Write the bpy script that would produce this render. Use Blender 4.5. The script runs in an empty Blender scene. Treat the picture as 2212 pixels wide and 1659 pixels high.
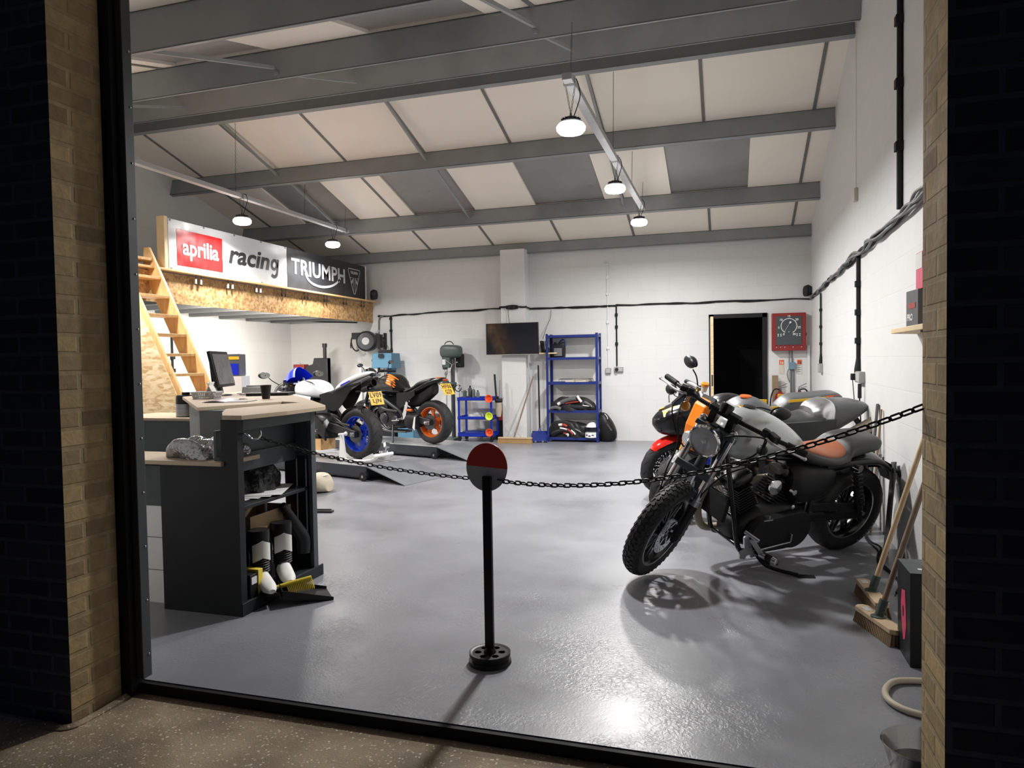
import bpy, math, random
from mathutils import Vector, Matrix
R = math.radians
SC = bpy.context.scene
COL = SC.collection
rnd = random.Random(7)
PI = math.pi


def TR(x=0, y=0, z=0):
    return Matrix.Translation((x, y, z))


def RT(a, ax):
    return Matrix.Rotation(R(a), 4, ax)


def EU(rx, ry, rz):
    return RT(rz, 'Z') @ RT(ry, 'Y') @ RT(rx, 'X')


def cat(pts, k=6, closed=False):
    """Catmull-Rom through points (tuples of any length)."""
    P = [tuple(p) for p in pts]
    n = len(P)
    out = []
    rng = n if closed else n - 1
    for i in range(rng):
        if closed:
            a, b, c, d = P[(i - 1) % n], P[i], P[(i + 1) % n], P[(i + 2) % n]
        else:
            a, b, c, d = P[max(i - 1, 0)], P[i], P[i + 1], P[min(i + 2, n - 1)]
        for j in range(k):
            t = j / k
            out.append(tuple(.5 * (2 * q + (r - p) * t + (2 * p - 5 * q + 4 * r - s) * t * t + (3 * q - p - 3 * r + s) * t ** 3)
                             for p, q, r, s in zip(a, b, c, d)))
    if not closed:
        out.append(P[-1])
    return out


class Geo:
    def __init__(s):
        s.v, s.f, s.m, s.mi, s.T = [], [], [], 0, Matrix()

    def add(s, vs, fs):
        b = len(s.v)
        s.v += [tuple(s.T @ Vector(v)) for v in vs]
        for f in fs:
            s.f.append(tuple(b + i for i in f))
            s.m.append(s.mi)
        return s

    def box(s, c, d, M=None, tx=1, ty=1):
        M = M or Matrix()
        x, y, z = d[0] / 2, d[1] / 2, d[2] / 2
        vs = [(-x, -y, -z), (x, -y, -z), (x, y, -z), (-x, y, -z), (-x * tx, -y * ty, z), (x * tx, -y * ty, z), (x * tx, y * ty, z), (-x * tx, y * ty, z)]
        vs = [M @ Vector(v) + Vector(c) for v in vs]
        return s.add(vs, [(0, 3, 2, 1), (4, 5, 6, 7), (0, 1, 5, 4), (1, 2, 6, 5), (2, 3, 7, 6), (3, 0, 4, 7)])

    def bx(s, x0, x1, y0, y1, z0, z1):
        return s.box(((x0 + x1) / 2, (y0 + y1) / 2, (z0 + z1) / 2), (x1 - x0, y1 - y0, z1 - z0))

    def bar(s, p0, p1, w, h, up=(0, 0, 1), w1=None, h1=None):
        p0, p1 = Vector(p0), Vector(p1)
        d = (p1 - p0).normalized()
        u = Vector(up)
        a = d.cross(u)
        if a.length < 1e-4:
            a = d.cross(Vector((1, 0, 0)))
        a.normalize()
        u = a.cross(d)
        w1 = w if w1 is None else w1
        h1 = h if h1 is None else h1
        vs = []
        for p, ww, hh in ((p0, w, h), (p1, w1, h1)):
            vs += [p - a * ww / 2 - u * hh / 2, p + a * ww / 2 - u * hh / 2, p + a * ww / 2 + u * hh / 2, p - a * ww / 2 + u * hh / 2]
        return s.add(vs, [(0, 3, 2, 1), (4, 5, 6, 7), (0, 1, 5, 4), (1, 2, 6, 5), (2, 3, 7, 6), (3, 0, 4, 7)])

    def loft(s, rings, cap=True, closed=False):
        n = len(rings[0])
        vs = [p for r in rings for p in r]
        fs = []
        k = len(rings)
        for i in range(k if closed else k - 1):
            j = (i + 1) % k
            for a in range(n):
                b = (a + 1) % n
                fs.append((i * n + a, i * n + b, j * n + b, j * n + a))
        if cap and not closed:
            fs.append(tuple(range(n))[::-1])
            fs.append(tuple((k - 1) * n + a for a in range(n)))
        return s.add(vs, fs)

    def tube(s, pts, r, n=8, closed=False, k=0, flat=1.0, cap=True):
        if k:
            if isinstance(r, (list, tuple)):
                q = cat([tuple(p) + (rr,) for p, rr in zip(pts, r)], k, closed)
                pts = [p[:3] for p in q]
                r = [p[3] for p in q]
            else:
                pts = cat(pts, k, closed)
        P = [Vector(p) for p in pts]
        m = len(P)
        rr = r if isinstance(r, (list, tuple)) else [r] * m
        rings = []
        nrm = None
        for i in range(m):
            if closed:
                t = P[(i + 1) % m] - P[i - 1]
            else:
                t = P[min(i + 1, m - 1)] - P[max(i - 1, 0)]
            t.normalize()
            if nrm is None:
                up = Vector((0, 0, 1)) if abs(t.z) < .9 else Vector((1, 0, 0))
                nrm = (up - t * up.dot(t)).normalized()
            else:
                nrm = (nrm - t * nrm.dot(t))
                nrm.normalize()
            b = t.cross(nrm)
            rings.append([P[i] + (nrm * math.cos(2 * PI * a / n) * flat + b * math.sin(2 * PI * a / n)) * rr[i] for a in range(n)])
        return s.loft(rings, cap, closed)

    def cyl(s, p0, p1, r0, r1=None, n=16):
        r1 = r0 if r1 is None else r1
        return s.tube([p0, p1], [max(r0, 1e-5), max(r1, 1e-5)], n)

    def lathe(s, prof, c=(0, 0, 0), ax=(0, 0, 1), n=24, closed=False, cap=False, a0=0, a1=360):
        ax = Vector(ax).normalized()
        u = Vector((1, 0, 0)) if abs(ax.x) < .9 else Vector((0, 1, 0))
        u = (u - ax * u.dot(ax)).normalized()
        w = ax.cross(u)
        C0 = Vector(c)
        full = abs(a1 - a0) >= 360
        k = n if full else n + 1
        rings = []
        for i in range(k):
            a = R(a0 + (a1 - a0) * i / n)
            d = u * math.cos(a) + w * math.sin(a)
            rings.append([C0 + d * r + ax * h for r, h in prof])
        m = len(prof)
        vs = [p for r in rings for p in r]
        fs = []
        for i in range(n):
            j = (i + 1) % k
            for a in range(m if closed else m - 1):
                b = (a + 1) % m
                fs.append((i * m + a, j * m + a, j * m + b, i * m + b))
        if not full and closed:
            fs.append(tuple(range(m)))
            fs.append(tuple((k - 1) * m + a for a in range(m)))
        return s.add(vs, fs)

    def prism(s, poly, t, M=None, center=True):
        M = M or Matrix()
        n = len(poly)
        z0 = -t / 2 if center else 0
        vs = [M @ Vector((x, y, z0)) for x, y in poly] + [M @ Vector((x, y, z0 + t)) for x, y in poly]
        fs = [tuple(range(n))[::-1], tuple(range(n, 2 * n))] + [(i, (i + 1) % n, n + (i + 1) % n, n + i) for i in range(n)]
        return s.add(vs, fs)

    def ball(s, c, r, n=14, M=None, p=1.0):
        r = (r, r, r) if not isinstance(r, (tuple, list)) else r
        M = M or Matrix()
        k = max(n // 2, 5)
        sg = lambda v: math.copysign(abs(v) ** p, v)
        rings = []
        for i in range(k + 1):
            a = -PI / 2 + PI * i / k
            a = max(min(a, PI / 2 - .02), -PI / 2 + .02)
            rings.append([M @ Vector((r[0] * sg(math.cos(a)) * sg(math.cos(2 * PI * j / n)), r[1] * sg(math.cos(a)) * sg(math.sin(2 * PI * j / n)), r[2] * sg(math.sin(a)))) + Vector(c) for j in range(n)])
        return s.loft(rings)

    def body(s, secs, n=20, k=4, ax=0, cap=True):
        """loft of super-ellipse sections along x: (x, ztop, zbot, halfwidth, power[, ycentre])"""
        S = [tuple(q) + ((0,) if len(q) == 5 else ()) for q in secs]
        S = cat(S, k) if k > 1 else S
        rings = []
        for x, zt, zb, hw, p, yc in S:
            ring = []
            for a in range(n):
                t = 2 * PI * a / n + PI / n
                c, sn = math.cos(t), math.sin(t)
                e = 2 / max(p, .5)
                ring.append((x, yc + hw * math.copysign(abs(c) ** e, c), (zt + zb) / 2 + (zt - zb) / 2 * math.copysign(abs(sn) ** e, sn)))
            rings.append(ring)
        return s.loft(rings, cap)

    def grid(s, fn, nu, nv, t=0.0):
        """surface fn(u,v) -> point, u,v in 0..1; t thickness along normal"""
        P = [[Vector(fn(i / nu, j / nv)) for j in range(nv + 1)] for i in range(nu + 1)]
        idx = lambda i, j: i * (nv + 1) + j
        vs = [p for r in P for p in r]
        fs = [(idx(i, j), idx(i + 1, j), idx(i + 1, j + 1), idx(i, j + 1)) for i in range(nu) for j in range(nv)]
        if t:
            N = len(vs)
            ns = []
            for i in range(nu + 1):
                for j in range(nv + 1):
                    a = P[min(i + 1, nu)][j] - P[max(i - 1, 0)][j]
                    b = P[i][min(j + 1, nv)] - P[i][max(j - 1, 0)]
                    q = a.cross(b)
                    ns.append(q.normalized() if q.length > 1e-9 else Vector((0, 0, 1)))
            vs += [v - q * t for v, q in zip(vs, ns)]
            fs += [tuple(N + i for i in f[::-1]) for f in fs]
            for i in range(nu):
                fs += [(idx(i, 0), N + idx(i, 0), N + idx(i + 1, 0), idx(i + 1, 0)), (idx(i, nv), idx(i + 1, nv), N + idx(i + 1, nv), N + idx(i, nv))]
            for j in range(nv):
                fs += [(idx(0, j), idx(0, j + 1), N + idx(0, j + 1), N + idx(0, j)), (idx(nu, j), N + idx(nu, j), N + idx(nu, j + 1), idx(nu, j + 1))]
        return s.add(vs, fs)

    def plate(s, r0, r1, t, hole, M=None, nr=8, na=72):
        """flat ring of thickness t with cells removed where hole(r, angle_deg)"""
        M = M or Matrix()
        keep = [[not hole(r0 + (r1 - r0) * (i + .5) / nr, 360 * (j + .5) / na) for j in range(na)] for i in range(nr)]
        P = lambda i, j, z: M @ Vector(((r0 + (r1 - r0) * i / nr) * math.cos(2 * PI * j / na), (r0 + (r1 - r0) * i / nr) * math.sin(2 * PI * j / na), z))
        for i in range(nr):
            for j in range(na):
                if not keep[i][j]:
                    continue
                q = [(i, j), (i + 1, j), (i + 1, j + 1), (i, j + 1)]
                s.add([P(a, b, t / 2) for a, b in q] + [P(a, b, -t / 2) for a, b in q],
                      [(0, 1, 2, 3), (7, 6, 5, 4)] +
                      ([(0, 3, 7, 4)] if i == 0 or not keep[i - 1][j] else []) +
                      ([(1, 5, 6, 2)] if i == nr - 1 or not keep[i + 1][j] else []) +
                      ([(0, 4, 5, 1)] if not keep[i][(j - 1) % na] else []) +
                      ([(3, 2, 6, 7)] if not keep[i][(j + 1) % na] else []))
        return s

    def text(s, body, size, M, ext=.002, off=0.0, shear=0.0, align='CENTER', sx=1.0, spacing=1.0, fit=None):
        cu = bpy.data.curves.new('lettering', 'FONT')
        cu.body = body
        cu.size = size
        cu.extrude = ext
        cu.offset = off
        cu.shear = shear
        cu.align_x = align
        cu.align_y = 'CENTER'
        cu.space_character = spacing
        cu.resolution_u = 3
        ob = bpy.data.objects.new('lettering', cu)
        me = ob.to_mesh()
        vs = [(v.co.x * sx, v.co.y, v.co.z) for v in me.vertices]
        if fit:
            xs, ys = [v[0] for v in vs], [v[1] for v in vs]
            cx, cy = (min(xs) + max(xs)) / 2, (min(ys) + max(ys)) / 2
            kx, ky = fit[0] / (max(xs) - min(xs)), fit[1] / (max(ys) - min(ys))
            vs = [((x - cx) * kx, (y - cy) * ky, z) for x, y, z in vs]
        s.add([M @ Vector(v) for v in vs], [tuple(p.vertices) for p in me.polygons])
        ob.to_mesh_clear()
        bpy.data.objects.remove(ob)
        bpy.data.curves.remove(cu)
        return s

    def make(s, name, mats, parent=None, smooth=38, bevel=0.0, sub=0, label=None, kind=None, weld=False):
        me = bpy.data.meshes.new(name)
        me.from_pydata(s.v, [], s.f)
        mats = mats if isinstance(mats, (list, tuple)) else [mats]
        for m in mats:
            me.materials.append(M_[m] if isinstance(m, str) else m)
        for p, mi in zip(me.polygons, s.m):
            p.material_index = mi
        import bmesh
        bm = bmesh.new()
        bm.from_mesh(me)
        if weld:
            bmesh.ops.remove_doubles(bm, verts=bm.verts, dist=1e-5)
        bmesh.ops.recalc_face_normals(bm, faces=bm.faces)
        bm.to_mesh(me)
        bm.free()
        if smooth:
            me.polygons.foreach_set('use_smooth', [True] * len(me.polygons))
            me.set_sharp_from_angle(angle=R(smooth))
        o = bpy.data.objects.new(name, me)
        COL.objects.link(o)
        if parent:
            o.parent = parent
        if bevel:
            b = o.modifiers.new('bevel', 'BEVEL')
            b.width = bevel
            b.segments = 2
            b.limit_method = 'ANGLE'
            b.angle_limit = R(40)
        if sub:
            b = o.modifiers.new('sub', 'SUBSURF')
            b.levels = b.render_levels = sub
        if label:
            o['label'] = label
        if kind:
            o['kind'] = kind
        return o


def tag(o, label, cat_, group=None, kind=None):
    o['label'] = label
    o['category'] = cat_
    if group:
        o['group'] = group
    if kind:
        o['kind'] = kind
    return o


def thing(name, label, cat_, loc=(0, 0, 0), rot=(0, 0, 0), group=None):
    o = bpy.data.objects.new(name, None)
    o.empty_display_size = .1
    COL.objects.link(o)
    o.location = loc
    o.rotation_euler = tuple(R(a) for a in rot)
    return tag(o, label, cat_, group)


def dup(root, loc, rot=None, label=None, group=None):
    r = root.copy()
    COL.objects.link(r)
    r.location = loc
    if rot is not None:
        r.rotation_euler = tuple(R(a) for a in rot)
    if label:
        r['label'] = label
    if group:
        r['group'] = group
    for ch in list(root.children):
        c = ch.copy()
        COL.objects.link(c)
        c.parent = r
        for g in list(ch.children):
            d = g.copy()
            COL.objects.link(d)
            d.parent = c
    return r



def chain_links(g, P, Ln=.03, wd=.016, r=.0022, n=6, ns=8):
    """steel chain of real alternating links following polyline P"""
    P = [Vector(p) for p in P]
    seg = [0]
    for a, b in zip(P[:-1], P[1:]):
        seg.append(seg[-1] + (b - a).length)
    tot = seg[-1]
    k = max(int(tot / (Ln - 4 * r) + .5), 1)

    def at(d):
        d = min(max(d, 0), tot)
        for i in range(len(P) - 1):
            if d <= seg[i + 1] + 1e-9:
                return P[i].lerp(P[i + 1], (d - seg[i]) / max(seg[i + 1] - seg[i], 1e-9))
        return P[-1]
    for i in range(k):
        a, b = at(tot * i / k), at(tot * (i + 1) / k)
        c = (a + b) / 2
        t = (b - a).normalized()
        up = Vector((0, 0, 1)) if abs(t.z) < .9 else Vector((1, 0, 0))
        s_ = t.cross(up).normalized()
        u = s_.cross(t)
        ang = R(42) if i % 2 else R(132)
        w = s_ * math.cos(ang) + u * math.sin(ang)
        h = Ln / 2
        q = []
        for j in range(ns):
            an = 2 * PI * j / ns + PI / ns
            x = math.copysign(abs(math.cos(an)) ** .55, math.cos(an)) * (h - r)
            y = math.copysign(abs(math.sin(an)) ** .7, math.sin(an)) * (wd / 2 - r)
            q.append(c + t * x + w * y)
        g.tube(q, r, n, closed=True)


# ---------------------------------------------------------------- materials
M_ = {}


def mat(name, col, rough=.5, metal=0.0, var=.0, vs=8.0, bump=0.0, bs=60.0, coat=0.0, emit=None, alpha=1.0, trans=0.0, rv=.08, bdist=.004):
    m = bpy.data.materials.new(name)
    m.use_nodes = True
    nt = m.node_tree
    b = nt.nodes['Principled BSDF']
    L = nt.links.new
    col = tuple(col) + (1,) if len(col) == 3 else tuple(col)
    b.inputs['Base Color'].default_value = col
    b.inputs['Metallic'].default_value = metal
    b.inputs['Roughness'].default_value = rough
    b.inputs['Coat Weight'].default_value = coat
    b.inputs['Coat Roughness'].default_value = .05
    tc = nt.nodes.new('ShaderNodeTexCoord')
    nz = nt.nodes.new('ShaderNodeTexNoise')
    nz.inputs['Scale'].default_value = vs
    nz.inputs['Detail'].default_value = 4
    L(tc.outputs['Object'], nz.inputs['Vector'])
    mr = nt.nodes.new('ShaderNodeMapRange')
    mr.inputs['From Min'].default_value = .3
    mr.inputs['From Max'].default_value = .7
    mr.inputs['To Min'].default_value = max(rough - rv, .02)
    mr.inputs['To Max'].default_value = min(rough + rv, 1)
    L(nz.outputs['Fac'], mr.inputs['Value'])
    L(mr.outputs['Result'], b.inputs['Roughness'])
    if var:
        mx = nt.nodes.new('ShaderNodeMix')
        mx.data_type = 'RGBA'
        mx.inputs['A'].default_value = tuple(c * (1 - var) for c in col[:3]) + (1,)
        mx.inputs['B'].default_value = tuple(min(c * (1 + var), 1) for c in col[:3]) + (1,)
        L(nz.outputs['Fac'], mx.inputs['Factor'])
        L(mx.outputs['Result'], b.inputs['Base Color'])
    if bump:
        n2 = nt.nodes.new('ShaderNodeTexNoise')
        n2.inputs['Scale'].default_value = bs
        n2.inputs['Detail'].default_value = 3
        L(tc.outputs['Object'], n2.inputs['Vector'])
        bp = nt.nodes.new('ShaderNodeBump')
        bp.inputs['Strength'].default_value = bump
        bp.inputs['Distance'].default_value = bdist
        L(n2.outputs['Fac'], bp.inputs['Height'])
        L(bp.outputs['Normal'], b.inputs['Normal'])
    if emit:
        b.inputs['Emission Color'].default_value = tuple(emit[:3]) + (1,)
        b.inputs['Emission Strength'].default_value = emit[3]
    if trans:
        b.inputs['Transmission Weight'].default_value = trans
    if alpha < 1:
        b.inputs['Alpha'].default_value = alpha
    M_[name] = m
    return m


def nodes(m):
    nt = m.node_tree
    return nt, nt.nodes, nt.links.new, nt.nodes['Principled BSDF']
# plain materials: name, colour, rough, metal
for a in (
    ('black_gloss', (.008, .008, .009), .22, 0), ('black_satin', (.011, .011, .012), .42, 0), ('black_matt', (.012, .012, .013), .7, 0),
    ('black_plastic', (.016, .016, .018), .5, 0), ('grey_plastic', (.07, .072, .075), .5, 0), ('mid_grey', (.16, .165, .17), .5, 0),
    ('light_grey', (.42, .42, .42), .5, 0), ('white_paint', (.75, .75, .74), .4, 0), ('white_gloss', (.85, .86, .87), .2, 0),
    ('chrome', (.75, .76, .78), .12, 1), ('steel', (.5, .51, .53), .3, 1), ('dark_steel', (.12, .12, .13), .38, 1), ('alloy', (.62, .63, .65), .35, 1),
    ('gunmetal', (.045, .047, .052), .35, .6), ('rack_blue', (.012, .026, .17), .38, 0), ('cart_blue', (.008, .028, .36), .35, 0), ('race_blue', (.004, .018, .55), .2, 0),
    ('rim_blue', (.008, .05, .52), .25, .2), ('sky_blue', (.02, .32, .85), .25, 0), ('machine_blue', (.075, .2, .31), .45, 0), ('red_paint', (.24, .018, .016), .4, 0),
    ('bright_red', (.75, .02, .015), .25, 0), ('orange', (.85, .2, .012), .3, 0), ('rim_orange', (.62, .13, .02), .3, .2), ('yellow', (.85, .5, .02), .35, 0), ('brush_yellow', (.8, .62, .06), .5, 0),
    ('plate_yellow', (.85, .5, .06), .4, 0), ('lime', (.62, .75, .04), .4, 0), ('orange_red', (.8, .09, .02), .4, 0), ('amber', (.6, .22, .02), .2, 0),
    ('green_grey', (.06, .085, .075), .45, 0), ('cream', (.62, .58, .48), .6, 0), ('paper', (.7, .7, .68), .8, 0), ('dark_glass', (.006, .008, .014), .08, 0), ('screen_grey', (.1, .1, .1), .25, 0),
    ('tan_leather', (.34, .105, .045), .55, 0), ('suit_grey', (.1, .1, .105), .55, 0), ('suit_red', (.35, .035, .02), .5, 0), ('suit_white', (.75, .75, .72), .5, 0),
    ('titanium', (.42, .36, .29), .3, .85), ('anod_gold', (.65, .4, .1), .3, .8), ('silver_paint', (.5, .53, .52), .24, .45), ('grey_paint', (.09, .095, .1), .4, 0),
    ('door_steel', (.055, .06, .066), .42, .2), ('cabinet_dark', (.012, .014, .017), .5, 0), ('cabinet_slate', (.05, .062, .068), .55, 0), ('cabinet_grey', (.17, .185, .19), .6, 0),
    ('cardboard', (.42, .3, .18), .8, 0), ('lens_clear', (.5, .52, .54), .08, .3), ('mirror', (.35, .35, .33), .1, .9), ('socket_grey', (.3, .29, .28), .5, 0), ('deck_metal', (.5, .51, .52), .35, .7),
    ('ramp_paint', (.17, .18, .2), .4, .1), ('lift_dark', (.035, .04, .05), .35, .2), ('hose_beige', (.5, .44, .34), .55, 0), ('lamp_body', (.05, .05, .055), .5, 0), ('pink', (.65, .06, .14), .5, 0),
    ('sign_red', (.6, .06, .04), .4, 0), ('sign_grey', (.45, .47, .5), .45, 0), ('banner_white', (.62, .63, .64), .35, 0), ('banner_red', (.62, .015, .015), .35, 0), ('banner_black', (.02, .021, .024), .6, 0),
    ('banner_silver', (.5, .51, .53), .35, 0), ('blue_box', (.16, .24, .33), .5, 0), ('exhaust_wrap', (.33, .29, .21), .9, 0), ('leather_black', (.02, .02, .022), .45, 0), ('biscuit', (.55, .3, .12), .8, 0),
):
    mat(a[0], a[1], a[2], a[3])
for a in ('black_satin', 'black_matt', 'black_plastic', 'cabinet_dark', 'leather_black', 'black_gloss', 'gunmetal'):
    M_[a].node_tree.nodes['Principled BSDF'].inputs['Specular IOR Level'].default_value = .28 if a != 'black_gloss' else .5
mat('bowl_steel', (.32, .31, .3), .2, 1)
mat('tyre', (.025, .025, .026), .62, 0, .25, 30, .3, 220, bdist=.001)
M_['tyre'].node_tree.nodes['Principled BSDF'].inputs['Specular IOR Level'].default_value = .3
mat('tyre_groove', (.004, .004, .004), .8)
mat('seat_vinyl', (.03, .031, .033), .5, 0, .1, 10, .3, 400, bdist=.001)
mat('foil', (.35, .36, .38), .22, .75, .3, 12, .9, 22, bdist=.03)
mat('bin_bag', (.035, .037, .04), .22, .1, .3, 10, .8, 25, bdist=.03)
mat('pine', (.72, .46, .2), .55, 0, .18, 9, .15, 60)
mat('pine_pale', (.78, .6, .36), .55, 0, .12, 9)
mat('old_wood', (.25, .17, .1), .6, 0, .25, 18)
mat('broom_wood', (.55, .4, .25), .55, 0, .2, 14)
mat('worktop', (.44, .345, .24), .5, 0, .08, 40)
mat('worktop_edge', (.36, .28, .19), .6, 0, .12, 60)
mat('bristle', (.4, .24, .1), .85, 0, .3, 90, .8, 160)
mat('galv', (.27, .285, .285), .5, .0, .25, 3.2, .1, 30, rv=.12)
mat('brick_dirt', (.02, .018, .014), .9, 0, .4, 30, .8, 60)
mat('ceil_board', (.86, .79, .70), .75, 0, .07, 1.3, .05, 30)
mat('rooflight', (.27, .26, .25), .35, 0, .22, 2.2)
mat('joint_strip', (.17, .165, .155), .6, 0, .2, 8)
mat('bag_canvas', (.5, .44, .34), .8, 0, .15, 20, .6, 40)
mat('led_lens', (1, 1, 1), .4, 0, emit=(1, .985, .96, 35))
mat('batten_lens', (1, 1, 1), .4, 0, emit=(1, .95, .86, 14))
mat('clear_glass', (.75, .77, .78), .06, 0, alpha=.2)


def wood_grain(name, a, b, sc=(1, 14, 14)):
    m = mat(name, a, .55)
    nt, N, L, P = nodes(m)
    tc = N.new('ShaderNodeTexCoord')
    mp = N.new('ShaderNodeMapping')
    mp.inputs['Scale'].default_value = sc
    L(tc.outputs['Object'], mp.inputs['Vector'])
    nz = N.new('ShaderNodeTexNoise')
    nz.inputs['Scale'].default_value = 3
    nz.inputs['Detail'].default_value = 6
    nz.inputs['Distortion'].default_value = 1.2
    L(mp.outputs[0], nz.inputs['Vector'])
    cr = N.new('ShaderNodeValToRGB')
    cr.color_ramp.elements[0].position = .32
    cr.color_ramp.elements[0].color = a + (1,)
    cr.color_ramp.elements[1].position = .68
    cr.color_ramp.elements[1].color = b + (1,)
    L(nz.outputs['Fac'], cr.inputs[0])
    L(cr.outputs[0], P.inputs['Base Color'])
    return m


wood_grain('stair_wood', (.62, .36, .14), (.78, .5, .23), (8, 8, 1.2))
wood_grain('shelf_wood', (.5, .36, .2), (.66, .5, .3), (2, 12, 12))
wood_grain('handle_wood', (.5, .34, .18), (.68, .5, .3), (14, 14, 1.5))
wood_grain('handle_dark', (.16, .11, .075), (.26, .19, .13), (14, 14, 1.5))


def osb(name, a, b, c):
    m = mat(name, a, .6)
    nt, N, L, P = nodes(m)
    tc = N.new('ShaderNodeTexCoord')
    last = None
    for i, (rz, s1, s2) in enumerate(((.5, 10, 34), (-.9, 11, 30), (2.2, 9, 26))):
        mp = N.new('ShaderNodeMapping')
        mp.inputs['Rotation'].default_value = (rz, rz * .4, rz)
        mp.inputs['Scale'].default_value = (s1, s2, s2)
        L(tc.outputs['Object'], mp.inputs['Vector'])
        v = N.new('ShaderNodeTexVoronoi')
        v.inputs['Scale'].default_value = 1.1
        v.inputs['Randomness'].default_value = 1
        L(mp.outputs[0], v.inputs['Vector'])
        if last is None:
            last = v.outputs['Color']
        else:
            mx = N.new('ShaderNodeMix')
            mx.data_type = 'RGBA'
            mx.blend_type = 'MIX'
            mx.inputs['Factor'].default_value = .5
            L(last, mx.inputs['A'])
            L(v.outputs['Color'], mx.inputs['B'])
            last = mx.outputs['Result']
    bw = N.new('ShaderNodeRGBToBW')
    L(last, bw.inputs[0])
    cr = N.new('ShaderNodeValToRGB')
    e = cr.color_ramp.elements
    e[0].position, e[0].color = .3, c + (1,)
    e[1].position, e[1].color = .72, b + (1,)
    k = e.new(.48)
    k.color = a + (1,)
    L(bw.outputs[0], cr.inputs[0])
    L(cr.outputs[0], P.inputs['Base Color'])
    bp = N.new('ShaderNodeBump')
    bp.inputs['Strength'].default_value = .25
    bp.inputs['Distance'].default_value = .003
    L(bw.outputs[0], bp.inputs['Height'])
    L(bp.outputs['Normal'], P.inputs['Normal'])
    return m


osb('osb', (.42, .24, .09), (.56, .36, .17), (.27, .14, .05))
osb('osb_pale', (.76, .55, .31), (.88, .7, .46), (.55, .36, .17))


def blocks(name, plane, w, h, mortar, c1, c2, cm, bump=.25, rough=.55, paint_var=.03, shift=(0, 0)):
    """painted blockwork / brickwork; plane 'xz' or 'yz' picks the wall's own axes"""
    m = mat(name, c1, rough)
    nt, N, L, P = nodes(m)
    tc = N.new('ShaderNodeTexCoord')
    sp = N.new('ShaderNodeSeparateXYZ')
    L(tc.outputs['Object'], sp.inputs[0])
    cb = N.new('ShaderNodeCombineXYZ')
    L(sp.outputs['X' if plane == 'xz' else 'Y'], cb.inputs[0])
    L(sp.outputs['Z'], cb.inputs[1])
    mp = N.new('ShaderNodeMapping')
    mp.inputs['Location'].default_value = (shift[0], shift[1], 0)
    L(cb.outputs[0], mp.inputs[0])
    br = N.new('ShaderNodeTexBrick')
    br.inputs['Scale'].default_value = 1
    br.inputs['Brick Width'].default_value = w
    br.inputs['Row Height'].default_value = h
    br.inputs['Mortar Size'].default_value = mortar
    br.inputs['Mortar Smooth'].default_value = .4
    br.inputs['Color1'].default_value = c1 + (1,)
    br.inputs['Color2'].default_value = c2 + (1,)
    br.inputs['Mortar'].default_value = cm + (1,)
    L(mp.outputs[0], br.inputs['Vector'])
    nz = N.new('ShaderNodeTexNoise')
    nz.inputs['Scale'].default_value = 2.5 if w > .3 else 26
    nz.inputs['Detail'].default_value = 5
    L(tc.outputs['Object'], nz.inputs['Vector'])
    mr = N.new('ShaderNodeMapRange')
    mr.inputs['To Min'].default_value = 1 - paint_var
    mr.inputs['To Max'].default_value = 1 + paint_var
    L(nz.outputs['Fac'], mr.inputs['Value'])
    vm = N.new('ShaderNodeVectorMath')
    vm.operation = 'SCALE'
    L(br.outputs['Color'], vm.inputs[0])
    L(mr.outputs['Result'], vm.inputs['Scale'])
    L(vm.outputs[0], P.inputs['Base Color'])
    n2 = N.new('ShaderNodeTexNoise')
    n2.inputs['Scale'].default_value = 40
    n2.inputs['Detail'].default_value = 6
    L(tc.outputs['Object'], n2.inputs['Vector'])
    ma = N.new('ShaderNodeMath')
    ma.operation = 'MULTIPLY_ADD'
    ma.inputs[1].default_value = -1.0
    L(br.outputs['Fac'], ma.inputs[0])
    mu = N.new('ShaderNodeMath')
    mu.operation = 'MULTIPLY'
    mu.inputs[1].default_value = .25 if w > .3 else .8
    L(n2.outputs['Fac'], mu.inputs[0])
    L(mu.outputs[0], ma.inputs[2])
    bp = N.new('ShaderNodeBump')
    bp.inputs['Strength'].default_value = bump
    bp.inputs['Distance'].default_value = .006
    L(ma.outputs[0], bp.inputs['Height'])
    L(bp.outputs['Normal'], P.inputs['Normal'])
    return m


WH = (.69, .69, .68)
blocks('white_blocks_x', 'xz', .45, .225, .006, WH, (.68, .68, .67), (.66, .66, .65), .16)
blocks('white_blocks_y', 'yz', .45, .225, .006, WH, (.68, .68, .67), (.665, .665, .655), .16)
blocks('navy_brick_x', 'xz', .225, .075, .011, (.07, .075, .09), (.035, .037, .045), (.11, .115, .13), 1.0, .85, .35)  # outer pier face in dark navy; the reveal faces are buff
blocks('buff_brick_y', 'yz', .225, .075, .011, (.47, .34, .165), (.25, .18, .095), (.37, .28, .155), .6, .85, .35, (.04, 0))


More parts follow.
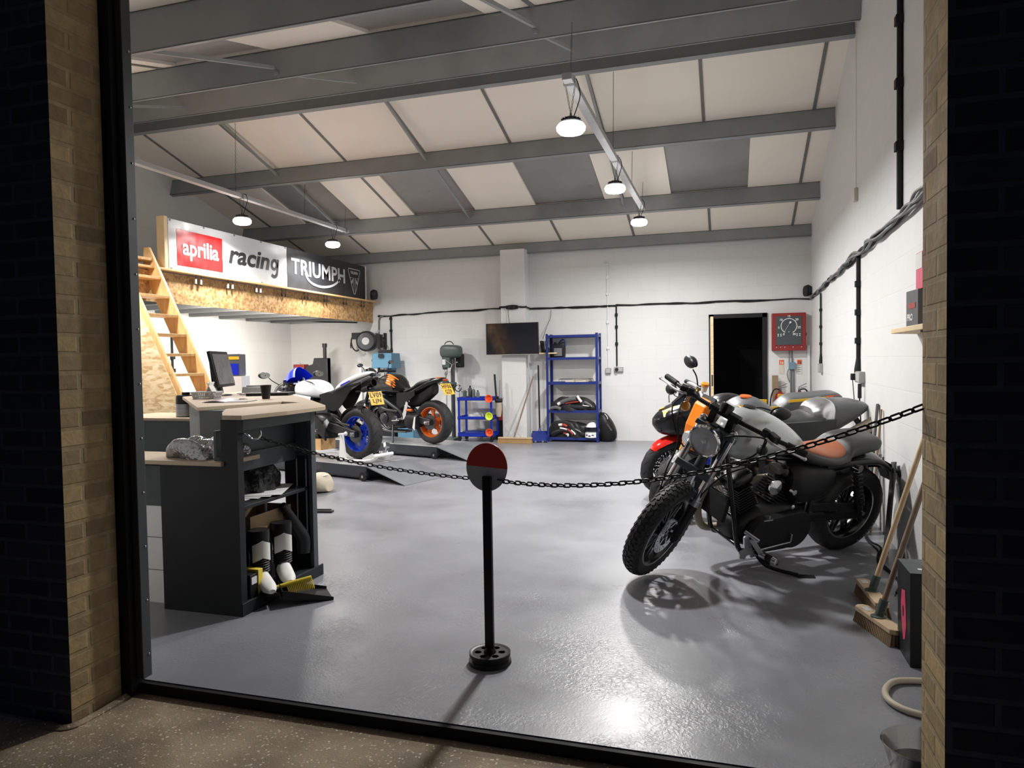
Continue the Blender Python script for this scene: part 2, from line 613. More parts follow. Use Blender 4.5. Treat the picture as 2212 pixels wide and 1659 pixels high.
def floor_mat():
    m = mat('floor_paint', (.2, .205, .22), .3)
    nt, N, L, P = nodes(m)
    tc = N.new('ShaderNodeTexCoord')
    a = N.new('ShaderNodeTexNoise')
    a.inputs['Scale'].default_value = 1.1
    a.inputs['Detail'].default_value = 6
    a.inputs['Roughness'].default_value = .6
    L(tc.outputs['Object'], a.inputs['Vector'])
    cr = N.new('ShaderNodeValToRGB')
    cr.color_ramp.elements[0].position = .35
    cr.color_ramp.elements[0].color = (.195, .20, .218, 1)
    cr.color_ramp.elements[1].position = .7
    cr.color_ramp.elements[1].color = (.25, .256, .278, 1)
    L(a.outputs['Fac'], cr.inputs[0])
    # pale chips and scuffs
    s = N.new('ShaderNodeTexNoise')
    s.inputs['Scale'].default_value = 14
    s.inputs['Detail'].default_value = 8
    s.inputs['Roughness'].default_value = .7
    L(tc.outputs['Object'], s.inputs['Vector'])
    c2 = N.new('ShaderNodeValToRGB')
    c2.color_ramp.elements[0].position = .70
    c2.color_ramp.elements[0].color = (0, 0, 0, 1)
    c2.color_ramp.elements[1].position = .76
    c2.color_ramp.elements[1].color = (1, 1, 1, 1)
    L(s.outputs['Fac'], c2.inputs[0])
    mx = N.new('ShaderNodeMix')
    mx.data_type = 'RGBA'
    L(c2.outputs[0], mx.inputs['Factor'])
    L(cr.outputs[0], mx.inputs['A'])
    mx.inputs['B'].default_value = (.42, .42, .43, 1)
    L(mx.outputs['Result'], P.inputs['Base Color'])
    r = N.new('ShaderNodeMapRange')
    r.inputs['From Min'].default_value = .3
    r.inputs['From Max'].default_value = .7
    r.inputs['To Min'].default_value = .24
    r.inputs['To Max'].default_value = .42
    L(a.outputs['Fac'], r.inputs['Value'])
    L(r.outputs['Result'], P.inputs['Roughness'])
    # brushed-on ripple, rougher towards the door where the screed is worn
    b1 = N.new('ShaderNodeTexNoise')
    b1.inputs['Scale'].default_value = 42
    b1.inputs['Detail'].default_value = 5
    b1.inputs['Distortion'].default_value = 1.5
    L(tc.outputs['Object'], b1.inputs['Vector'])
    b2 = N.new('ShaderNodeTexNoise')
    b2.inputs['Scale'].default_value = 1.7
    b2.inputs['Detail'].default_value = 3
    L(tc.outputs['Object'], b2.inputs['Vector'])
    mk = N.new('ShaderNodeMapRange')
    mk.inputs['From Min'].default_value = .4
    mk.inputs['From Max'].default_value = .62
    mk.inputs['To Min'].default_value = .12
    mk.inputs['To Max'].default_value = 1
    L(b2.outputs['Fac'], mk.inputs['Value'])
    sp = N.new('ShaderNodeSeparateXYZ')
    L(tc.outputs['Object'], sp.inputs[0])
    my = N.new('ShaderNodeMapRange')
    my.inputs['From Min'].default_value = 2.6
    my.inputs['From Max'].default_value = 5.2
    my.inputs['To Min'].default_value = 1
    my.inputs['To Max'].default_value = .15
    L(sp.outputs['Y'], my.inputs['Value'])
    mm = N.new('ShaderNodeMath')
    mm.operation = 'MULTIPLY'
    L(mk.outputs['Result'], mm.inputs[0])
    L(my.outputs['Result'], mm.inputs[1])
    bp = N.new('ShaderNodeBump')
    bp.inputs['Distance'].default_value = .004
    L(mm.outputs[0], bp.inputs['Strength'])
    L(b1.outputs['Fac'], bp.inputs['Height'])
    L(bp.outputs['Normal'], P.inputs['Normal'])


floor_mat()


def ground_mat():
    m = mat('aggregate', (.12, .095, .07), .8)
    nt, N, L, P = nodes(m)
    tc = N.new('ShaderNodeTexCoord')
    a = N.new('ShaderNodeTexNoise')
    a.inputs['Scale'].default_value = 3
    a.inputs['Detail'].default_value = 8
    L(tc.outputs['Object'], a.inputs['Vector'])
    cr = N.new('ShaderNodeValToRGB')
    cr.color_ramp.elements[0].position = .3
    cr.color_ramp.elements[0].color = (.14, .108, .068, 1)
    cr.color_ramp.elements[1].position = .7
    cr.color_ramp.elements[1].color = (.37, .29, .185, 1)
    L(a.outputs['Fac'], cr.inputs[0])
    v = N.new('ShaderNodeTexVoronoi')
    v.inputs['Scale'].default_value = 150
    L(tc.outputs['Object'], v.inputs['Vector'])
    c2 = N.new('ShaderNodeValToRGB')
    c2.color_ramp.elements[0].position = .82
    c2.color_ramp.elements[0].color = (0, 0, 0, 1)
    c2.color_ramp.elements[1].position = .9
    c2.color_ramp.elements[1].color = (1, 1, 1, 1)
    L(v.outputs['Color'], c2.inputs[0])
    mx = N.new('ShaderNodeMix')
    mx.data_type = 'RGBA'
    L(c2.outputs[0], mx.inputs['Factor'])
    L(cr.outputs[0], mx.inputs['A'])
    mx.inputs['B'].default_value = (.65, .55, .42, 1)
    L(mx.outputs['Result'], P.inputs['Base Color'])
    bp = N.new('ShaderNodeBump')
    bp.inputs['Strength'].default_value = .7
    bp.inputs['Distance'].default_value = .004
    n3 = N.new('ShaderNodeTexNoise')
    n3.inputs['Scale'].default_value = 120
    n3.inputs['Detail'].default_value = 5
    L(tc.outputs['Object'], n3.inputs['Vector'])
    L(n3.outputs['Fac'], bp.inputs['Height'])
    L(bp.outputs['Normal'], P.inputs['Normal'])


ground_mat()
# ================================================================ the building
SK = math.atan(.0168)            # the right wall runs very slightly out of square
YF, YB = 2.36, 11.79             # inside face of the doorway brickwork, back wall
XL = -8.05
YR, ZR, SL = 7.2, 4.65, .28      # ridge


def zr(y):
    return ZR - SL * abs(y - YR)


def xr(y):
    return 1.035 + .0168 * y


def struct(g, name, mats, **k):
    return g.make(name, mats, kind='structure', **k)


g = Geo()
g.bx(-8.3, 1.5, 2.44, 12.0, -.12, 0)
struct(g, 'floor', 'floor_paint', smooth=0)
g = Geo()
g.bx(-9, 6, -6, 2.42, -.3, -.05)
struct(g, 'floor', 'aggregate', smooth=0)
g = Geo()
g.bx(-2.56, .62, 2.415, 2.445, -.09, -.004)
struct(g, 'trim_1', 'black_matt', smooth=0)  # black strip standing in for the shaded gap below the threshold
g = Geo()   # broken mortar fillet along the foot of the brick
for x0, x1 in ((-4.2, -2.46),):
    g.tube([(x, 2.36 if x > -2.6 else 2.1, -.055) for x in (-2.47, -2.5, -2.56)], .02, 6)
g.tube(cat([(-2.485, 2.38, -.055), (-2.47, 2.3, -.05), (-2.475, 2.2, -.055), (-2.49, 2.1, -.055), (-2.6, 2.085, -.06), (-2.9, 2.09, -.06), (-3.6, 2.08, -.06)], 5), .022, 6)
struct(g, 'trim_2', 'aggregate')

# back wall with the doorway, its pier, and the dark room beyond
g = Geo()
g.bx(-8.3, -.29, YB, YB + .2, 0, 3.42)
g.bx(.592, 1.6, YB, YB + .2, 0, 3.42)
g.bx(-.29, .592, YB, YB + .2, 2.05, 3.42)
struct(g, 'wall_back', 'white_blocks_x', smooth=0)
g = Geo()
g.bx(-3.70, -3.27, 11.5, YB, 0, 3.25)
struct(g, 'wall_back_pier', ['white_blocks_x'], smooth=0, bevel=.006)
g = Geo()
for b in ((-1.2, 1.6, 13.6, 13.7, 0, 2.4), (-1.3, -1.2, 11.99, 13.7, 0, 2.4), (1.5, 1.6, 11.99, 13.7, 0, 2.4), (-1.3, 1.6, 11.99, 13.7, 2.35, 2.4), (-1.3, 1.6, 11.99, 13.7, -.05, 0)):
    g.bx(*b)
struct(g, 'wall_beyond', 'black_matt', smooth=0)  # black walls put the unlit room's darkness into the colour
# gable walls
def gable(y0, y1, t):
    P = [(y0, 0), (y1, 0), (y1, zr(y1) + .05), (YR, ZR + .05), (y0, zr(y0) + .05)]
    g = Geo()
    g.prism(P, t, Matrix(((0, 0, 1, 0), (1, 0, 0, 0), (0, 1, 0, 0), (0, 0, 0, 1))), center=False)
    return g


g = gable(2.2, 11.95, .2)
for i, v in enumerate(g.v):
    g.v[i] = (v[0], v[1], v[2])
o = struct(g, 'wall_right', 'white_blocks_y', smooth=0)
o.location = (1.035, 0, 0)
o.rotation_euler = (0, 0, -SK)
g = gable(2.2, 11.95, .2)
o = struct(g, 'wall_left', 'white_blocks_y', smooth=0)
o.location = (XL - .2, 0, 0)
# front wall: brick outside, block inside, lintel
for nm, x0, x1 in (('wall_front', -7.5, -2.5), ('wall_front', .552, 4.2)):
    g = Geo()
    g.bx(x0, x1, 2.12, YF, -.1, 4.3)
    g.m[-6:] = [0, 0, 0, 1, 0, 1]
    struct(g, nm, ['navy_brick_x', 'buff_brick_y'], smooth=0)
g = Geo()
g.bx(-8.2, -2.60, 2.362, 2.44, 0, 3.4)
g.bx(.60, 1.2, 2.362, 2.44, 0, 3.4)
struct(g, 'wall_front_inner', 'white_blocks_x', smooth=0)
g = Geo()
g.bx(-2.6, .65, 2.14, 2.5, 3.3, 3.7)
struct(g, 'trim_3', 'door_steel', smooth=0)
# stacked edge of the steel folding door in the opening, with its rivets
t = thing('folding_door', 'dark steel edge of the folded-back workshop door beside the left brick pier', 'door', (-2.42, 2.40, 0))
g = Geo()
g.bx(-.035, 0, 0, .05, .02, 3.4)
g.make('door_leaf', 'door_steel', t, bevel=.003)
g = Geo()
g.bx(-.15, -.037, -.03, .05, -.045, 3.4)
g.make('gap_shade_strip', 'black_matt', t)  # black strip painting the shade of the recess between brick and leaf
for k in range(13):
    g = Geo()
    g.ball((.001, .034, .12 + k * .235), (.003, .005, .005), 8)
    g.make('rivet', 'steel', t)

# roof: insulated boards in two slopes, rooflights let into them
J = [-8.1, -7.5, -6.28, -5.08, -3.89, -2.68, -1.46, -.26, .96, 1.35]


def slope_piece(x0, x1, y0, y1, t, dz=0.0):
    g_ = [(x0, y0, zr(y0) + dz), (x1, y0, zr(y0) + dz), (x1, y1, zr(y1) + dz), (x0, y1, zr(y1) + dz)]
    return g_ + [(x, y, z + t) for x, y, z in g_]


BOXF = [(0, 3, 2, 1), (4, 5, 6, 7), (0, 1, 5, 4), (1, 2, 6, 5), (2, 3, 7, 6), (3, 0, 4, 7)]
P1, P2, P3A, P3B, P4, P5, P6 = 3.78, 5.5, 6.98, 7.40, 8.85, 10.48, 11.86
RL = [(8.85, 10.52, [(-6.82, -5.78), (-4.80, -3.76), (-2.79, -1.73), (-.77, .28)]), (3.78, 5.5, [(-4.93, -3.88), (-2.91, -1.86), (-.87, .18)])]
n = 0
for y0, y1 in ((1.9, 3.78), (3.78, 5.5), (5.5, 7.2), (7.2, 8.85), (8.85, 10.52), (10.52, 12.0)):
    holes = [r[2] for r in RL if abs(r[0] - y0) < .1]
    holes = holes[0] if holes else []
    xs = sorted([-8.3, 1.5] + [a for h in holes for a in h])
    g = Geo()
    for a, b in zip(xs[::2], xs[1::2]):
        g.add(slope_piece(a, b, y0, y1, .05), BOXF)
    struct(g, 'ceiling', 'ceil_board', smooth=0)
    for a, b in holes:
        n += 1
        g = Geo()
        g.add(slope_piece(a, b, y0, y1, .01, .03), BOXF)
        struct(g, 'window_%d' % n, 'rooflight', smooth=0)
tn = 4
for y0, y1 in ((2.4, 3.78), (3.78, 5.5), (5.5, 7.2), (7.2, 8.85), (8.85, 10.52), (10.52, 11.9)):
    holes = [r[2] for r in RL if abs(r[0] - y0) < .1]
    holes = holes[0] if holes else []
    g = Geo()
    for x in J[1:-1]:
        if any(a - .02 < x < b + .02 for a, b in holes):
            continue
        w = .018
        g.add(slope_piece(x - w, x + w, y0, y1, .012, -.010), BOXF)
    struct(g, 'trim_%d' % tn, 'joint_strip', smooth=0)
    tn += 1


def purlin(y, sgn, label, yoff=0, h=.24, x0=XL, x1=None, fl=.065):
    """C section hung square to the slope; sgn +1 on the back slope, -1 on the front"""
    a = math.atan(SL) * sgn
    t = thing('roof_purlin', label, 'beam', (0, y, zr(y) - .004), (-math.degrees(a), 0, 0), 'galvanised roof purlins')
    x1 = xr(y) - .005 if x1 is None else x1
    g = Geo()
    g.bx(x0, x1, 0, .008, -h, 0)
    g.bx(x0, x1, 0, fl, -h, -h + .008)
    g.bx(x0, x1, 0, fl, -.008, 0)
    g.bx(x0, x1, fl - .006, fl, -h, -h + .02)
    g.make('web', 'galv', t, smooth=0)
    return t


purlin(P1, -1, 'grey steel roof purlin nearest the door, cut off by the top of the view')
purlin(P2, -1, 'grey steel roof purlin second from the door, with bolted brace ends')
purlin(P3A, -1, 'front one of the paired steel purlins at the ridge')
purlin(P3B, 1, 'rear one of the paired steel purlins at the ridge, showing as a dark band')
purlin(P4, 1, 'grey steel purlin crossing behind the nearest hanging lamp')
purlin(P5, 1, 'grey steel purlin at which both lamp trunkings end')
purlin(P6 - .135, 1, 'thin dark steel purlin along the top of the back wall', h=.19, fl=.04)
g = Geo()
for y, k in ((P4, 1), (P5, 1)):
    pass
# slender rods between the purlins
for x, (ya, yb) in [(x, y) for x in (-6.17, -3.86, -1.45) for y in ((P2 - 1.7, P2), (P2, P3A), (P3B, P4), (P4, P5))]:
    nm = {-6.17: 'left', -3.86: 'middle', -1.45: 'right'}[x]
    row = {P2 - 1.7: 'nearest the door', P2: 'just before the ridge', P3B: 'just behind the ridge', P4: 'below the second bay of rooflights'}[ya]
    g = Geo()
    if ya < YR:
        g.bar((x, ya + .01, zr(ya) - .20), (x, yb - .005, zr(yb) - .16), .028, .028)
    else:
        g.bar((x, ya + .03, zr(ya) - .05), (x, yb - .005, zr(yb) - .12), .028, .028)
    tag(g.make('anti_sag_bar', 'galv', smooth=0), 'thin steel tie bar between purlins, %s row, %s' % (nm, row), 'beam', 'tie bars between the purlins')

# inner doorway, its frame and the open leaf
g = Geo()
g.bx(-.29, -.215, YB - .03, YB + .2, 0, 2.05)
g.bx(.52, .592, YB - .03, YB + .2, 0, 2.05)
g.bx(-.29, .592, YB - .03, YB + .2, 1.985, 2.05)
struct(g, 'trim_20', 'black_satin', smooth=0)
t = thing('door_1', 'inner door standing wide open with a bare timber edge and steel latch', 'door', (-.245, YB - .03, 0), (0, 0, -178.6))
t['kind'] = 'structure'
g = Geo()
g.box((0, .39, .99), (.042, .78, 1.97))
g.make('leaf', 'shelf_wood', t, bevel=.002)
g = Geo()
g.box((.024, .39, .99), (.004, .76, 1.95))
g.make('face_panel', 'mid_grey', t)
g = Geo()
g.box((0, .781, 1.02), (.022, .004, .17))
g.make('latch', 'dark_steel', t)
g = Geo()
g.bx(.655, .745, 11.66, 11.70, 0, 1.07)
o = g.make('timber_offcut', 'old_wood', bevel=.003)
tag(o, 'short brown timber board standing against the right side of the inner door frame', 'board')
# ================================================================ mezzanine, banners, stair
XM = -6.28
t = thing('mezzanine', 'timber mezzanine with an oriented-strand-board fascia along the left wall', 'mezzanine', (0, 0, 0))
g = Geo()
g.bx(XM - .018, XM, 5.5, 11.785, 2.11, 2.46)
g.make('fascia', 'osb', t, smooth=0)
g = Geo()
g.bx(XM - .18, XM + .085, 5.5, 11.785, 2.478, 2.504)
g.make('ledge_board', 'pine', t, bevel=.003)
g = Geo()
g.bx(XL + .01, XM - .02, 5.5, 11.785, 2.20, 2.476)
g.make('deck', 'light_grey', t, smooth=0)
g = Geo()
for k in range(9):
    g.bx(XL + .02, XM - .03, 5.7 + k * .68, 5.75 + k * .68, 2.13, 2.20)
g.make('joists', 'mid_grey', t, smooth=0)
for i, y in enumerate((7.246, 7.83, 8.415, 9.0, 9.578, 10.13, 10.74, 11.35)):
    h = thing('bulldog_clip_pair', ('%s pair of white and black hanging clips under the mezzanine ledge, counted from the stair' %
              ('first', 'second', 'third', 'fourth', 'fifth', 'sixth', 'seventh', 'eighth')[i]), 'clip', (XM + .035, y, 2.478), group='clips under the mezzanine ledge')
    for s in (-1, 1):
        g = Geo()
        g.tube([(0, s * .045, 0), (.004, s * .045, -.05), (-.01, s * .045, -.09)], .006, 6)
        g.bar((0, s * .045, -.075), (0, s * .045, -.115), .018, .02)
        g.make('hook', 'dark_steel', h)
        if i < 3:
            g = Geo()
            g.bar((.008, s * .045 - .01, -.045), (.008, s * .045 - .01, -.105), .026, .012)
            g.make('tag', 'white_paint', h)
# banners on a stud frame; local x = towards the back wall (world +Y), y = up, z = out (+X)
BM = Matrix(((0, 0, 1, 0), (1, 0, 0, 0), (0, 1, 0, 0), (0, 0, 0, 1)))


def wrinkled(w, h, z0=0.0, amp=.002, seed=0):
    def f(u, v):
        return BM @ Vector((u * w, v * h, amp * (math.sin(u * 9 + seed) * math.sin(v * 3 + 1) + .6 * math.sin(u * 23 + v * 17 + seed)) + z0))
    return f


t = thing('sponsor_banner', 'white vinyl banner reading aprilia racing above the mezzanine ledge', 'banner', (XM + .01, 6.80, 2.506))
BW, BH = 2.33, .60
g = Geo()
g.grid(wrinkled(BW, BH), 60, 14, .002)
g.make('cloth', 'banner_white', t)
g = Geo()
rx0, rx1, ry0, ry1 = .13, .925, .065, .50


def onb(x, y, off, seed=0):
    u, v = x / BW, y / BH
    return BM @ Vector((x, y, .002 * (math.sin(u * 9 + seed) * math.sin(v * 3 + 1) + .6 * math.sin(u * 23 + v * 17 + seed)) + off))


g.grid(lambda u, v: onb(rx0 + (rx1 - rx0) * u, ry0 + (ry1 - ry0) * v, .003), 30, 10, .001)
g.make('red_panel', 'banner_red', t)
g = Geo()
g.text('aprilia', .30, BM @ TR(.53, .27, .0085), .0008, .006, spacing=.98, fit=(.63, .26))
g.make('aprilia_lettering', 'banner_white', t, smooth=0)
g = Geo()
g.text('racin', .34, BM @ TR(1.475, .325, .0055), .0008, .008, shear=.22, fit=(.87, .235))


def stroke(P, w, z=.0055, k=6, closed=False):
    q = cat(P, k, closed) if k else P
    if closed:
        q = q + q[:1]
    for a_, b_ in zip(q[:-1], q[1:]):
        dx, dy = (b_[0] - a_[0]), (b_[1] - a_[1])
        g.bar(BM @ Vector((a_[0] - dx * .08, a_[1] - dy * .08, z)), BM @ Vector((b_[0] + dx * .08, b_[1] + dy * .08, z)), w, .0016, up=(1, 0, 0))


stroke([(2.022 + .062 * math.cos(R(a)) + .2 * .062 * math.sin(R(a)), .302 + .064 * math.sin(R(a))) for a in range(0, 360, 45)], .040, closed=True)
stroke([(2.112, .385), (2.098, .30), (2.083, .20), (2.06, .148), (2.01, .128), (1.955, .150)], .044)
g.make('racing_lettering', 'banner_black', t, smooth=0)
for k in range(5):
    for v in (.012, BH - .014):
        g = Geo()
        c = onb(.03 + k * .565, v, .004)
        g.lathe([(.006, 0), (.013, .0015), (.013, 0)], c, (1, 0, 0), 12)
        g.make('eyelet', 'dark_steel', t)
t = thing('motorcycle_banner', 'black vinyl banner reading TRIUMPH with a shield badge, nearest the back wall', 'banner', (XM + .01, 9.14, 2.506))
BW, BH = 2.36, .60
g = Geo()
g.grid(lambda u, v: onb(u * BW, v * BH, 0, 2), 50, 12, .002)
g.make('cloth', 'banner_black', t)
g = Geo()


def strip(P, w, z=.012):
    q = [BM @ Vector((x, y, z)) for x, y in P]
    g.tube([tuple(p) for p in q], w, 6, flat=1)


g.text('TRIUMPH', .37, BM @ TR(.87, .345, .0055), .0008, .008, spacing=1.04, fit=(1.56, .24))
pts = [(.46, .27), (.52, .19), (.66, .125), (.90, .10), (1.16, .13), (1.36, .20), (1.50, .30)]
cp = cat(pts, 5)
for a, b in zip(cp[:-1], cp[1:]):
    g.bar(BM @ Vector((a[0], a[1], .0055)), BM @ Vector((b[0] * 1.001, b[1], .0055)), .036, .0016, up=(1, 0, 0))
g.make('triumph_lettering', 'banner_silver', t, smooth=0)
g = Geo()
cx, cy = 1.965, .30
sh = [(-.19, .205), (.19, .205), (.205, .17), (.03, -.215), (0, -.23), (-.03, -.215), (-.205, .17)]
for a, b in zip(sh, sh[1:] + sh[:1]):
    g.bar(BM @ Vector((cx + a[0], cy + a[1], .0055)), BM @ Vector((cx + b[0], cy + b[1], .0055)), .014, .0016, up=(1, 0, 0))
g.text('TRIUMPH', .085, BM @ TR(cx, cy + .14, .0055), .0008, .002, fit=(.26, .05))
for s in (-1, 1):
    g.prism([(cx + s * .022, cy + .055), (cx + s * .045, cy + .055), (cx + s * .022, cy - .2)], .0016, BM @ TR(0, 0, .0055))
    g.prism([(cx + s * .065, cy + .055), (cx + s * .14, cy + .055), (cx + s * .135, cy + .04)], .0016, BM @ TR(0, 0, .0055))
    g.prism([(cx + s * .06, cy + .03), (cx + s * .115, cy - .02), (cx + s * .09, cy - .06), (cx + s * .055, cy - .02)], .0016, BM @ TR(0, 0, .0055))
g.make('shield_badge', 'banner_silver', t, smooth=0)
g = Geo()
g.bx(-.014, .012, 2.362, 2.385, -.01, .605)
g.make('edge_post', 'white_paint', t)
t = thing('banner_frame', 'planed timber end post and rails holding the banners upright on the mezzanine', 'frame', (XM, 0, 2.504))
g = Geo()
g.bx(-.10, .008, 6.74, 6.795, 0, .62)
g.make('end_post', 'pine_pale', t, bevel=.002)
for z in (.03, .55):
    g = Geo()
    g.bx(-.06, -.02, 6.8, 11.5, z, z + .045)
    g.make('rail', 'pine', t)
for y in (7.9, 9.12, 10.3, 11.46):
    g = Geo()
    g.bx(-.10, -.062, y, y + .045, 0, .6)
    g.make('stud', 'pine', t)
# speaker at the far end of the ledge
t = thing('speaker', 'small black wall speaker on the end of the mezzanine ledge', 'speaker', (-6.13, 11.56, 2.506))
g = Geo()
g.body([(-.05, .17, 0, .05, 2.5), (.0, .19, 0, .065, 2.5), (.05, .17, .01, .055, 2.5)], 16, 3)
g.make('housing', 'black_plastic', t)
g = Geo()
g.cyl((.02, -.05, .11), (.02, -.07, .11), .035)
g.make('cone', 'dark_steel', t)
# stair
XS = lambda z: -6.264 + (2.703 - z) * .498
t = thing('loft_stair', 'steep open pine stair climbing to the mezzanine behind the reception desk', 'stair', (0, 0, 0))
for y, top, nm in ((6.5, 2.72, 'far'), (6.03, 2.56, 'near')):
    g = Geo()
    dx, w = -.498, .20
    p = [(XS(.0), 0), (XS(top), top), (XS(top) - w * 1.1, top - .0), (XS(0) - w * 1.1, 0)]
    if nm == 'far':
        p = [(XS(.0), 0), (XS(top), top), (XS(top) - .07, top + .0), (XS(top) - .09, top - .28), (XS(0) - w * 1.1, 0)]
    M = Matrix(((1, 0, 0, 0), (0, 0, -1, y + .035), (0, 1, 0, 0), (0, 0, 0, 1)))
    g.prism(p, .035, M, center=False)
    g.make('stringer', 'stair_wood', t, smooth=0, bevel=.002)
for k in range(12):
    z = .20 + k * .2175
    g = Geo()
    g.bx(XS(z) - .21, XS(z) - .008, 6.03, 6.5, z - .03, z)
    g.make('tread', 'stair_wood', t, smooth=0, bevel=.003)
g = Geo()
M = Matrix(((1, 0, 0, 0), (0, 0, -1, 6.0), (0, 1, 0, 0), (0, 0, 0, 1)))
g.prism([(XS(0) - .03, 0), (XS(2.2) - .03, 2.2), (-6.2, 2.2), (-6.2, 0)], .012, M, center=False)
g.make('side_panel', 'osb_pale', t, smooth=0)

# ================================================================ reception desk
t = thing('reception_desk', 'dark stained plywood reception desk with pale worktop and open end shelves', 'desk', (-2.53, 3.19, 0))


def dk(x0, x1, y0, y1, z0, z1, m, nm, bev=.002):
    g = Geo()
    g.bx(x0 + 2.53, x1 + 2.53, y0 - 3.19, y1 - 3.19, z0, z1)
    return g.make(nm, m, t, bevel=bev)


# end panel facing the door: full width low, narrow above
g = Geo()
M = Matrix(((1, 0, 0, 2.53), (0, 0, -1, .018), (0, 1, 0, 0), (0, 0, 0, 1)))
g.prism([(-3.05, 0), (-2.53, 0), (-2.53, 1.075), (-2.635, 1.075), (-2.635, .84), (-3.05, .84)], .018, M, center=False)
g.make('end_panel', 'cabinet_dark', t, smooth=0)
dk(-3.5, -2.62, 3.165, 3.5, .822, .845, 'worktop', 'low_ledge')
dk(-3.05, -3.03, 3.2, 3.95, 0, .82, 'cabinet_dark', 'back_panel')
dk(-3.05, -2.54, 3.93, 3.95, .76, 1.075, 'cabinet_slate', 'far_rail')
dk(-3.05, -2.54, 3.93, 3.95, 0, .16, 'cabinet_dark', 'far_rail')
for x0_, x1_ in ((-2.755, -2.672), (-2.662, -2.604), (-2.594, -2.545)):
    dk(x0_, x1_, 3.928, 3.948, .10, .78, 'cabinet_dark', 'slat')
dk(-3.04, -2.545, 3.2, 3.93, .0, .065, 'cabinet_dark', 'plinth')
dk(-2.56, -2.535, 3.20, 3.245, .065, 1.075, 'cabinet_dark', 'front_stile')
dk(-2.56, -2.535, 3.9, 3.95, .065, 1.075, 'cabinet_slate', 'front_stile')
dk(-2.565, -2.535, 3.245, 3.9, 1.01, 1.075, 'cabinet_slate', 'top_rail')
dk(-2.535, -2.525, 3.19, 3.99, .0, .07, 'cabinet_dark', 'kick_board')
dk(-3.03, -2.57, 3.21, 3.93, .565, .585, 'cabinet_dark', 'shelf')
dk(-2.70, -2.68, 3.21, 3.93, .86, 1.01, 'cabinet_slate', 'drawer_front')
dk(-2.70, -2.66, 3.21, 3.93, .76, .865, 'cabinet_slate', 'apron')
# worktop with the slot
P = [(-2.76, 3.36), (-2.585, 3.245), (-2.415, 3.62), (-2.45, 3.98), (-3.10, 4.74), (-4.05, 5.75), (-4.75, 6.1), (-4.56, 5.05), (-3.28, 3.76), (-3.075, 4.35), (-2.88, 4.28), (-2.96, 3.64)]
P = [(-2.77, 3.37), (-2.60, 3.165), (-2.48, 3.165), (-2.43, 3.5), (-2.43, 3.90), (-2.50, 4.02), (-3.20, 4.86), (-4.05, 5.80), (-4.75, 6.1), (-4.56, 5.05), (-3.28, 3.76), (-3.09, 4.40), (-2.87, 4.30), (-2.965, 3.64)]
g = Geo()
g.prism([(x + 2.53, y - 3.19) for x, y in P], .024, TR(0, 0, 1.088))
g.make('worktop', 'worktop', t, smooth=0, bevel=.002)
g = Geo()   # slate end of the inner counter
M2 = Matrix()
g.add([(x + 2.53, y - 3.19, z) for z in (0, 1.075) for x, y in ((-3.30, 3.80), (-3.11, 3.83), (-3.98, 5.15), (-4.45, 5.55), (-4.50, 5.06))], [(0, 1, 6, 5), (1, 2, 7, 6), (2, 3, 8, 7), (3, 4, 9, 8), (4, 0, 5, 9), (0, 4, 3, 2, 1), (5, 6, 7, 8, 9)])
g.make('counter_carcass', 'cabinet_grey', t, smooth=0)
t = thing('side_counter', 'slate fronted low counter with pale worktop behind the desk by the door jamb', 'counter', (-4.8, 5.17, 0))
g = Geo()
g.bx(-.7, .30, .02, .6, 0, .875)
g.make('carcass', 'cabinet_slate', t, smooth=0)
g = Geo()
g.bx(-.75, .32, 0, .62, .876, .9)
g.make('worktop', 'worktop', t, bevel=.003)
t = thing('white_drawer_unit', 'white grooved low unit just visible between door jamb and desk', 'cabinet', (-3.3, 3.27, 0))
g = Geo()
g.bx(-.5, .22, 0, .45, 0.0, .565)
g.make('carcass', 'white_paint', t, smooth=0)
for z in (.19, .38):
    g = Geo()
    g.bx(-.5, .221, -.002, .0, z, z + .004)
    g.make('groove', 'mid_grey', t)
g = Geo()
g.bx(-.5, .23, -.005, .45, .566, .80)
g.make('upper_panel', 'cabinet_slate', t, smooth=0)

# ---- things on the desk
ZT = 1.10


def bagmesh(nm, m, fn, nu=28, nv=18):
    g = Geo()
    g.grid(fn, nu, nv)
    return g.make(nm, m, smooth=60)


def heap(L, W, Hh, seed, sq=2.4, amp=.25, M=None, nu=34, nv=22):
    """crumpled soft heap: closed dome with pseudo-random creases"""
    M = M or Matrix()
    r_ = random.Random(seed)
    ph = [(r_.uniform(2, 9), r_.uniform(2, 9), r_.uniform(0, 6.28), r_.uniform(.3, 1)) for _ in range(9)]
    rings = []
    for i in range(nv + 1):
        v = i / nv
        a = v * PI / 2
        ring = []
        for j in range(nu):
            th = 2 * PI * j / nu
            c, s_ = math.cos(th), math.sin(th)
            rr = (abs(c) ** sq + abs(s_) ** sq) ** (-1 / sq)
            w = 1 + amp * sum(q[3] * math.sin(q[0] * c + q[1] * s_ * 1.3 + q[2] + v * 3) for q in ph) / 4
            rad = math.cos(a) ** .55
            z = math.sin(a) ** .9 * (1 + amp * .9 * sum(q[3] * math.sin(q[0] * rad * c * 1.2 + q[1] * rad * s_ * 1.2 + q[2]) for q in ph) / 4)
            ring.append(M @ Vector((L / 2 * rr * c * rad * w, W / 2 * rr * s_ * rad * w, Hh * max(z, 0))))
        rings.append(ring)
    return rings


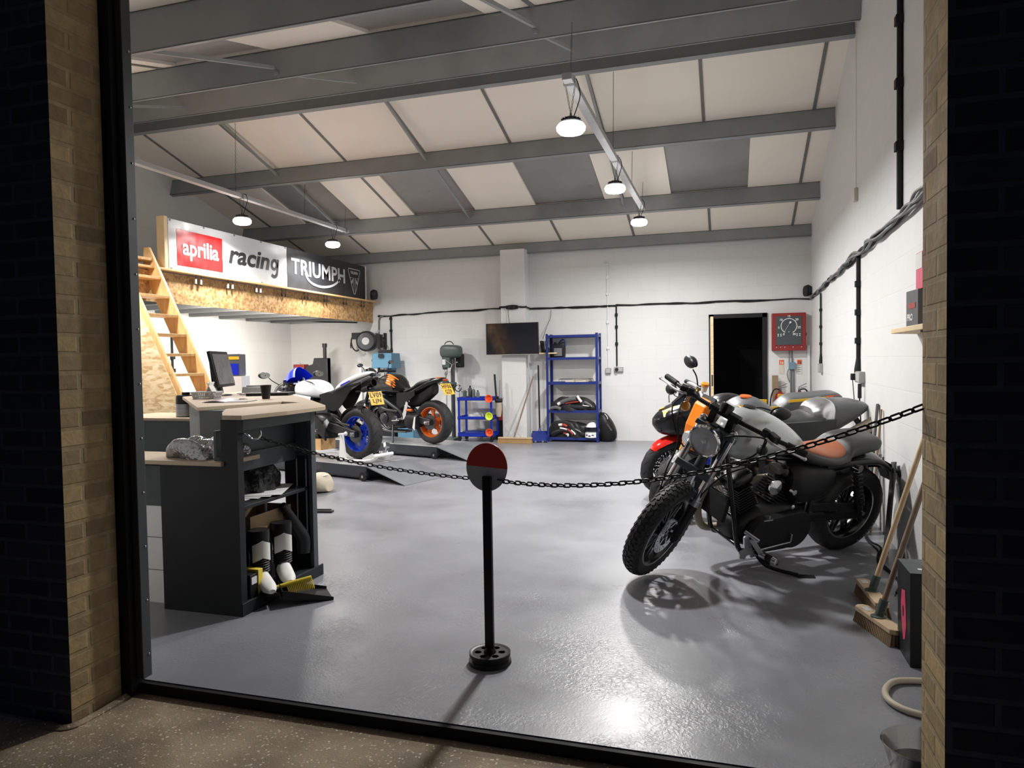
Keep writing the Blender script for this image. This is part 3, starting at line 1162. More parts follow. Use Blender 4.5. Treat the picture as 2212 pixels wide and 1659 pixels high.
g = Geo()
g.loft(heap(.42, .30, .10, 3, 2.6, .3, TR(-2.86, 3.38, .846) @ RT(10, 'Z'), 48, 26))
o = g.make('foil_bag', 'foil', smooth=70)
tag(o, 'crumpled silver plastic bag lying on the low ledge of the desk', 'bag')
t = thing('coffee_cup', 'black takeaway cup standing on the desk worktop', 'cup', (-3.47, 4.73, ZT))
g = Geo()
g.lathe([(0, 0), (.029, 0), (.042, .105), (.040, .105), (.028, .004), (0, .004)], n=28)
g.make('cup_body', 'black_satin', t)
g = Geo()
g.lathe([(.040, .103), (.0435, .104), (.0435, .108), (.040, .109)], n=28, closed=True)
g.make('rim', 'black_plastic', t)
g = Geo()
g.grid(lambda u, v: Vector((-.16 + .32 * u, -.12 + .24 * v, .004 + .012 * math.sin(u * 3 + 1) * v + .008 * math.sin(u * 6))), 16, 12, .003)
g.box((0, 0, .002), (.30, .22, .004))
o = g.make('magazine', 'dark_steel')
o.location = (-3.50, 4.36, ZT)
o.rotation_euler = (0, 0, R(15))
tag(o, 'dark grey folder with curled pages lying on the front of the desk', 'folder')
t = thing('wire_basket', 'small grey plastic basket with papers at the left of the desk', 'basket', (-4.02, 4.72, ZT), (0, 0, 17))
g = Geo()
W_, D_ = .20, .13
for z, s_ in ((.003, .88), (.022, .92), (.055, 1.0)):
    g.tube([(-W_ / 2 * s_, -D_ / 2 * s_, z), (W_ / 2 * s_, -D_ / 2 * s_, z), (W_ / 2 * s_, D_ / 2 * s_, z), (-W_ / 2 * s_, D_ / 2 * s_, z)], .0035 if z < .05 else .006, 6, closed=True)
for k in range(13):
    x = -.092 + k * .0153
    for s_ in (-1, 1):
        g.bar((x * .88, s_ * D_ / 2 * .88, .002), (x, s_ * D_ / 2, .055), .006, .003)
for k in range(8):
    y = -.055 + k * .0157
    for s_ in (-1, 1):
        g.bar((s_ * W_ / 2 * .88, y * .88, .002), (s_ * W_ / 2, y, .055), .003, .006)
g.bx(-.088, .088, -.057, .057, 0, .003)
g.make('basket_body', 'light_grey', t)
for a, x in ((22, .02), (-28, .05)):
    g = Geo()
    g.box((x, 0, .075), (.005, .09, .13), EU(0, a, 0))
    g.make('card', 'paper', t)
t = thing('biscuit_jar', 'glass clip jar of biscuits on the low counter beside the black canister', 'jar', (-4.49, 5.32, .9))
g = Geo()
g.lathe([(0, 0), (.062, 0), (.068, .01), (.068, .13), (.05, .155), (.05, .17), (.047, .17), (.047, .152), (.064, .128), (.064, .012), (0, .006)], n=28)
g.make('glass_body', 'clear_glass', t)
g = Geo()
rb = random.Random(5)
for k in range(70):
    a, r_ = rb.uniform(0, 6.28), rb.uniform(0, .045)
    g.box((r_ * math.cos(a), r_ * math.sin(a), rb.uniform(.014, .125)), (.028, .02, .007), EU(rb.uniform(0, 180), rb.uniform(0, 90), rb.uniform(0, 180)))
g.make('biscuits', 'biscuit', t, kind='stuff')
g = Geo()
g.lathe([(0, .172), (.052, .172), (.052, .182), (.03, .19), (0, .19)], n=28)
g.tube([(.05, 0, .14), (.066, 0, .15), (.07, 0, .175), (.05, 0, .19)], .002, 6)
g.make('lid', 'clear_glass', t)
t = thing('canister', 'squat black canister with silver ribbed bands on the low counter', 'canister', (-4.80, 5.36, .9))
for x, r_, h_ in ((0, .088, .20),):
    g = Geo()
    g.lathe([(0, 0), (r_, 0), (r_, h_ * .72), (r_ * .98, h_ * .93), (r_ * .86, h_), (0, h_)], n=32)
    g.make('canister_body', 'black_satin', t)
    for k in range(9):
        g = Geo()
        z = .01 + k * .0125
        g.lathe([(r_ + .002, z), (r_ + .002, z + .006), (r_ - .004, z + .006), (r_ - .004, z)], n=32, closed=True)
        g.make('band', 'alloy', t)
    g = Geo()
    g.cyl((0, 0, h_), (0, 0, h_ + .025), .035)
    g.make('cap', 'black_plastic', t)
t = dup(t, (-4.63, 5.46, .9), None, 'black canister standing behind and right of the squat banded one')
# monitor, seen almost edge on
t = thing('computer_monitor', 'black widescreen monitor turned edge-on on the reception desk', 'monitor', (-4.30, 5.24, ZT), (0, 0, 113))
g = Geo()
g.box((0, 0, .235), (.50, .03, .32), EU(-12, 0, 0))
g.make('panel_housing', 'black_satin', t, bevel=.006)
g = Geo()
g.box((0, -.019, .235), (.46, .006, .27), EU(-12, 0, 0))
g.make('screen', 'screen_grey', t)
g = Geo()
g.box((0, .03, .12), (.07, .03, .2), EU(-12, 0, 0))
g.make('stand', 'black_satin', t)
g = Geo()
g.lathe([(0, 0), (.11, 0), (.11, .008), (.03, .018), (0, .02)], (0, .03, 0), n=28)
g.make('base', 'black_satin', t)
t = thing('computer_monitor', 'thin upright black screen seen on its edge, left of the grey monitor', 'monitor', (-4.56, 5.44, ZT), (0, 0, 126))
g = Geo()
g.box((0, 0, .19), (.26, .022, .40), EU(-5, 0, 0))
g.make('panel', 'black_satin', t, bevel=.004)
g = Geo()
g.box((0, 0, .01), (.16, .12, .016))
g.make('foot', 'black_satin', t, bevel=.004)
t = thing('card_printer', 'small grey receipt printer behind the tangle of white cable on the desk', 'printer', (-4.15, 5.5, ZT), (0, 0, 20))
g = Geo()
g.box((0, 0, .035), (.2, .16, .07), tx=.92, ty=.9)
g.make('body', 'light_grey', t, bevel=.008)
g = Geo()
g.box((0, .02, .074), (.14, .1, .01))
g.make('lid', 'grey_plastic', t, bevel=.003)
g = Geo()
for k in range(3):
    g.tube([(rb.uniform(-.12, .12), rb.uniform(-.07, .07), .008 + .012 * rb.random()) for _ in range(9)], .004, 6, k=5)
o = g.make('cable_tangle', 'white_paint')
o.location = (-4.02, 5.3, ZT)
tag(o, 'tangle of thin white cable lying on the desk beside the printer', 'cable')
t = thing('laptop', 'flat black laptop lying closed at the back edge of the desk', 'laptop', (-3.82, 5.28, ZT), (0, 0, 20))
g = Geo()
g.box((0, 0, .008), (.36, .24, .016))
g.make('base', 'black_satin', t, bevel=.004)
g = Geo()
g.box((0, 0, .0205), (.36, .24, .008))
g.make('lid', 'black_plastic', t, bevel=.003)
t = thing('car_keys', 'small bunch of keys lying beside the black cup', 'keys', (-3.60, 4.66, ZT), (0, 0, 30))
g = Geo()
g.lathe([(.010, .001), (.012, .003), (.010, .004), (.0085, .003)], n=14, closed=True)
g.make('ring', 'steel', t)
g = Geo()
g.box((-.04, 0, .002), (.05, .01, .003))
g.box((-.03, .02, .003), (.04, .022, .006), EU(0, 0, -30))
g.make('key', 'dark_steel', t)
# oil drum / blue tub behind the stair
t = thing('oil_tub', 'blue and yellow square oil tub showing between stair and monitor', 'tub', (-5.55, 6.95, 0), (0, 0, 20))
g = Geo()
g.box((0, 0, .62), (.30, .30, 1.24))
g.make('stand_shelf', 'white_paint', t)
g = Geo()
g.box((0, 0, 1.37), (.24, .24, .26))
g.make('tub_body', 'grey_paint', t, bevel=.01)
g = Geo()
g.box((0, -.122, 1.32), (.22, .004, .13))
g.make('blue_label', 'race_blue', t)
g = Geo()
g.box((0, -.122, 1.45), (.24, .006, .035))
g.make('yellow_band', 'yellow', t)

# ---- things in the open end shelves
g = Geo()
g.loft(heap(.30, .36, .17, 11, 2.2, .3, TR(-2.84, 3.70, .598), 44, 24))
tag(g.make('bin_bag', 'bin_bag', smooth=70), 'shiny dark grey plastic bag on the upper shelf of the desk end', 'bag')
g = Geo()
for k in range(4):
    g.box((-2.80 + .02 * k, 3.62 + .03 * k, .587 + k * .003), (.26, .40, .002), EU(0, 0, 8 * k))
tag(g.make('loose_papers', 'paper', smooth=0, kind=None), 'loose sheets of white paper under the grey plastic bag', 'paper')
t = thing('open_carton', 'open brown cardboard tray wedged behind the boots', 'box', (-2.80, 3.70, .36))
g = Geo()
g.bx(-.13, .13, -.24, .16, 0, .006)
g.bx(-.13, -.124, -.24, .16, 0, .12)
g.bx(.124, .13, -.24, .16, 0, .12)
g.bx(-.13, .13, -.24, -.234, 0, .12)
g.bx(-.13, .13, .154, .16, 0, .12)
g.make('tray', 'cardboard', t, smooth=0)
g = Geo()
g.bx(-.12, .12, -.2, .1, -.30, 0)
g.make('box_below', 'cabinet_dark', t, smooth=0)
g = Geo()
g.cyl((.02, .05, .006), (.02, .05, .15), .012)
g.make('tube', 'paper', t)


def boot(parent_loc, rz, label):
    t = thing('racing_boot', label, 'boot', parent_loc, (0, 0, rz), 'racing boots in the desk shelves')
    # toe towards +x
    g = Geo()
    g.tube([(-.005, 0, .03), (-.01, 0, .10), (-.015, 0, .17), (-.02, 0, .25), (-.02, 0, .31), (-.02, 0, .345)], [.044, .046, .05, .058, .062, .06], 20, k=3, cap=False)
    g.tube([(-.02, 0, .345), (-.02, 0, .34), (-.02, 0, .2)], [.06, .052, .045], 20, cap=True)
    g.make('shaft', 'black_satin', t)
    g = Geo()
    g.body([(-.065, .085, .012, .03, 2.2), (-.03, .12, .01, .042, 2.2), (.03, .115, .01, .042, 2.2), (.09, .085, .01, .044, 2.3), (.14, .065, .01, .04, 2.3), (.175, .04, .015, .02, 2)], 20, 4)
    g.make('foot', 'suit_white', t)
    g = Geo()
    g.body([(-.075, .014, 0, .03, 2.6), (0, .014, 0, .036, 2.6), (.09, .014, 0, .047, 2.6), (.17, .016, .002, .03, 2.4)], 18, 4)
    g.make('sole', 'black_matt', t)
    g = Geo()
    for a0, a1, z0, z1, r_ in ((-55, 55, .19, .29, .0625), (-150, -95, .12, .24, .056), (95, 150, .12, .24, .056)):
        g.grid(lambda u, v: Vector((-.018 + (r_ + .001) * math.cos(R(a0 + (a1 - a0) * u)), (r_ + .001) * math.sin(R(a0 + (a1 - a0) * u)), z0 + (z1 - z0) * v - .05 * abs(u - .5))), 10, 6, .006)
    g.make('shin_guard', 'suit_white', t)
    g = Geo()
    for k in range(6):
        g.lathe([(.0535, -.004), (.0575, 0), (.0535, .004)], (-.012, 0, .105 + k * .014), n=20)
    g.make('flex_ribs', 'black_plastic', t)
    return t


boot((-2.60, 3.45, .066), -34, 'white and black racing boot nearest the desk corner, on the bottom shelf')
boot((-2.59, 3.65, .066), -42, 'white and black racing boot behind its twin, on the bottom shelf')
for (x, y, z, L_, a, sd, lb) in ((-2.80, 3.78, .13, .42, 62, 21, 'black leather jacket sleeve slumped in the bottom of the desk shelves'),):
    g = Geo()
    g.tube([(-2.64, 3.73, .50), (-2.63, 3.77, .44), (-2.61, 3.83, .34), (-2.59, 3.87, .26), (-2.59, 3.87, .17)], [.022, .03, .038, .042, .04], 16, k=5)
    g.tube([(-2.82, 3.30, .34), (-2.82, 3.45, .35), (-2.78, 3.6, .33), (-2.70, 3.74, .30)], [.04, .06, .06, .05], 16, k=5)
    g.loft(heap(.30, .36, .20, sd, 2.4, .25, TR(-2.82, 3.72, .066), 36, 18))
    tag(g.make('leather_jacket', 'leather_black', smooth=70), lb, 'jacket')
t = thing('yellow_box', 'small yellow and black carton on the bottom shelf by the desk corner', 'box', (-2.595, 3.335, .066))
g = Geo()
g.bx(-.06, .045, -.045, .045, 0, .13)
g.make('carton', 'black_satin', t, bevel=.002)
g = Geo()
g.bx(-.062, .05, .02, .06, .0, .145)
g.make('yellow_flap', 'brush_yellow', t, bevel=.002)
g = Geo()
g.bx(.0455, .0475, -.035, .01, .075, .115)
g.make('label', 'paper', t)
# dustpan with brush on the floor
t = thing('dustpan', 'black dustpan lying on the floor in front of the desk shelves', 'dustpan', (-2.37, 3.55, 0), (0, 0, 42))
g = Geo()
g.grid(lambda u, v: Vector((-.14 + .28 * u, -.11 + .22 * v, .045 - .042 * u)), 8, 8, .003)
for s in (-1, 1):
    g.grid(lambda u, v: Vector((-.14 + .28 * u, s * .11, .045 - .042 * u + v * (.05 - .035 * u))), 8, 3, .003)
g.grid(lambda u, v: Vector((-.14, -.11 + .22 * u, .045 + v * .05)), 6, 3, .003)
g.make('pan', 'black_plastic', t)
g = Geo()
g.tube([(-.14, 0, .07), (-.2, 0, .075), (-.28, 0, .055)], [.014, .016, .013], 10, k=3)
g.make('handle', 'black_plastic', t)
t = thing('hand_brush', 'yellow hand brush resting across the black dustpan', 'brush', (-2.46, 3.50, .085), (0, -8, 33))
g = Geo()
g.tube([(-.17, 0, -.008), (-.08, 0, .0), (.0, 0, .004), (.14, 0, .012)], [.008, .010, .014, .013], 10, k=3)
g.make('handle', 'brush_yellow', t)
g = Geo()
for k in range(60):
    x = .0 + .14 * (k % 15) / 14
    y = -.012 + .008 * (k // 15)
    g.bar((x, y, 0), (x + .006, y * 1.8 - .006, -.05), .003, .003)
g.make('bristles', 'brush_yellow', t, kind='stuff')
# hook and things under the chain
g = Geo()
g.tube([(-2.535, 3.228, .995), (-2.505, 3.228, .995), (-2.49, 3.235, .985), (-2.475, 3.25, .965), (-2.455, 3.27, .968), (-2.45, 3.285, .985), (-2.452, 3.285, 1.008)], .0045, 8, k=4)
tag(g.make('screw_hook', 'chrome'), 'open steel screw hook in the desk stile holding the chain', 'hook')
# ================================================================ along the back wall
# television on the pier
t = thing('television', 'wall-mounted black flat television on the white pier', 'television', (-3.475, 11.40, 1.73), (0, 0, -3))
g = Geo()
g.box((0, 0, 0), (.935, .035, .54))
g.make('bezel', 'black_satin', t, bevel=.004)
g = Geo()
g.box((0, -.0185, .006), (.90, .002, .50))
g.make('screen', 'dark_glass', t)
g = Geo()
g.box((0, -.018, -.262), (.93, .004, .01))
g.make('lower_trim', 'alloy', t)
g = Geo()
g.box((0, .05, 0), (.3, .07, .25))
g.make('wall_mount', 'dark_steel', t)
t = thing('router_shelf', 'little wooden wall shelf between television and shelving rack', 'shelf', (-2.93, 11.55, 1.47))
g = Geo()
g.bx(-.14, .20, -.06, .235, 0, .02)
g.make('board', 'pine_pale', t)
t = thing('router', 'black broadband box leaning on the little shelf behind the television', 'router', (-2.95, 11.6, 1.492))
g = Geo()
g.box((-.05, 0, .1), (.035, .14, .2), EU(0, -8, 0))
g.make('box_body', 'black_satin', t, bevel=.004)
g = Geo()
g.body([(0, .05, 0, .05, 2), (.04, .10, 0, .06, 2), (.09, .03, 0, .04, 2)], 14, 3)
g.make('power_brick', 'black_plastic', t)
# boltless shelving
RX0, RX1, RY0, RY1 = -2.905, -2.03, 11.44, 11.77
t = thing('shelving_rack', 'five-tier blue steel shelving rack against the back wall', 'rack', (RX0, RY0, 0))
RW, RD = RX1 - RX0, RY1 - RY0
for i, (x, y) in enumerate(((0, 0), (RW, 0), (0, RD), (RW, RD))):
    g = Geo()
    sx, sy = (1 if x == 0 else -1), (1 if y == 0 else -1)
    g.box((x + sx * .02, y + sy * .001, .90), (.04, .002, 1.80))
    g.box((x + sx * .001, y + sy * .02, .90), (.002, .04, 1.80))
    g.box((x + sx * .015, y + sy * .015, .006), (.035, .035, .012))
    g.make('upright', 'rack_blue', t, smooth=0)
TZ = (.055, .505, .975, 1.385, 1.755)
for z in TZ:
    g = Geo()
    g.bx(.002, RW - .002, .002, .016, z - .02, z + .022)
    g.bx(.002, RW - .002, RD - .016, RD - .002, z - .02, z + .022)
    g.bx(.002, .016, .016, RD - .016, z - .02, z + .022)
    g.bx(RW - .016, RW - .002, .016, RD - .016, z - .02, z + .022)
    g.make('shelf_beam', 'rack_blue', t, smooth=0)
    g = Geo()
    g.bx(.016, RW - .016, .014, RD - .014, z + .004, z + .012)
    g.make('shelf_board', 'light_grey', t, smooth=0)


def rack_z(i):
    return TZ[i] + .012


t = thing('oil_can', 'dark blue plastic oil can with a handle on the second shelf of the rack', 'can', (-2.71, 11.58, rack_z(3)), (0, 0, -6))
g = Geo()
g.body([(-.115, .20, 0, .05, 3), (-.1, .235, 0, .055, 3.5), (.02, .255, 0, .055, 3.5), (.07, .27, 0, .055, 3.5), (.1, .26, 0, .05, 3)], 20, 3)
g.make('body', 'cabinet_dark', t)
g = Geo()
g.tube([(.0, 0, .25), (.05, 0, .30), (.10, 0, .29), (.112, 0, .2)], .014, 8, k=4)
g.make('handle', 'rack_blue', t)
g = Geo()
g.cyl((-.07, 0, .22), (-.07, 0, .265), .022)
g.make('cap', 'black_plastic', t)
g = Geo()
g.box((-.0, -.057, .10), (.14, .004, .13))
g.make('label', 'mid_grey', t)
t = thing('wire_tray', 'low wire tray holding flat cartons on the middle shelf of the rack', 'tray', (-2.43, 11.6, rack_z(2)))
g = Geo()
for z in (.004, .055):
    g.tube([(-.27, -.10, z), (.27, -.10, z), (.27, .1, z), (-.27, .1, z)], .004, 6, closed=True)
for x in (-.27, 0, .27):
    for y in (-.1, .1):
        g.cyl((x, y, .004), (x, y, .055), .003, n=6)
g.make('frame', 'dark_steel', t)
for x, w_, h_, rz in ((-.02, .3, .03, 4), (.06, .26, .055, -5)):
    g = Geo()
    g.box((x, 0, h_ / 2 + .002), (w_, .16, h_), RT(rz, 'Z'))
    g.make('carton', 'cream', t)


def suit(x, z, L_, H_, seed, label, cols, top):
    t = thing('leather_suit', label, 'motorcycle suit', (x, 11.58, z))
    g = Geo()
    g.loft(heap(L_, .27, H_, seed, 2.2, .28, Matrix(), 44, 24))
    g.make('body', 'leather_black', t, smooth=70)
    r_ = random.Random(seed)
    for m, pts, w in cols:
        g = Geo()
        n = len(pts)
        q = cat([(a, -.135 - .0 * b, c) for a, b, c in pts], 4)
        g.tube([(a, b - .01, c) for a, b, c in q], w, 10, flat=1)
        g.make('panel', m, t)
    g = Geo()
    g.tube(cat([(a, b, c) for a, b, c in top], 4), .042, 12)
    g.make('sleeve', 'leather_black', t)
    return t


suit(-2.46, rack_z(1), .74, .20, 5, 'black leather suit with grey, red and white panels on the fourth shelf down', (
    ('suit_grey', [(-.20, 0, .14), (-.06, 0, .19), (.06, 0, .205)], .035), ('suit_red', [(-.12, 0, .125), (0, 0, .145), (.10, 0, .155)], .012),
    ('suit_white', [(.08, 0, .25), (.11, 0, .20), (.15, 0, .15)], .022), ('suit_white', [(-.25, 0, .11), (-.2, 0, .135), (-.15, 0, .145)], .026),
    ('suit_white', [(.17, 0, .095), (.24, 0, .085), (.32, 0, .085)], .009), ('suit_grey', [(-.36, 0, .045), (-.28, 0, .06), (-.2, 0, .03)], .03), ('suit_grey', [(.2, 0, .15), (.26, 0, .12), (.31, 0, .09)], .022)),
    [(-.32, -.06, .06), (-.1, -.1, .07), (.15, -.10, .06), (.34, -.05, .05)])
suit(-2.56, rack_z(0), .62, .26, 9, 'black leather suit with red and white stripes heaped on the bottom shelf', (
    ('suit_white', [(-.14, 0, .215), (-.10, 0, .22), (-.08, 0, .218)], .022), ('suit_red', [(-.08, 0, .22), (-.04, 0, .215), (0, 0, .19)], .022),
    ('suit_white', [(-.12, 0, .165), (-.05, 0, .155), (.0, 0, .14)], .014), ('suit_red', [(0, 0, .15), (.05, 0, .115), (.10, 0, .06)], .016),
    ('suit_white', [(.07, 0, .13), (.12, 0, .09), (.14, 0, .06)], .014), ('suit_white', [(-.02, 0, .065), (.02, 0, .06), (.01, 0, .03)], .014), ('suit_red', [(-.06, 0, .08), (-.03, 0, .075), (0, 0, .07)], .013), ('mid_grey', [(.14, 0, .15), (.2, 0, .12), (.23, 0, .10)], .014)),
    [(-.28, -.07, .05), (-.1, -.11, .12), (.1, -.11, .10), (.27, -.06, .05)])
t = thing('crash_helmet', 'white full-face helmet with black visor on the bottom shelf of the rack', 'helmet', (-2.15, 11.54, rack_z(0) + .13), (0, 0, -8))
g = Geo()
g.ball((0, 0, 0), (.12, .145, .13), 26)
g.make('shell', 'white_gloss', t)
g = Geo()
g.grid(lambda u, v: Vector((.126 * math.sin(R(-62 + 124 * u)) * (1 - .0 * v), -.150 * math.cos(R(-62 + 124 * u) * .9), -.02 + .075 * v)), 14, 5, .004)
g.make('visor', 'dark_glass', t)
g = Geo()
g.grid(lambda u, v: Vector((.115 * math.sin(R(-55 + 110 * u)), -.155 * math.cos(R(-55 + 110 * u) * .9) - .008, -.115 + .08 * v)), 14, 5, .012)
g.make('chin_bar', 'white_gloss', t)
for s in (-1, 0, 1):
    g = Geo()
    g.box((s * .05, -.163 + .015 * abs(s), -.085 + .012 * abs(s)), (.035, .008, .016), RT(s * 25, 'Z'))
    g.make('vent', 'black_matt', t)
t = thing('backpack', 'black hard-shell backpack leaning against the right side of the rack', 'backpack', (-1.865, 11.62, 0), (0, -12, 0))
g = Geo()
g.body([(-.13, .42, .03, .10, 2.5), (-.06, .50, .0, .13, 2.5), (.03, .47, .0, .13, 2.2), (.10, .33, .03, .10, 2), (.13, .22, .10, .05, 2)], 24, 5)
g.make('shell', 'black_satin', t)
g = Geo()
for k in range(6):
    g.box((.035 + k * .008, -.13, .29 - k * .02), (.022, .006, .010), RT(20, 'Y'))
g.make('lettering', 'mid_grey', t, smooth=0)
g = Geo()
g.tube([(.02, -.09, .47), (.05, -.11, .42), (.055, -.125, .38)], .006, 8, k=3)
g.make('piping', 'suit_white', t)
# three-tier tool trolley
CX0, CX1, CY0, CY1 = -4.41, -3.80, 11.22, 11.60
t = thing('tool_trolley', 'three-tier bright blue steel tool trolley on castors', 'trolley', (CX0, CY0, 0))
CW, CD = CX1 - CX0, CY1 - CY0
for x in (.0, CW - .03):
    for y in (0, CD - .03):
        g = Geo()
        g.bx(x, x + .03, y, y + .03, .085, .75)
        g.make('upright', 'cart_blue', t, smooth=0)
        g = Geo()
        g.cyl((x + .015, y, .032), (x + .015, y + .022, .032), .032, n=18)
        g.box((x + .015, y + .012, .07), (.03, .03, .035))
        g.make('castor', 'black_plastic', t)
for z, h in ((.70, .055), (.38, .05), (.085, .06)):
    g = Geo()
    g.bx(-.005, CW + .005, -.005, CD + .005, z, z + .006)
    for a in ((-.005, CW + .005, -.005, .0, z, z + h), (-.005, CW + .005, CD, CD + .005, z, z + h), (-.005, .0, -.005, CD, z, z + h), (CW, CW + .005, -.005, CD, z, z + h)):
        g.bx(*a)
    g.make('tray', 'cart_blue', t, smooth=0)
for i, (z, m, c) in enumerate(((.735, 'orange_red', 'top tray'), (.44, 'lime', 'middle tray'), (.165, 'orange_red', 'bottom tray'))):
    b = thing('magnetic_dish', '%s plastic dish on the right post of the blue trolley, %s' % (('orange', 'lime green', 'orange')[i], c), 'dish', (-3.835, 11.205, z), (90, 0, 0), 'coloured dishes on the trolley post')
    g = Geo()
    g.lathe([(0, 0), (.035, 0), (.06, .028), (.068, .030), (.068, .034), (.056, .033), (.032, .006), (0, .006)], n=30)
    g.make('bowl', m, b)
    g = Geo()
    g.lathe([(0, .006), (.02, .006), (.018, .016), (0, .016)], n=20)
    g.make('magnet_boss', m, b)
for i, (x, h, r_, m, nm, lb) in enumerate(((-4.33, .19, .033, 'green_grey', 'spray_can', 'dark green spray can at the left of the trolley top'), (-4.24, .24, .034, 'gunmetal', 'spray_can', 'tallest dark aerosol can on the trolley top'),
                                         (-4.17, .21, .03, 'green_grey', 'spray_can', 'green bottle beside the tallest aerosol'), (-4.10, .16, .03, 'mid_grey', 'spray_can', 'short grey tin at the right end of the aerosols'))):
    b = thing(nm, lb, 'can', (x, 11.36 + .02 * (i % 2), .708))
    g = Geo()
    g.lathe([(0, 0), (r_, 0), (r_, h * .75), (r_ * .5, h * .86), (0, h * .86)], n=22)
    g.make('can_body', m, b)
    g = Geo()
    g.cyl((0, 0, h * .84), (0, 0, h), r_ * .45)
    g.make('nozzle_cap', 'black_plastic' if i % 2 else 'light_grey', b)
t = thing('socket_set_case', 'flat dark tool case lying on the right of the trolley top', 'case', (-3.94, 11.40, .708))
g = Geo()
g.bx(-.12, .10, -.1, .1, 0, .03)
g.make('case_body', 'black_satin', t, bevel=.004)
g = Geo()
g.body([(-.22, .075, 0, .12, 3), (0, .09, 0, .14, 3), (.18, .075, 0, .12, 3)], 18, 3)
o = g.make('blue_case', 'rack_blue')
o.location = (-4.15, 11.42, .094)
tag(o, 'blue plastic drill case in the bottom tray of the trolley', 'case')
g = Geo()
g.loft(heap(.30, .22, .10, 31, 2.3, .2, TR(-4.16, 11.42, .388), 36, 18))
tag(g.make('plastic_packet', 'light_grey', smooth=70), 'crumpled pale plastic packet in the middle tray of the trolley', 'packet')
t = thing('brush_pot', 'tan pouch of brushes and files hung on the trolley right side', 'tool pouch', (-3.72, 11.36, .42))
g = Geo()
g.lathe([(0, 0), (.035, .0), (.055, .12), (.055, .24), (.05, .24), (.048, .12), (0, .01)], n=20)
g.make('pouch', 'hose_beige', t)
for i, (dx, h, m, r_) in enumerate(((-.05, .72, 'cabinet_dark', .018), (.02, .62, 'mid_grey', .007), (.04, .38, 'steel', .006), (-.01, .34, 'black_matt', .012), (.07, .33, 'steel', .005))):
    g = Geo()
    g.tube([(dx * .4, 0, .05), (dx * .7, 0, .2), (dx * 1.3, .0, h)], r_, 8)
    g.make('tool', m, t)
g = Geo()
g.ball((0, -.01, .27), (.07, .05, .04), 12)
g.make('rag', 'leather_black', t)
t = thing('waste_bin', 'tall dark red and black bin between trolley and pier', 'bin', (-3.76, 11.655, 0))
g = Geo()
g.box((0, 0, .36), (.09, .16, .72), tx=1.1, ty=1.1)
g.make('body', 'cabinet_dark', t, bevel=.01)
g = Geo()
g.box((.0, -.087, .45), (.07, .004, .22))
g.make('panel', 'suit_red', t)
# broom and long-handled dustpan
t = thing('platform_broom', 'wide wooden broom standing on its bristles with its handle against the pier', 'broom', (-3.37, 11.13, 0))
g = Geo()
g.bx(-.29, .29, -.03, .03, .075, .10)
g.make('head', 'broom_wood', t, bevel=.004)
g = Geo()
for k in range(58):
    x = -.283 + k * .0098
    for y in (-.02, 0, .02):
        g.bar((x, y, .075), (x * 1.06, y * 1.9, .001), .007, .006)
g.make('bristles', 'bristle', t, kind='stuff')
hx, hy, hz = .235, .345, 1.10
g = Geo()
g.tube([(-.02, .0, .09), (hx, hy, hz)], .0125, 10)
g.make('handle', 'handle_dark', t)
g = Geo()
for s in (-1, 1):
    g.tube([(s * .10, 0, .10), (s * .05, .03, .15), (.02, .05, .20)], .004, 6, k=4)
g.make('stay', 'steel', t)
t = thing('lobby_dustpan', 'blue long-handled dustpan standing beside the shelving rack', 'dustpan', (-3.02, 11.38, 0), (0, 0, 12))
g = Geo()
g.grid(lambda u, v: Vector((-.14 + .28 * u, -.11 + .20 * v, .02 + .16 * v * (1 - .25 * (2 * u - 1) ** 2))), 12, 8, .01)
for s in (-1, 1):
    g.bar((s * .135, -.10, .035), (s * .12, .09, .10), .012, .07)
g.box((0, .095, .09), (.25, .012, .17))
g.make('pan', 'rack_blue', t, bevel=.002)
for s in (-1, 1):
    g = Geo()
    g.box((s * .06, -.112, .02), (.035, .012, .03))
    g.make('foot', 'mid_grey', t)
g = Geo()
g.tube([(0, .09, .12), (0, .12, .22)], [.03, .016], 10)
g.make('socket', 'rack_blue', t)
g = Geo()
g.tube([(0, .12, .22), (-.01, .16, 1.28)], .013, 10)
g.make('handle', 'black_satin', t)
# pillar drill
PX, PY = -4.63, 11.53
t = thing('pillar_drill', 'green-grey pillar drill standing left of the blue trolley', 'drill', (PX, PY, 0))
g = Geo()
g.box((0, -.08, .02), (.26, .42, .04), tx=.9, ty=.95)
g.make('base', 'green_grey', t, bevel=.008)
g = Geo()
g.cyl((0, .04, .04), (0, .04, 1.45), .036)
g.make('column', 'old_wood' if 0 else 'dark_steel', t)
g = Geo()
g.body([(-.19, 1.62, 1.47, .07, 3), (-.14, 1.66, 1.42, .09, 3), (.02, 1.66, 1.42, .11, 3), (.14, 1.645, 1.44, .11, 3), (.17, 1.62, 1.47, .10, 3)], 22, 3)
g.make('belt_cover', 'green_grey', t)
g = Geo()
g.box((-.06, -.05, 1.35), (.14, .17, .18))
g.box((-.10, -.06, 1.27), (.07, .08, .08))
g.make('gearbox', 'green_grey', t, bevel=.01)
g = Geo()
g.box((.12, .1, 1.38), (.12, .14, .24))
g.make('motor', 'black_matt', t, bevel=.02)
g = Geo()
g.lathe([(0, 1.24), (.022, 1.24), (.03, 1.2), (.03, 1.15), (.012, 1.12), (.009, 1.06), (.002, 1.02), (0, 1.02)], (-.09, -.06, 0), n=18)
g.make('chuck', 'steel', t)
g = Geo()
g.tube([(-.12, -.02, 1.665), (-.08, -.02, 1.71), (.0, -.02, 1.715), (.05, -.02, 1.665)], .008, 8, k=4)
g.make('lift_handle', 'black_matt', t)
g = Geo()
g.box((-.09, -.138, 1.36), (.06, .004, .09))
g.make('label', 'paper', t)
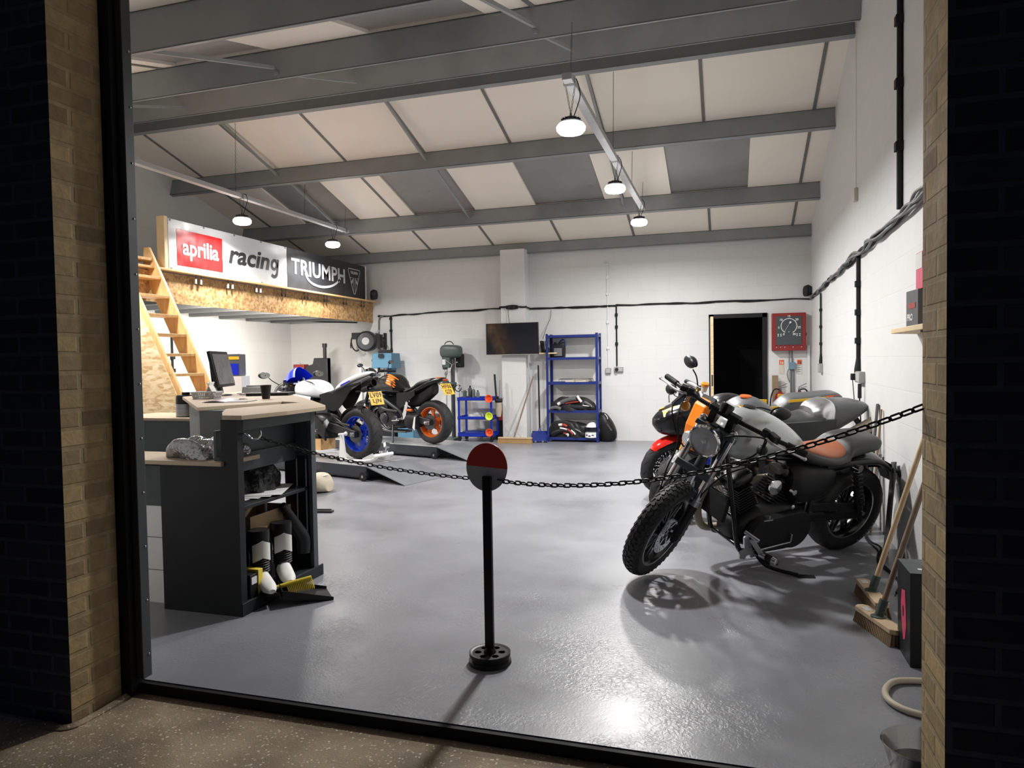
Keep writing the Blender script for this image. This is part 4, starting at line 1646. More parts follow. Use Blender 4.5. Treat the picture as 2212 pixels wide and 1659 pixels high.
for a in (20, 140, 260):
    g = Geo()
    c = Vector((.05, -.11, 1.31))
    d = Vector((math.cos(R(a)), -.5, math.sin(R(a)))).normalized()
    g.cyl(c, c + d * .14, .005, n=8)
    g.ball(c + d * .14, .014, 10)
    g.make('feed_lever', 'steel', t)
g = Geo()
g.box((-.05, -.08, .98), (.26, .22, .03))
g.box((-.08, -.1, 1.01), (.10, .07, .05))
g.box((.0, .03, .96), (.10, .11, .09))
g.make('table', 'green_grey', t, bevel=.006)
g = Geo()
g.lathe([(.05, -.01), (.065, 0), (.05, .01)], (.12, -.02, .90), (0, 1, 0), 20, closed=True)
g.tube([(.12, -.03, .90), (.19, -.04, .84), (.30, -.04, .84)], .007, 8)
g.make('table_crank', 'dark_steel', t)
for x in (-.1, .14):
    g = Geo()
    g.bx(x - .006, x + .006, -.02, -.008, .55, .95)
    g.make('rule_strip', 'steel', t)
# milling machine
t = thing('milling_machine', 'light blue milling machine behind the two bikes on lifts', 'milling machine', (-5.86, 11.46, 0))
g = Geo()
g.box((0, 0, 1.40), (.40, .38, .27), tx=.94, ty=.9)
g.make('head', 'machine_blue', t, bevel=.012)
g = Geo()
g.box((0, -.02, 1.565), (.20, .12, .06), tx=.7)
g.box((0, -.205, 1.49), (.10, .01, .07))
g.make('motor_cap', 'black_plastic', t)
g = Geo()
g.box((0, .1, .95), (.20, .2, .7))
g.make('column', 'machine_blue', t, bevel=.01)
g = Geo()
g.cyl((0, -.08, 1.27), (0, -.08, 1.05), .05)
g.cyl((0, -.08, 1.07), (0, -.08, .98), .02)
g.make('quill', 'steel', t)
g = Geo()
g.box((.2, -.08, .90), (.9, .18, .06))
g.make('table', 'machine_blue', t, bevel=.004)
g = Geo()
g.lathe([(.05, -.008), (.062, 0), (.05, .008)], (.68, -.08, .93), (1, 0, 0), 22, closed=True)
g.cyl((.64, -.08, .93), (.70, -.08, .93), .012)
for a in (0, 60, 120):
    g.bar((.68, -.08 - .055 * math.cos(R(a)), .93 - .055 * math.sin(R(a))), (.68, -.08 + .055 * math.cos(R(a)), .93 + .055 * math.sin(R(a))), .006, .006)
g.make('handwheel', 'steel', t)
g = Geo()
g.box((.42, .0, .12), (.30, .30, .24))
g.make('pump_plinth', 'machine_blue', t, bevel=.006)
g = Geo()
g.box((0, .05, .3), (.4, .34, .6))
g.make('cabinet', 'cabinet_dark', t, bevel=.01)
t = thing('air_regulator', 'small brass and black air regulator on the wall above the blue and white bike', 'regulator', (-6.16, 11.70, 1.36))
g = Geo()
g.cyl((-.06, -.05, .05), (.10, -.05, .05), .012)
g.cyl((-.085, -.05, .05), (-.06, -.05, .05), .024)
g.cyl((.03, -.05, .05), (.03, -.05, .16), .02)
g.make('valve_body', 'dark_steel', t)
g = Geo()
g.lathe([(0, 0), (.03, 0), (.03, .02), (0, .02)], (.0, -.09, .05), (0, 1, 0), 20)
g.make('gauge', 'white_paint', t)
g = Geo()
g.cyl((.03, -.05, .04), (.03, -.05, -.09), .022)
g.cyl((.08, -.05, .04), (.08, -.05, -.09), .018)
g.make('bowl', 'lens_clear', t)
g = Geo()
g.bx(-.05, .1, -.03, .09, .03, .07)
g.make('bracket', 'steel', t)
# bearing press in the corner
t = thing('hydraulic_press', 'red and dark grey press standing in the far left corner', 'press', (-7.45, 11.2, 0))
g = Geo()
g.bx(-.11, .11, -.08, .08, .0, 1.36)
g.make('column', 'red_paint', t, bevel=.006)
g = Geo()
g.bx(-.135, .135, -.09, .09, 1.18, 1.20)
g.cyl((-.16, 0, 1.16), (-.11, 0, 1.16), .05)
g.make('clamp', 'red_paint', t)
g = Geo()
g.prism([(.11, 1.08), (.58, 1.0), (.58, 1.47), (.30, 1.47), (.27, 1.36), (.11, 1.32)], .09, Matrix(((1, 0, 0, 0), (0, 0, -1, 0), (0, 1, 0, 0), (0, 0, 0, 1))))
g.make('arm', 'gunmetal', t, smooth=0, bevel=.006)
g = Geo()
g.bx(.44, .58, -.06, .06, 0.0, 1.46)
g.make('ram_column', 'gunmetal', t, bevel=.004)
g = Geo()
g.cyl((.50, 0, 1.40), (.50, 0, 1.68), .032)
g.cyl((.50, 0, 1.66), (.50, 0, 1.73), .042)
g.make('screw', 'gunmetal', t)
g = Geo()
g.cyl((-.0, -.02, 1.36), (-.0, -.02, 1.40), .012)
g.bar((-.06, -.02, 1.39), (.06, -.02, 1.39), .01, .01)
g.make('tommy_bar', 'steel', t)
g = Geo()
g.tube([(-6.52, 11.70, .0), (-6.52, 11.71, 1.28)], .030, 10)
tag(g.make('white_pole', 'white_paint'), 'pale pole leaning on the back wall to the right of the press', 'pole')
# hose reel
t = thing('hose_reel', 'dark grey retractable hose reel on the back wall under the mezzanine end', 'hose reel', (-6.28, 11.55, 1.76))
g = Geo()
g.lathe([(0, -.12), (.15, -.12), (.185, -.09), (.19, 0), (.185, .09), (.15, .12), (0, .12)], (0, 0, 0), (.25, -1, 0), 36)
g.box((-.19, -.0, .10), (.16, .17, .12))
g.make('drum_case', 'gunmetal', t)
g = Geo()
g.lathe([(0, .121), (.07, .121), (.065, .130), (0, .130)], (0, 0, 0), (.25, -1, 0), 30)
g.make('centre_badge', 'light_grey', t)
g = Geo()
g.box((-.26, -.02, .12), (.04, .08, .05))
g.make('mouth', 'light_grey', t)
g = Geo()
g.tube([(-.27, -.03, .12), (-.31, -.03, .02), (-.29, -.03, -.10), (-.22, -.03, -.17), (-.16, -.03, -.15)], .013, 8, k=5)
g.tube([(-.31, -.03, .02), (-.325, -.03, -.06), (-.32, -.03, -.12)], .010, 8, k=3)
g.make('hose_end', 'black_plastic', t)
g = Geo()
g.box((.22, .03, 0), (.10, .12, .24))
g.box((.26, .20, 0), (.03, .08, .3))
g.make('swivel_bracket', 'black_plastic', t)
g = Geo()
g.tube([(.18, -.02, .14), (.27, 0, .10), (.32, .05, 0), (.31, .1, -.2), (.30, .12, -.45)], .012, 8, k=5)
g.make('feed_hose', 'black_plastic', t)

# ---- cables, conduits and sockets
def clips(t, pts, m='black_matt', r=.012):
    for p in pts:
        g = Geo()
        g.box(p, (r * 2, r * 2, r * 2))
        g.make('cable_clip', m, t)


def bundle(name, label, paths, r, m='black_matt', seed=1, jit=.008, k=6):
    r_ = random.Random(seed)
    g = Geo()
    for path, n in paths:
        for i in range(n):
            q = []
            for p in path:
                q.append((p[0] + r_.uniform(-jit, jit), p[1] + r_.uniform(-jit, jit) * .6, p[2] + r_.uniform(-jit, jit) * 1.4))
            g.tube(q, r, 6, k=k)
    return tag(g.make(name, m), label, 'cable')


def seq(a, b, n):
    return [tuple(p + (q - p) * i / n for p, q in zip(a, b)) for i in range(n + 1)]


W0 = YB - .018
bundle('cable_run', 'sagging bundle of black cables clipped along the back wall', [(seq((-6.17, W0, 2.225), (-3.72, W0, 2.275), 10), 3), (seq((-3.26, W0, 2.25), (-1.77, W0, 2.25), 8), 4), (seq((-1.77, W0, 2.255), (1.22, W0, 2.245), 12), 3)], .0085, seed=3, jit=.010)
bundle('cable_run', 'black cable and power block crossing the face of the pier above the television', [(seq((-3.72, 11.48, 2.28), (-3.25, 11.48, 2.27), 6), 3), ([(-3.25, 11.48, 2.27), (-3.24, 11.62, 2.26), (-3.23, W0, 2.25)], 3)], .007, seed=5)
t = thing('power_block', 'black plug block taped to the pier above the television', 'plug block', (-3.49, 11.47, 2.27))
g = Geo()
g.body([(-.10, .03, -.03, .025, 3), (0, .04, -.04, .03, 3), (.10, .03, -.03, .025, 3)], 16, 3)
g.make('block', 'black_satin', t)
for s in (-1, 1):
    g = Geo()
    g.lathe([(0, 0), (.02, 0), (.018, .006), (0, .006)], (s * .045, -.03, 0), (0, -1, 0), 16)
    g.make('socket_face', 'gunmetal', t)
bundle('television_lead', 'thin dark lead dropping from the plug block to the television', [([(-3.56, 11.46, 2.24), (-3.55, 11.46, 2.12), (-3.53, 11.45, 1.98)], 1)], .004, seed=2, jit=.002)
bundle('television_lead', 'thin lead dropping from the cable run to the router shelf', [([(-2.88, 11.74, 2.22), (-2.89, 11.74, 2.08), (-2.96, 11.7, 1.9), (-3.0, 11.62, 1.72)], 1)], .004, seed=2, jit=.002)
t = thing('cable_drop', 'black conduit dropping from the cable run to the blue milling machine', 'conduit', (-5.91, W0, 0))
g = Geo()
g.tube([(0, 0, 2.22), (0, 0, 1.6)], .016, 8)
g.lathe([(.016, 0), (.026, 0), (.02, .07), (.016, .07)], (0, 0, 1.56), n=12)
g.make('pipe', 'black_matt', t)
clips(t, [(0, 0, 1.95), (0, 0, 2.17)], r=.022)
t = thing('cable_drop', 'grey painted pipe bending down the back wall beside the hose reel', 'conduit', (-6.15, W0, 0))
g = Geo()
g.tube([(.10, 0, 2.22), (.03, 0, 2.21), (0, 0, 2.14), (-.005, 0, 2.0), (-.02, 0, 1.3)], .016, 8, k=3)
g.make('pipe', 'mid_grey', t)
clips(t, [(-.01, 0, 1.95), (-.015, 0, 1.6)], 'light_grey', .02)
t = thing('cable_drop', 'black conduit dropping to the double socket right of the rack', 'conduit', (-1.77, W0, 0))
g = Geo()
g.tube([(0, 0, 2.25), (0, 0, 1.25)], .013, 8)
g.make('pipe', 'black_matt', t)
clips(t, [(0, 0, 2.1), (0, 0, 1.9), (0, 0, 1.62)], r=.022)
t = thing('cable_drop', 'white painted conduit running high up the back wall right of the rack', 'conduit', (-1.913, W0, 0))
g = Geo()
g.tube([(0, 0, 2.95), (0, 0, 1.22)], .010, 8)
g.box((0, 0, 2.94), (.05, .03, .03))
g.make('pipe', 'white_paint', t)
clips(t, [(0, 0, 2.72), (0, 0, 2.45), (0, 0, 1.98), (0, 0, 1.55)], 'white_paint', .02)


def socket(loc, rz, label, w=.15, h=.09):
    t = thing('wall_socket', label, 'socket', loc, (0, 0, rz))
    g = Geo()
    g.bx(-w / 2, w / 2, -.045, 0, -h / 2, h / 2)
    g.make('back_box', 'socket_grey', t, bevel=.004)
    g = Geo()
    g.bx(-w / 2 + .01, w / 2 - .01, -.05, -.045, -h / 2 + .01, h / 2 - .01)
    g.make('face_plate', 'light_grey', t)
    return t


socket((-1.915, YB, 1.17), 0, 'square grey metal socket box under the white conduit', .09)
t = socket((-1.74, YB, 1.19), 0, 'grey socket with a round black plug at the end of the black conduit', .15, .08)
g = Geo()
g.lathe([(0, 0), (.03, 0), (.026, .03), (0, .03)], (-.03, -.05, 0), (0, -1, 0), 18)
g.make('plug', 'black_plastic', t)
# red training gauge panel
t = thing('gauge_panel', 'red cabinet with a large round pressure gauge numbered 0 to 30', 'gauge panel', (.90, 11.65, 1.74))
F = EU(90, 0, 0)   # text stands up facing -y
g = Geo()
g.bx(-.245, .245, 0, .14, -.29, .29)
g.make('cabinet', 'red_paint', t, bevel=.006)
g = Geo()
g.bx(-.185, .185, -.006, 0, -.20, .24)
g.make('window', 'cabinet_slate', t, bevel=.002)
g = Geo()
g.lathe([(.108, 0), (.118, 0), (.118, .002), (.108, .002)], (.0, -.006, .09), (0, -1, 0), 44, closed=True, a0=-60, a1=240)
for k in range(31):
    a = R(240 - k * 10)
    c, s = math.cos(a), math.sin(a)
    g.bar((c * .106, -.008, .09 + s * .106), (c * .12, -.008, .09 + s * .12), .003, .002)
g.make('dial_ring', 'white_paint', t)
g = Geo()
for k, n_ in enumerate(('0', '5', '10', '15', '20', '25', '30')):
    a = R(240 - k * 50)
    g.text(n_, .046, TR(math.cos(a) * .148, -.008, .09 + math.sin(a) * .148) @ F, .001, .0012)
g.text('bar', .016, TR(0, -.008, .0) @ F, .001, .0005)
for x in (-.155, -.115, .115, .155):
    g.lathe([(0, 0), (.009, 0), (.009, .003), (0, .003)], (x, -.006, -.06), (0, -1, 0), 14)
    g.box((x, -.008, -.035), (.02, .003, .012))
g.make('dial_numbers', 'white_paint', t, smooth=0)
g = Geo()
p0, p1 = Vector((.015, -.014, .14)), Vector((-.068, -.014, -.005))
g.bar(p0, p1, .012, .003, w1=.003)
g.prism([(-.016, .012), (.016, .012), (.006, -.02), (-.006, -.02)], .003, TR(.02, -.014, .145) @ F @ RT(-28, 'Z'))
g.make('needle', 'white_gloss', t)
for k in range(7):
    g = Geo()
    g.lathe([(0, 0), (.009, 0), (.007, .008), (0, .008)], (-.18 + k * .06, 0, -.235), (0, -1, 0), 12)
    g.make('indicator_lamp', ('lens_clear' if k in (0, 1, 2, 4, 6) else 'suit_red'), t)
    g = Geo()
    g.box((-.18 + k * .06, -.001, -.213), (.036, .002, .005))
    g.make('caption_strip', 'black_matt', t)
g = Geo()
g.lathe([(.012, 0), (.03, .0), (.03, .01), (.012, .01)], (.246, .07, -.04), (1, 0, 0), 18, closed=True)
g.make('key_knob', 'black_plastic', t)
t = thing('junction_box', 'blue-grey electrical box below the red gauge cabinet', 'junction box', (.955, YB, 1.215))
g = Geo()
g.bx(-.05, .04, -.07, 0, -.055, .055)
g.make('enclosure', 'blue_box', t, bevel=.004)
g = Geo()
for x in (-.02, .02):
    g.cyl((x, -.02, -.055), (x, -.02, -1.21), .012, n=8)
g.cyl((.0, -.02, .055), (.0, -.02, .3), .008, n=8)
g.tube([(-.045, -.05, .26), (-.045, -.06, .10), (-.05, -.06, .05)], .008, 6, k=3)
g.tube([(-.05, -.03, -.05), (-.075, -.03, -.12), (-.06, -.03, -.2), (-.035, -.03, -.26)], .006, 6, k=4)
g.make('conduit', 'mid_grey', t)
for x, m, lb in ((.80, 'cream', 'cream'), (1.06, 'paper', 'green tinted')):
    s = thing('extinguisher_sign', 'red-headed %s extinguisher notice on the back wall, %s of the blue-grey box' % (lb, 'left' if x < .9 else 'right'), 'sign', (x, YB - .004, 1.20), group=None)
    g = Geo()
    g.bx(-.036, .036, -.003, 0, -.11, .11)
    g.make('card', m, s)
    g = Geo()
    g.bx(-.033, .033, -.005, -.002, .035, .107)
    g.make('red_field', 'orange_red', s)
    g = Geo()
    g.bx(-.018, -.006, -.006, -.004, .045, .092)
    g.bx(.004, .026, -.006, -.004, .045, .08)
    for k in range(4):
        g.bx(-.026, .024, -.005, -.002, .02 - k * .033, .026 - k * .033)
    g.make('pictogram', 'cream' if x < .9 else 'green_grey', s)


def extinguisher(x, y, lb, hose_side):
    t = thing('fire_extinguisher', lb, 'fire extinguisher', (x, y, 0.34))
    g = Geo()
    g.lathe([(0, 0), (.07, 0), (.075, .02), (.075, .40), (.06, .455), (.025, .475), (.025, .49), (0, .49)], n=28)
    g.make('cylinder', 'red_paint', t)
    g = Geo()
    g.cyl((0, 0, .48), (0, 0, .52), .02)
    g.bar((-.02, 0, .53), (.10, 0, .56), .02, .008)
    g.bar((-.02, 0, .545), (.10, 0, .61), .02, .008)
    g.lathe([(0, 0), (.014, 0), (.014, .01), (0, .01)], (0, -.02, .5), (0, -1, 0), 14)
    g.make('valve', 'dark_steel', t)
    g = Geo()
    s = hose_side
    g.tube([(0, 0, .51), (s * .08, -.02, .52), (s * .13, -.03, .42), (s * .145, -.02, .25), (s * .14, 0, .05)], .011, 8, k=5)
    g.make('hose', 'black_matt', t)
    g = Geo()
    g.grid(lambda u, v: Vector((.0765 * math.sin(R(-50 + 100 * u)), -.0765 * math.cos(R(-50 + 100 * u)), .2 + .16 * v)), 8, 3, .001)
    g.make('label', 'cream', t)
    g = Geo()
    g.bx(-.09, .09, -.06, .08, -.34, -.004)
    g.make('stand', 'black_matt', t)
    return t


extinguisher(.765, 11.56, 'red fire extinguisher with a black hose, left of the grey conduits', -1)
extinguisher(1.04, 11.56, 'red fire extinguisher in the corner, right of the grey conduits', 1)
t = thing('corner_trunking', 'white plastic trunking rising in the back right corner', 'trunking', (1.19, W0, 0))
g = Geo()
g.bx(-.02, .02, -.02, .015, .0, 1.53)
g.make('duct', 'white_paint', t)
t = thing('corner_speaker', 'small black speaker at cable height in the back right corner', 'speaker', (1.17, 11.66, 2.27), (0, 0, 35))
g = Geo()
g.body([(-.05, .16, 0, .05, 2.5), (.0, .18, 0, .06, 2.5), (.05, .16, .01, .05, 2.5)], 16, 3)
g.make('housing', 'black_plastic', t)
g = Geo()
g.cyl((.0, -.055, .09), (.0, -.065, .09), .03)
g.make('cone', 'gunmetal', t)
# ================================================================ motorcycles
# each bike is built in its own frame: x forward, y left, z up, origin on the floor between the wheels
def steer(p, rake, ang):
    """matrix turning the front assembly by ang about the raked steering axis through p"""
    a = R(rake)
    ax = Vector((-math.sin(a), 0, math.cos(a)))
    return TR(*p) @ Matrix.Rotation(R(ang), 4, ax) @ TR(-p[0], -p[1], -p[2])


def tyre_prof(r, w, rr):
    P = [(rr - .004, -w * .36), (rr + .012, -w * .43), (rr + (r - rr) * .45, -w * .5)]
    for a in (-70, -45, -20, 0, 20, 45, 70):
        P.append((r - (r - rr) * .48 * (1 - math.cos(R(a)) ** .9), w * .5 * math.sin(R(a)) / math.sin(R(70)) * .98))
    P += [(rr + (r - rr) * .45, w * .5), (rr + .012, w * .43), (rr - .004, w * .36)]
    return P


def wheel(par, c, r, w, rr, T, rim_m, tread, spokes, discs, hub=.045, sprocket=0, edge=None, disc_r=.15, spoke_w=.03):
    """rim with spokes, its tyre and its brake discs; T places it (steering)"""
    C0 = Vector(c)
    W = T @ TR(*c)
    ax = (0, 1, 0)
    g = Geo()
    g.T = W
    rw = w * .40
    g.lathe([(rr + .008, -rw), (rr - .006, -rw), (rr - .02, -rw * .75), (rr - .03, 0), (rr - .02, rw * .75), (rr - .006, rw), (rr + .008, rw), (rr, rw * .9), (rr - .012, 0), (rr, -rw * .9)], ax=ax, n=56, closed=True)
    hw = max(w * .30, .04)
    g.lathe([(.012, -hw), (hub, -hw), (hub, -hw * .6), (hub * .8, 0), (hub, hw * .6), (hub, hw), (.012, hw)], ax=ax, n=28)
    for k in range(spokes[0]):
        a = 360 / spokes[0] * k + 12
        if spokes[1] == 'pair':
            for s in (-1, 1):
                p0 = Vector((hub * .8 * math.cos(R(a + s * 22)), 0, hub * .8 * math.sin(R(a + s * 22))))
                p1 = Vector(((rr - .02) * math.cos(R(a + s * 5)), 0, (rr - .02) * math.sin(R(a + s * 5))))
                g.bar(p0, p1, .016, .022, up=(0, 1, 0), h1=.016)
        elif spokes[1] == 'wide':
            p0 = Vector((hub * .8 * math.cos(R(a)), 0, hub * .8 * math.sin(R(a))))
            pm = Vector((rr * .62 * math.cos(R(a + 4)), 0, rr * .62 * math.sin(R(a + 4))))
            p1 = Vector(((rr - .018) * math.cos(R(a + 2)), 0, (rr - .018) * math.sin(R(a + 2))))
            g.bar(p0, pm, spoke_w, .05, up=(0, 1, 0), w1=spoke_w * .9, h1=.035)
            g.bar(pm, p1, spoke_w * .9, .035, up=(0, 1, 0), w1=spoke_w * 1.9, h1=.03)
        else:
            p0 = Vector((hub * .8 * math.cos(R(a)), 0, hub * .8 * math.sin(R(a))))
            p1 = Vector(((rr - .018) * math.cos(R(a)), 0, (rr - .018) * math.sin(R(a))))
            g.bar(p0, p1, spoke_w, .026, up=(0, 1, 0))
    wh = g.make('wheel', rim_m, par, smooth=35)
    if edge:
        g = Geo()
        g.T = W
        for s in (-1, 1):
            g.lathe([(rr + .006, s * (rw + .001)), (rr - .005, s * (rw + .001)), (rr - .005, s * (rw - .004)), (rr + .006, s * (rw - .004))], ax=ax, n=56, closed=True)
            for k in range(spokes[0]):
                a = 360 / spokes[0] * k + 12
                for q in (-1, 1):
                    p0 = Vector((hub * 1.3 * math.cos(R(a + q * 20)), s * .012, hub * 1.3 * math.sin(R(a + q * 20))))
                    p1 = Vector(((rr - .03) * math.cos(R(a + q * 5)), s * .010, (rr - .03) * math.sin(R(a + q * 5))))
                    g.bar(p0, p1, .004, .004, up=(0, 1, 0))
        g.make('machined_edge', edge, wh)
    g = Geo()
    g.T = W
    g.lathe(tyre_prof(r - (.008 if tread == 'knob' else 0), w, rr), ax=ax, n=72)
    if tread == 'knob':
        for k in range(44):
            for j, (y, hh, L_) in enumerate(((-.40, .014, .030), (-.2, .012, .030), (0, .012, .026), (.2, .012, .030), (.40, .014, .030))):
                a = 2 * PI * (k + (.5 if j % 2 else 0)) / 44
                rad = r - .008 - (r - rr) * .50 * (1 - math.cos(abs(y) * 2 * R(68)) ** .9)
                tilt = -y * 2 * 52
                M = Matrix.Rotation(-a, 4, 'Y') @ TR(rad, y * w * .98, 0) @ RT(tilt * -1, 'Z') @ RT(18 if j % 2 else -18, 'X')
                g.box((0, 0, 0), (hh, w * .155, L_))
                for q in range(8):
                    v = Vector(g.v[-8 + q])
                    g.v[-8 + q] = tuple(W @ M @ (W.inverted() @ v))
    g.mi = 1
    if tread == 'street':
        for k in range(16):
            for s in (-1, 1):
                pts = []
                for q in range(7):
                    u = .08 + q * .12
                    a = 2 * PI * (k + (.5 if s > 0 else 0)) / 16 + u * .34
                    rad = r + .0006 - (r - rr) * .48 * (1 - math.cos(R(70) * u) ** .9)
                    pts.append((rad * math.cos(a), s * w * .5 * math.sin(R(70) * u) / math.sin(R(70)) * .98, rad * math.sin(a)))
                g.tube(pts, [.0005, .002, .003, .003, .0028, .002, .0005], 5)
    g.make('tyre', ['tyre', 'tyre_groove'], wh, smooth=30 if tread == 'knob' else 60)
    for s in discs:
        g = Geo()
        g.T = W
        dr = disc_r
        Mx = TR(0, s * (hw + .012), 0) @ EU(90, 0, 0)
        holes = lambda q, a: (q > dr * .68 and q < dr * .95 and (int(a / 7.5) + int((q - dr * .68) / (dr * .09))) % 3 == 0 and (a % 7.5) < 3.8)
        g.plate(dr * .62, dr, .005, holes, Mx, 6, 96)
        for k in range(6):
            a = R(k * 60)
            g.bar((hub * .9 * math.cos(a), s * (hw + .006), hub * .9 * math.sin(a)), (dr * .66 * math.cos(a + .3), s * (hw + .012), dr * .66 * math.sin(a + .3)), .014, .006, up=(0, 1, 0))
        g.make('brake_disc', 'steel', wh)
    if sprocket:
        g = Geo()
        g.T = W
        y = sprocket * (hw + .03)
        g.plate(.045, .112, .006, lambda q, a: q > .106 and (a % 9) < 4.5, TR(0, y, 0) @ EU(90, 0, 0), 8, 160)
        g.lathe([(0, 0), (.03, 0), (.024, sprocket * .02), (0, sprocket * .02)], (0, y, 0), ax, 20)
        g.make('sprocket', 'dark_steel', wh)
    return wh


def part(par, nm, m, fn, T=None, **k):
    g = Geo()
    if T is not None:
        g.T = T
    fn(g)
    return g.make(nm, m, par, **k)


def sheet(g, pts, w, t=.004, n=10):
    """curved strip: centre line pts (x,z), half widths w (list), curved down at edges"""
    q = cat([(a, b, c) for (a, b), c in zip(pts, w)], 5)
    m = len(q) - 1

    def f(u, v):
        i = min(int(u * m + 1e-6), m)
        x, z, ww = q[i]
        s = 2 * v - 1
        j = min(i + 1, m)
        dx, dz = q[j][0] - q[max(j - 2, 0)][0], q[j][1] - q[max(j - 2, 0)][1]
        L_ = math.hypot(dx, dz) or 1
        nx, nz = -dz / L_, dx / L_
        d = -ww * .55 * abs(s) ** 2.4
        sg = 1 if nz > 0 or (abs(nz) < 1e-6) else -1
        return Vector((x + nx * d * sg, ww * s, z + nz * d * sg))
    g.grid(f, m, n, t)


def mirror(par, T, stem, head, rot, sz=(.075, .02, .045), face=1):
    m = part(par, 'mirror', 'black_satin', lambda g: (g.tube(stem, .006, 8, k=4), g.ball(head, (sz[0], sz[1] * 1.6, sz[2]), 16, RT(rot, 'Z') @ RT(90, 'Z') @ Matrix())), T)
    def gl(g):
        M = TR(*head) @ RT(rot + 90, 'Z')
        g.prism([(sz[0] * .88 * math.cos(R(a)), sz[2] * .85 * math.sin(R(a))) for a in range(0, 360, 20)], .002, M @ TR(0, face * sz[1] * 1.5, 0) @ EU(90, 0, 0))
    part(m, 'mirror_glass', 'mirror', gl, T)
    return m


def vtwin(par):
    """air-cooled V-twin: finned barrels, rocker covers, crankcase, primary cover"""
    for a, x in ((-24, .16), (26, -.02)):
        def cylr(g):
            M = TR(x, 0, .40) @ RT(-a, 'Y')
            g.T = M
            for k in range(9):
                w_ = .145 - .004 * k
                g.box((0, 0, .05 + k * .019), (w_, .155, .008))
            g.cyl((0, 0, 0), (0, 0, .22), .052)
            g.T = Matrix()
        part(par, 'cylinder', 'black_satin', cylr)
        def rock(g):
            g.T = TR(x, 0, .40) @ RT(-a, 'Y')
            g.body([(-.085, .285, .225, .06, 3), (-.05, .30, .225, .078, 3.4), (.05, .30, .225, .078, 3.4), (.085, .285, .225, .06, 3)], 20, 3)
            for sx in (-.06, .06):
                for sy in (-.055, .055):
                    g.cyl((sx, sy, .28), (sx, sy, .305), .008)
            g.T = Matrix()
        part(par, 'rocker_cover', 'black_gloss', rock)
    part(par, 'crankcase', 'black_satin', lambda g: (g.body([(-.24, .44, .22, .09, 3), (-.12, .47, .17, .13, 3.4), (.10, .45, .16, .13, 3.4), (.24, .38, .20, .11, 3), (.28, .34, .23, .07, 2.4)], 22, 3), g.lathe([(0, 0), (.085, 0), (.08, .025), (0, .03)], (.11, -.12, .30), (0, -1, 0), 28)))
    def prim(g):
        n = 40
        ring = []
        for r_, y in ((1.0, .125), (1.0, .155), (.93, .175), (.0, .18)):
            rr = []
            for k in range(n):
                a = 2 * PI * k / n
                cx = .12 if math.cos(a) > 0 else -.16
                rad = .105 if math.cos(a) > 0 else .135
                rr.append(((cx + rad * math.cos(a)) * r_ + (-.02) * (1 - r_), y, .30 + rad * math.sin(a) * r_))
            ring.append(rr)
        g.loft(ring)
    part(par, 'primary_cover', 'black_satin', prim)
    part(par, 'air_cleaner', 'black_gloss', lambda g: g.lathe([(0, 0), (.10, 0), (.10, .05), (.085, .065), (0, .07)], (.06, -.13, .60), (0, -1, 0), 30))


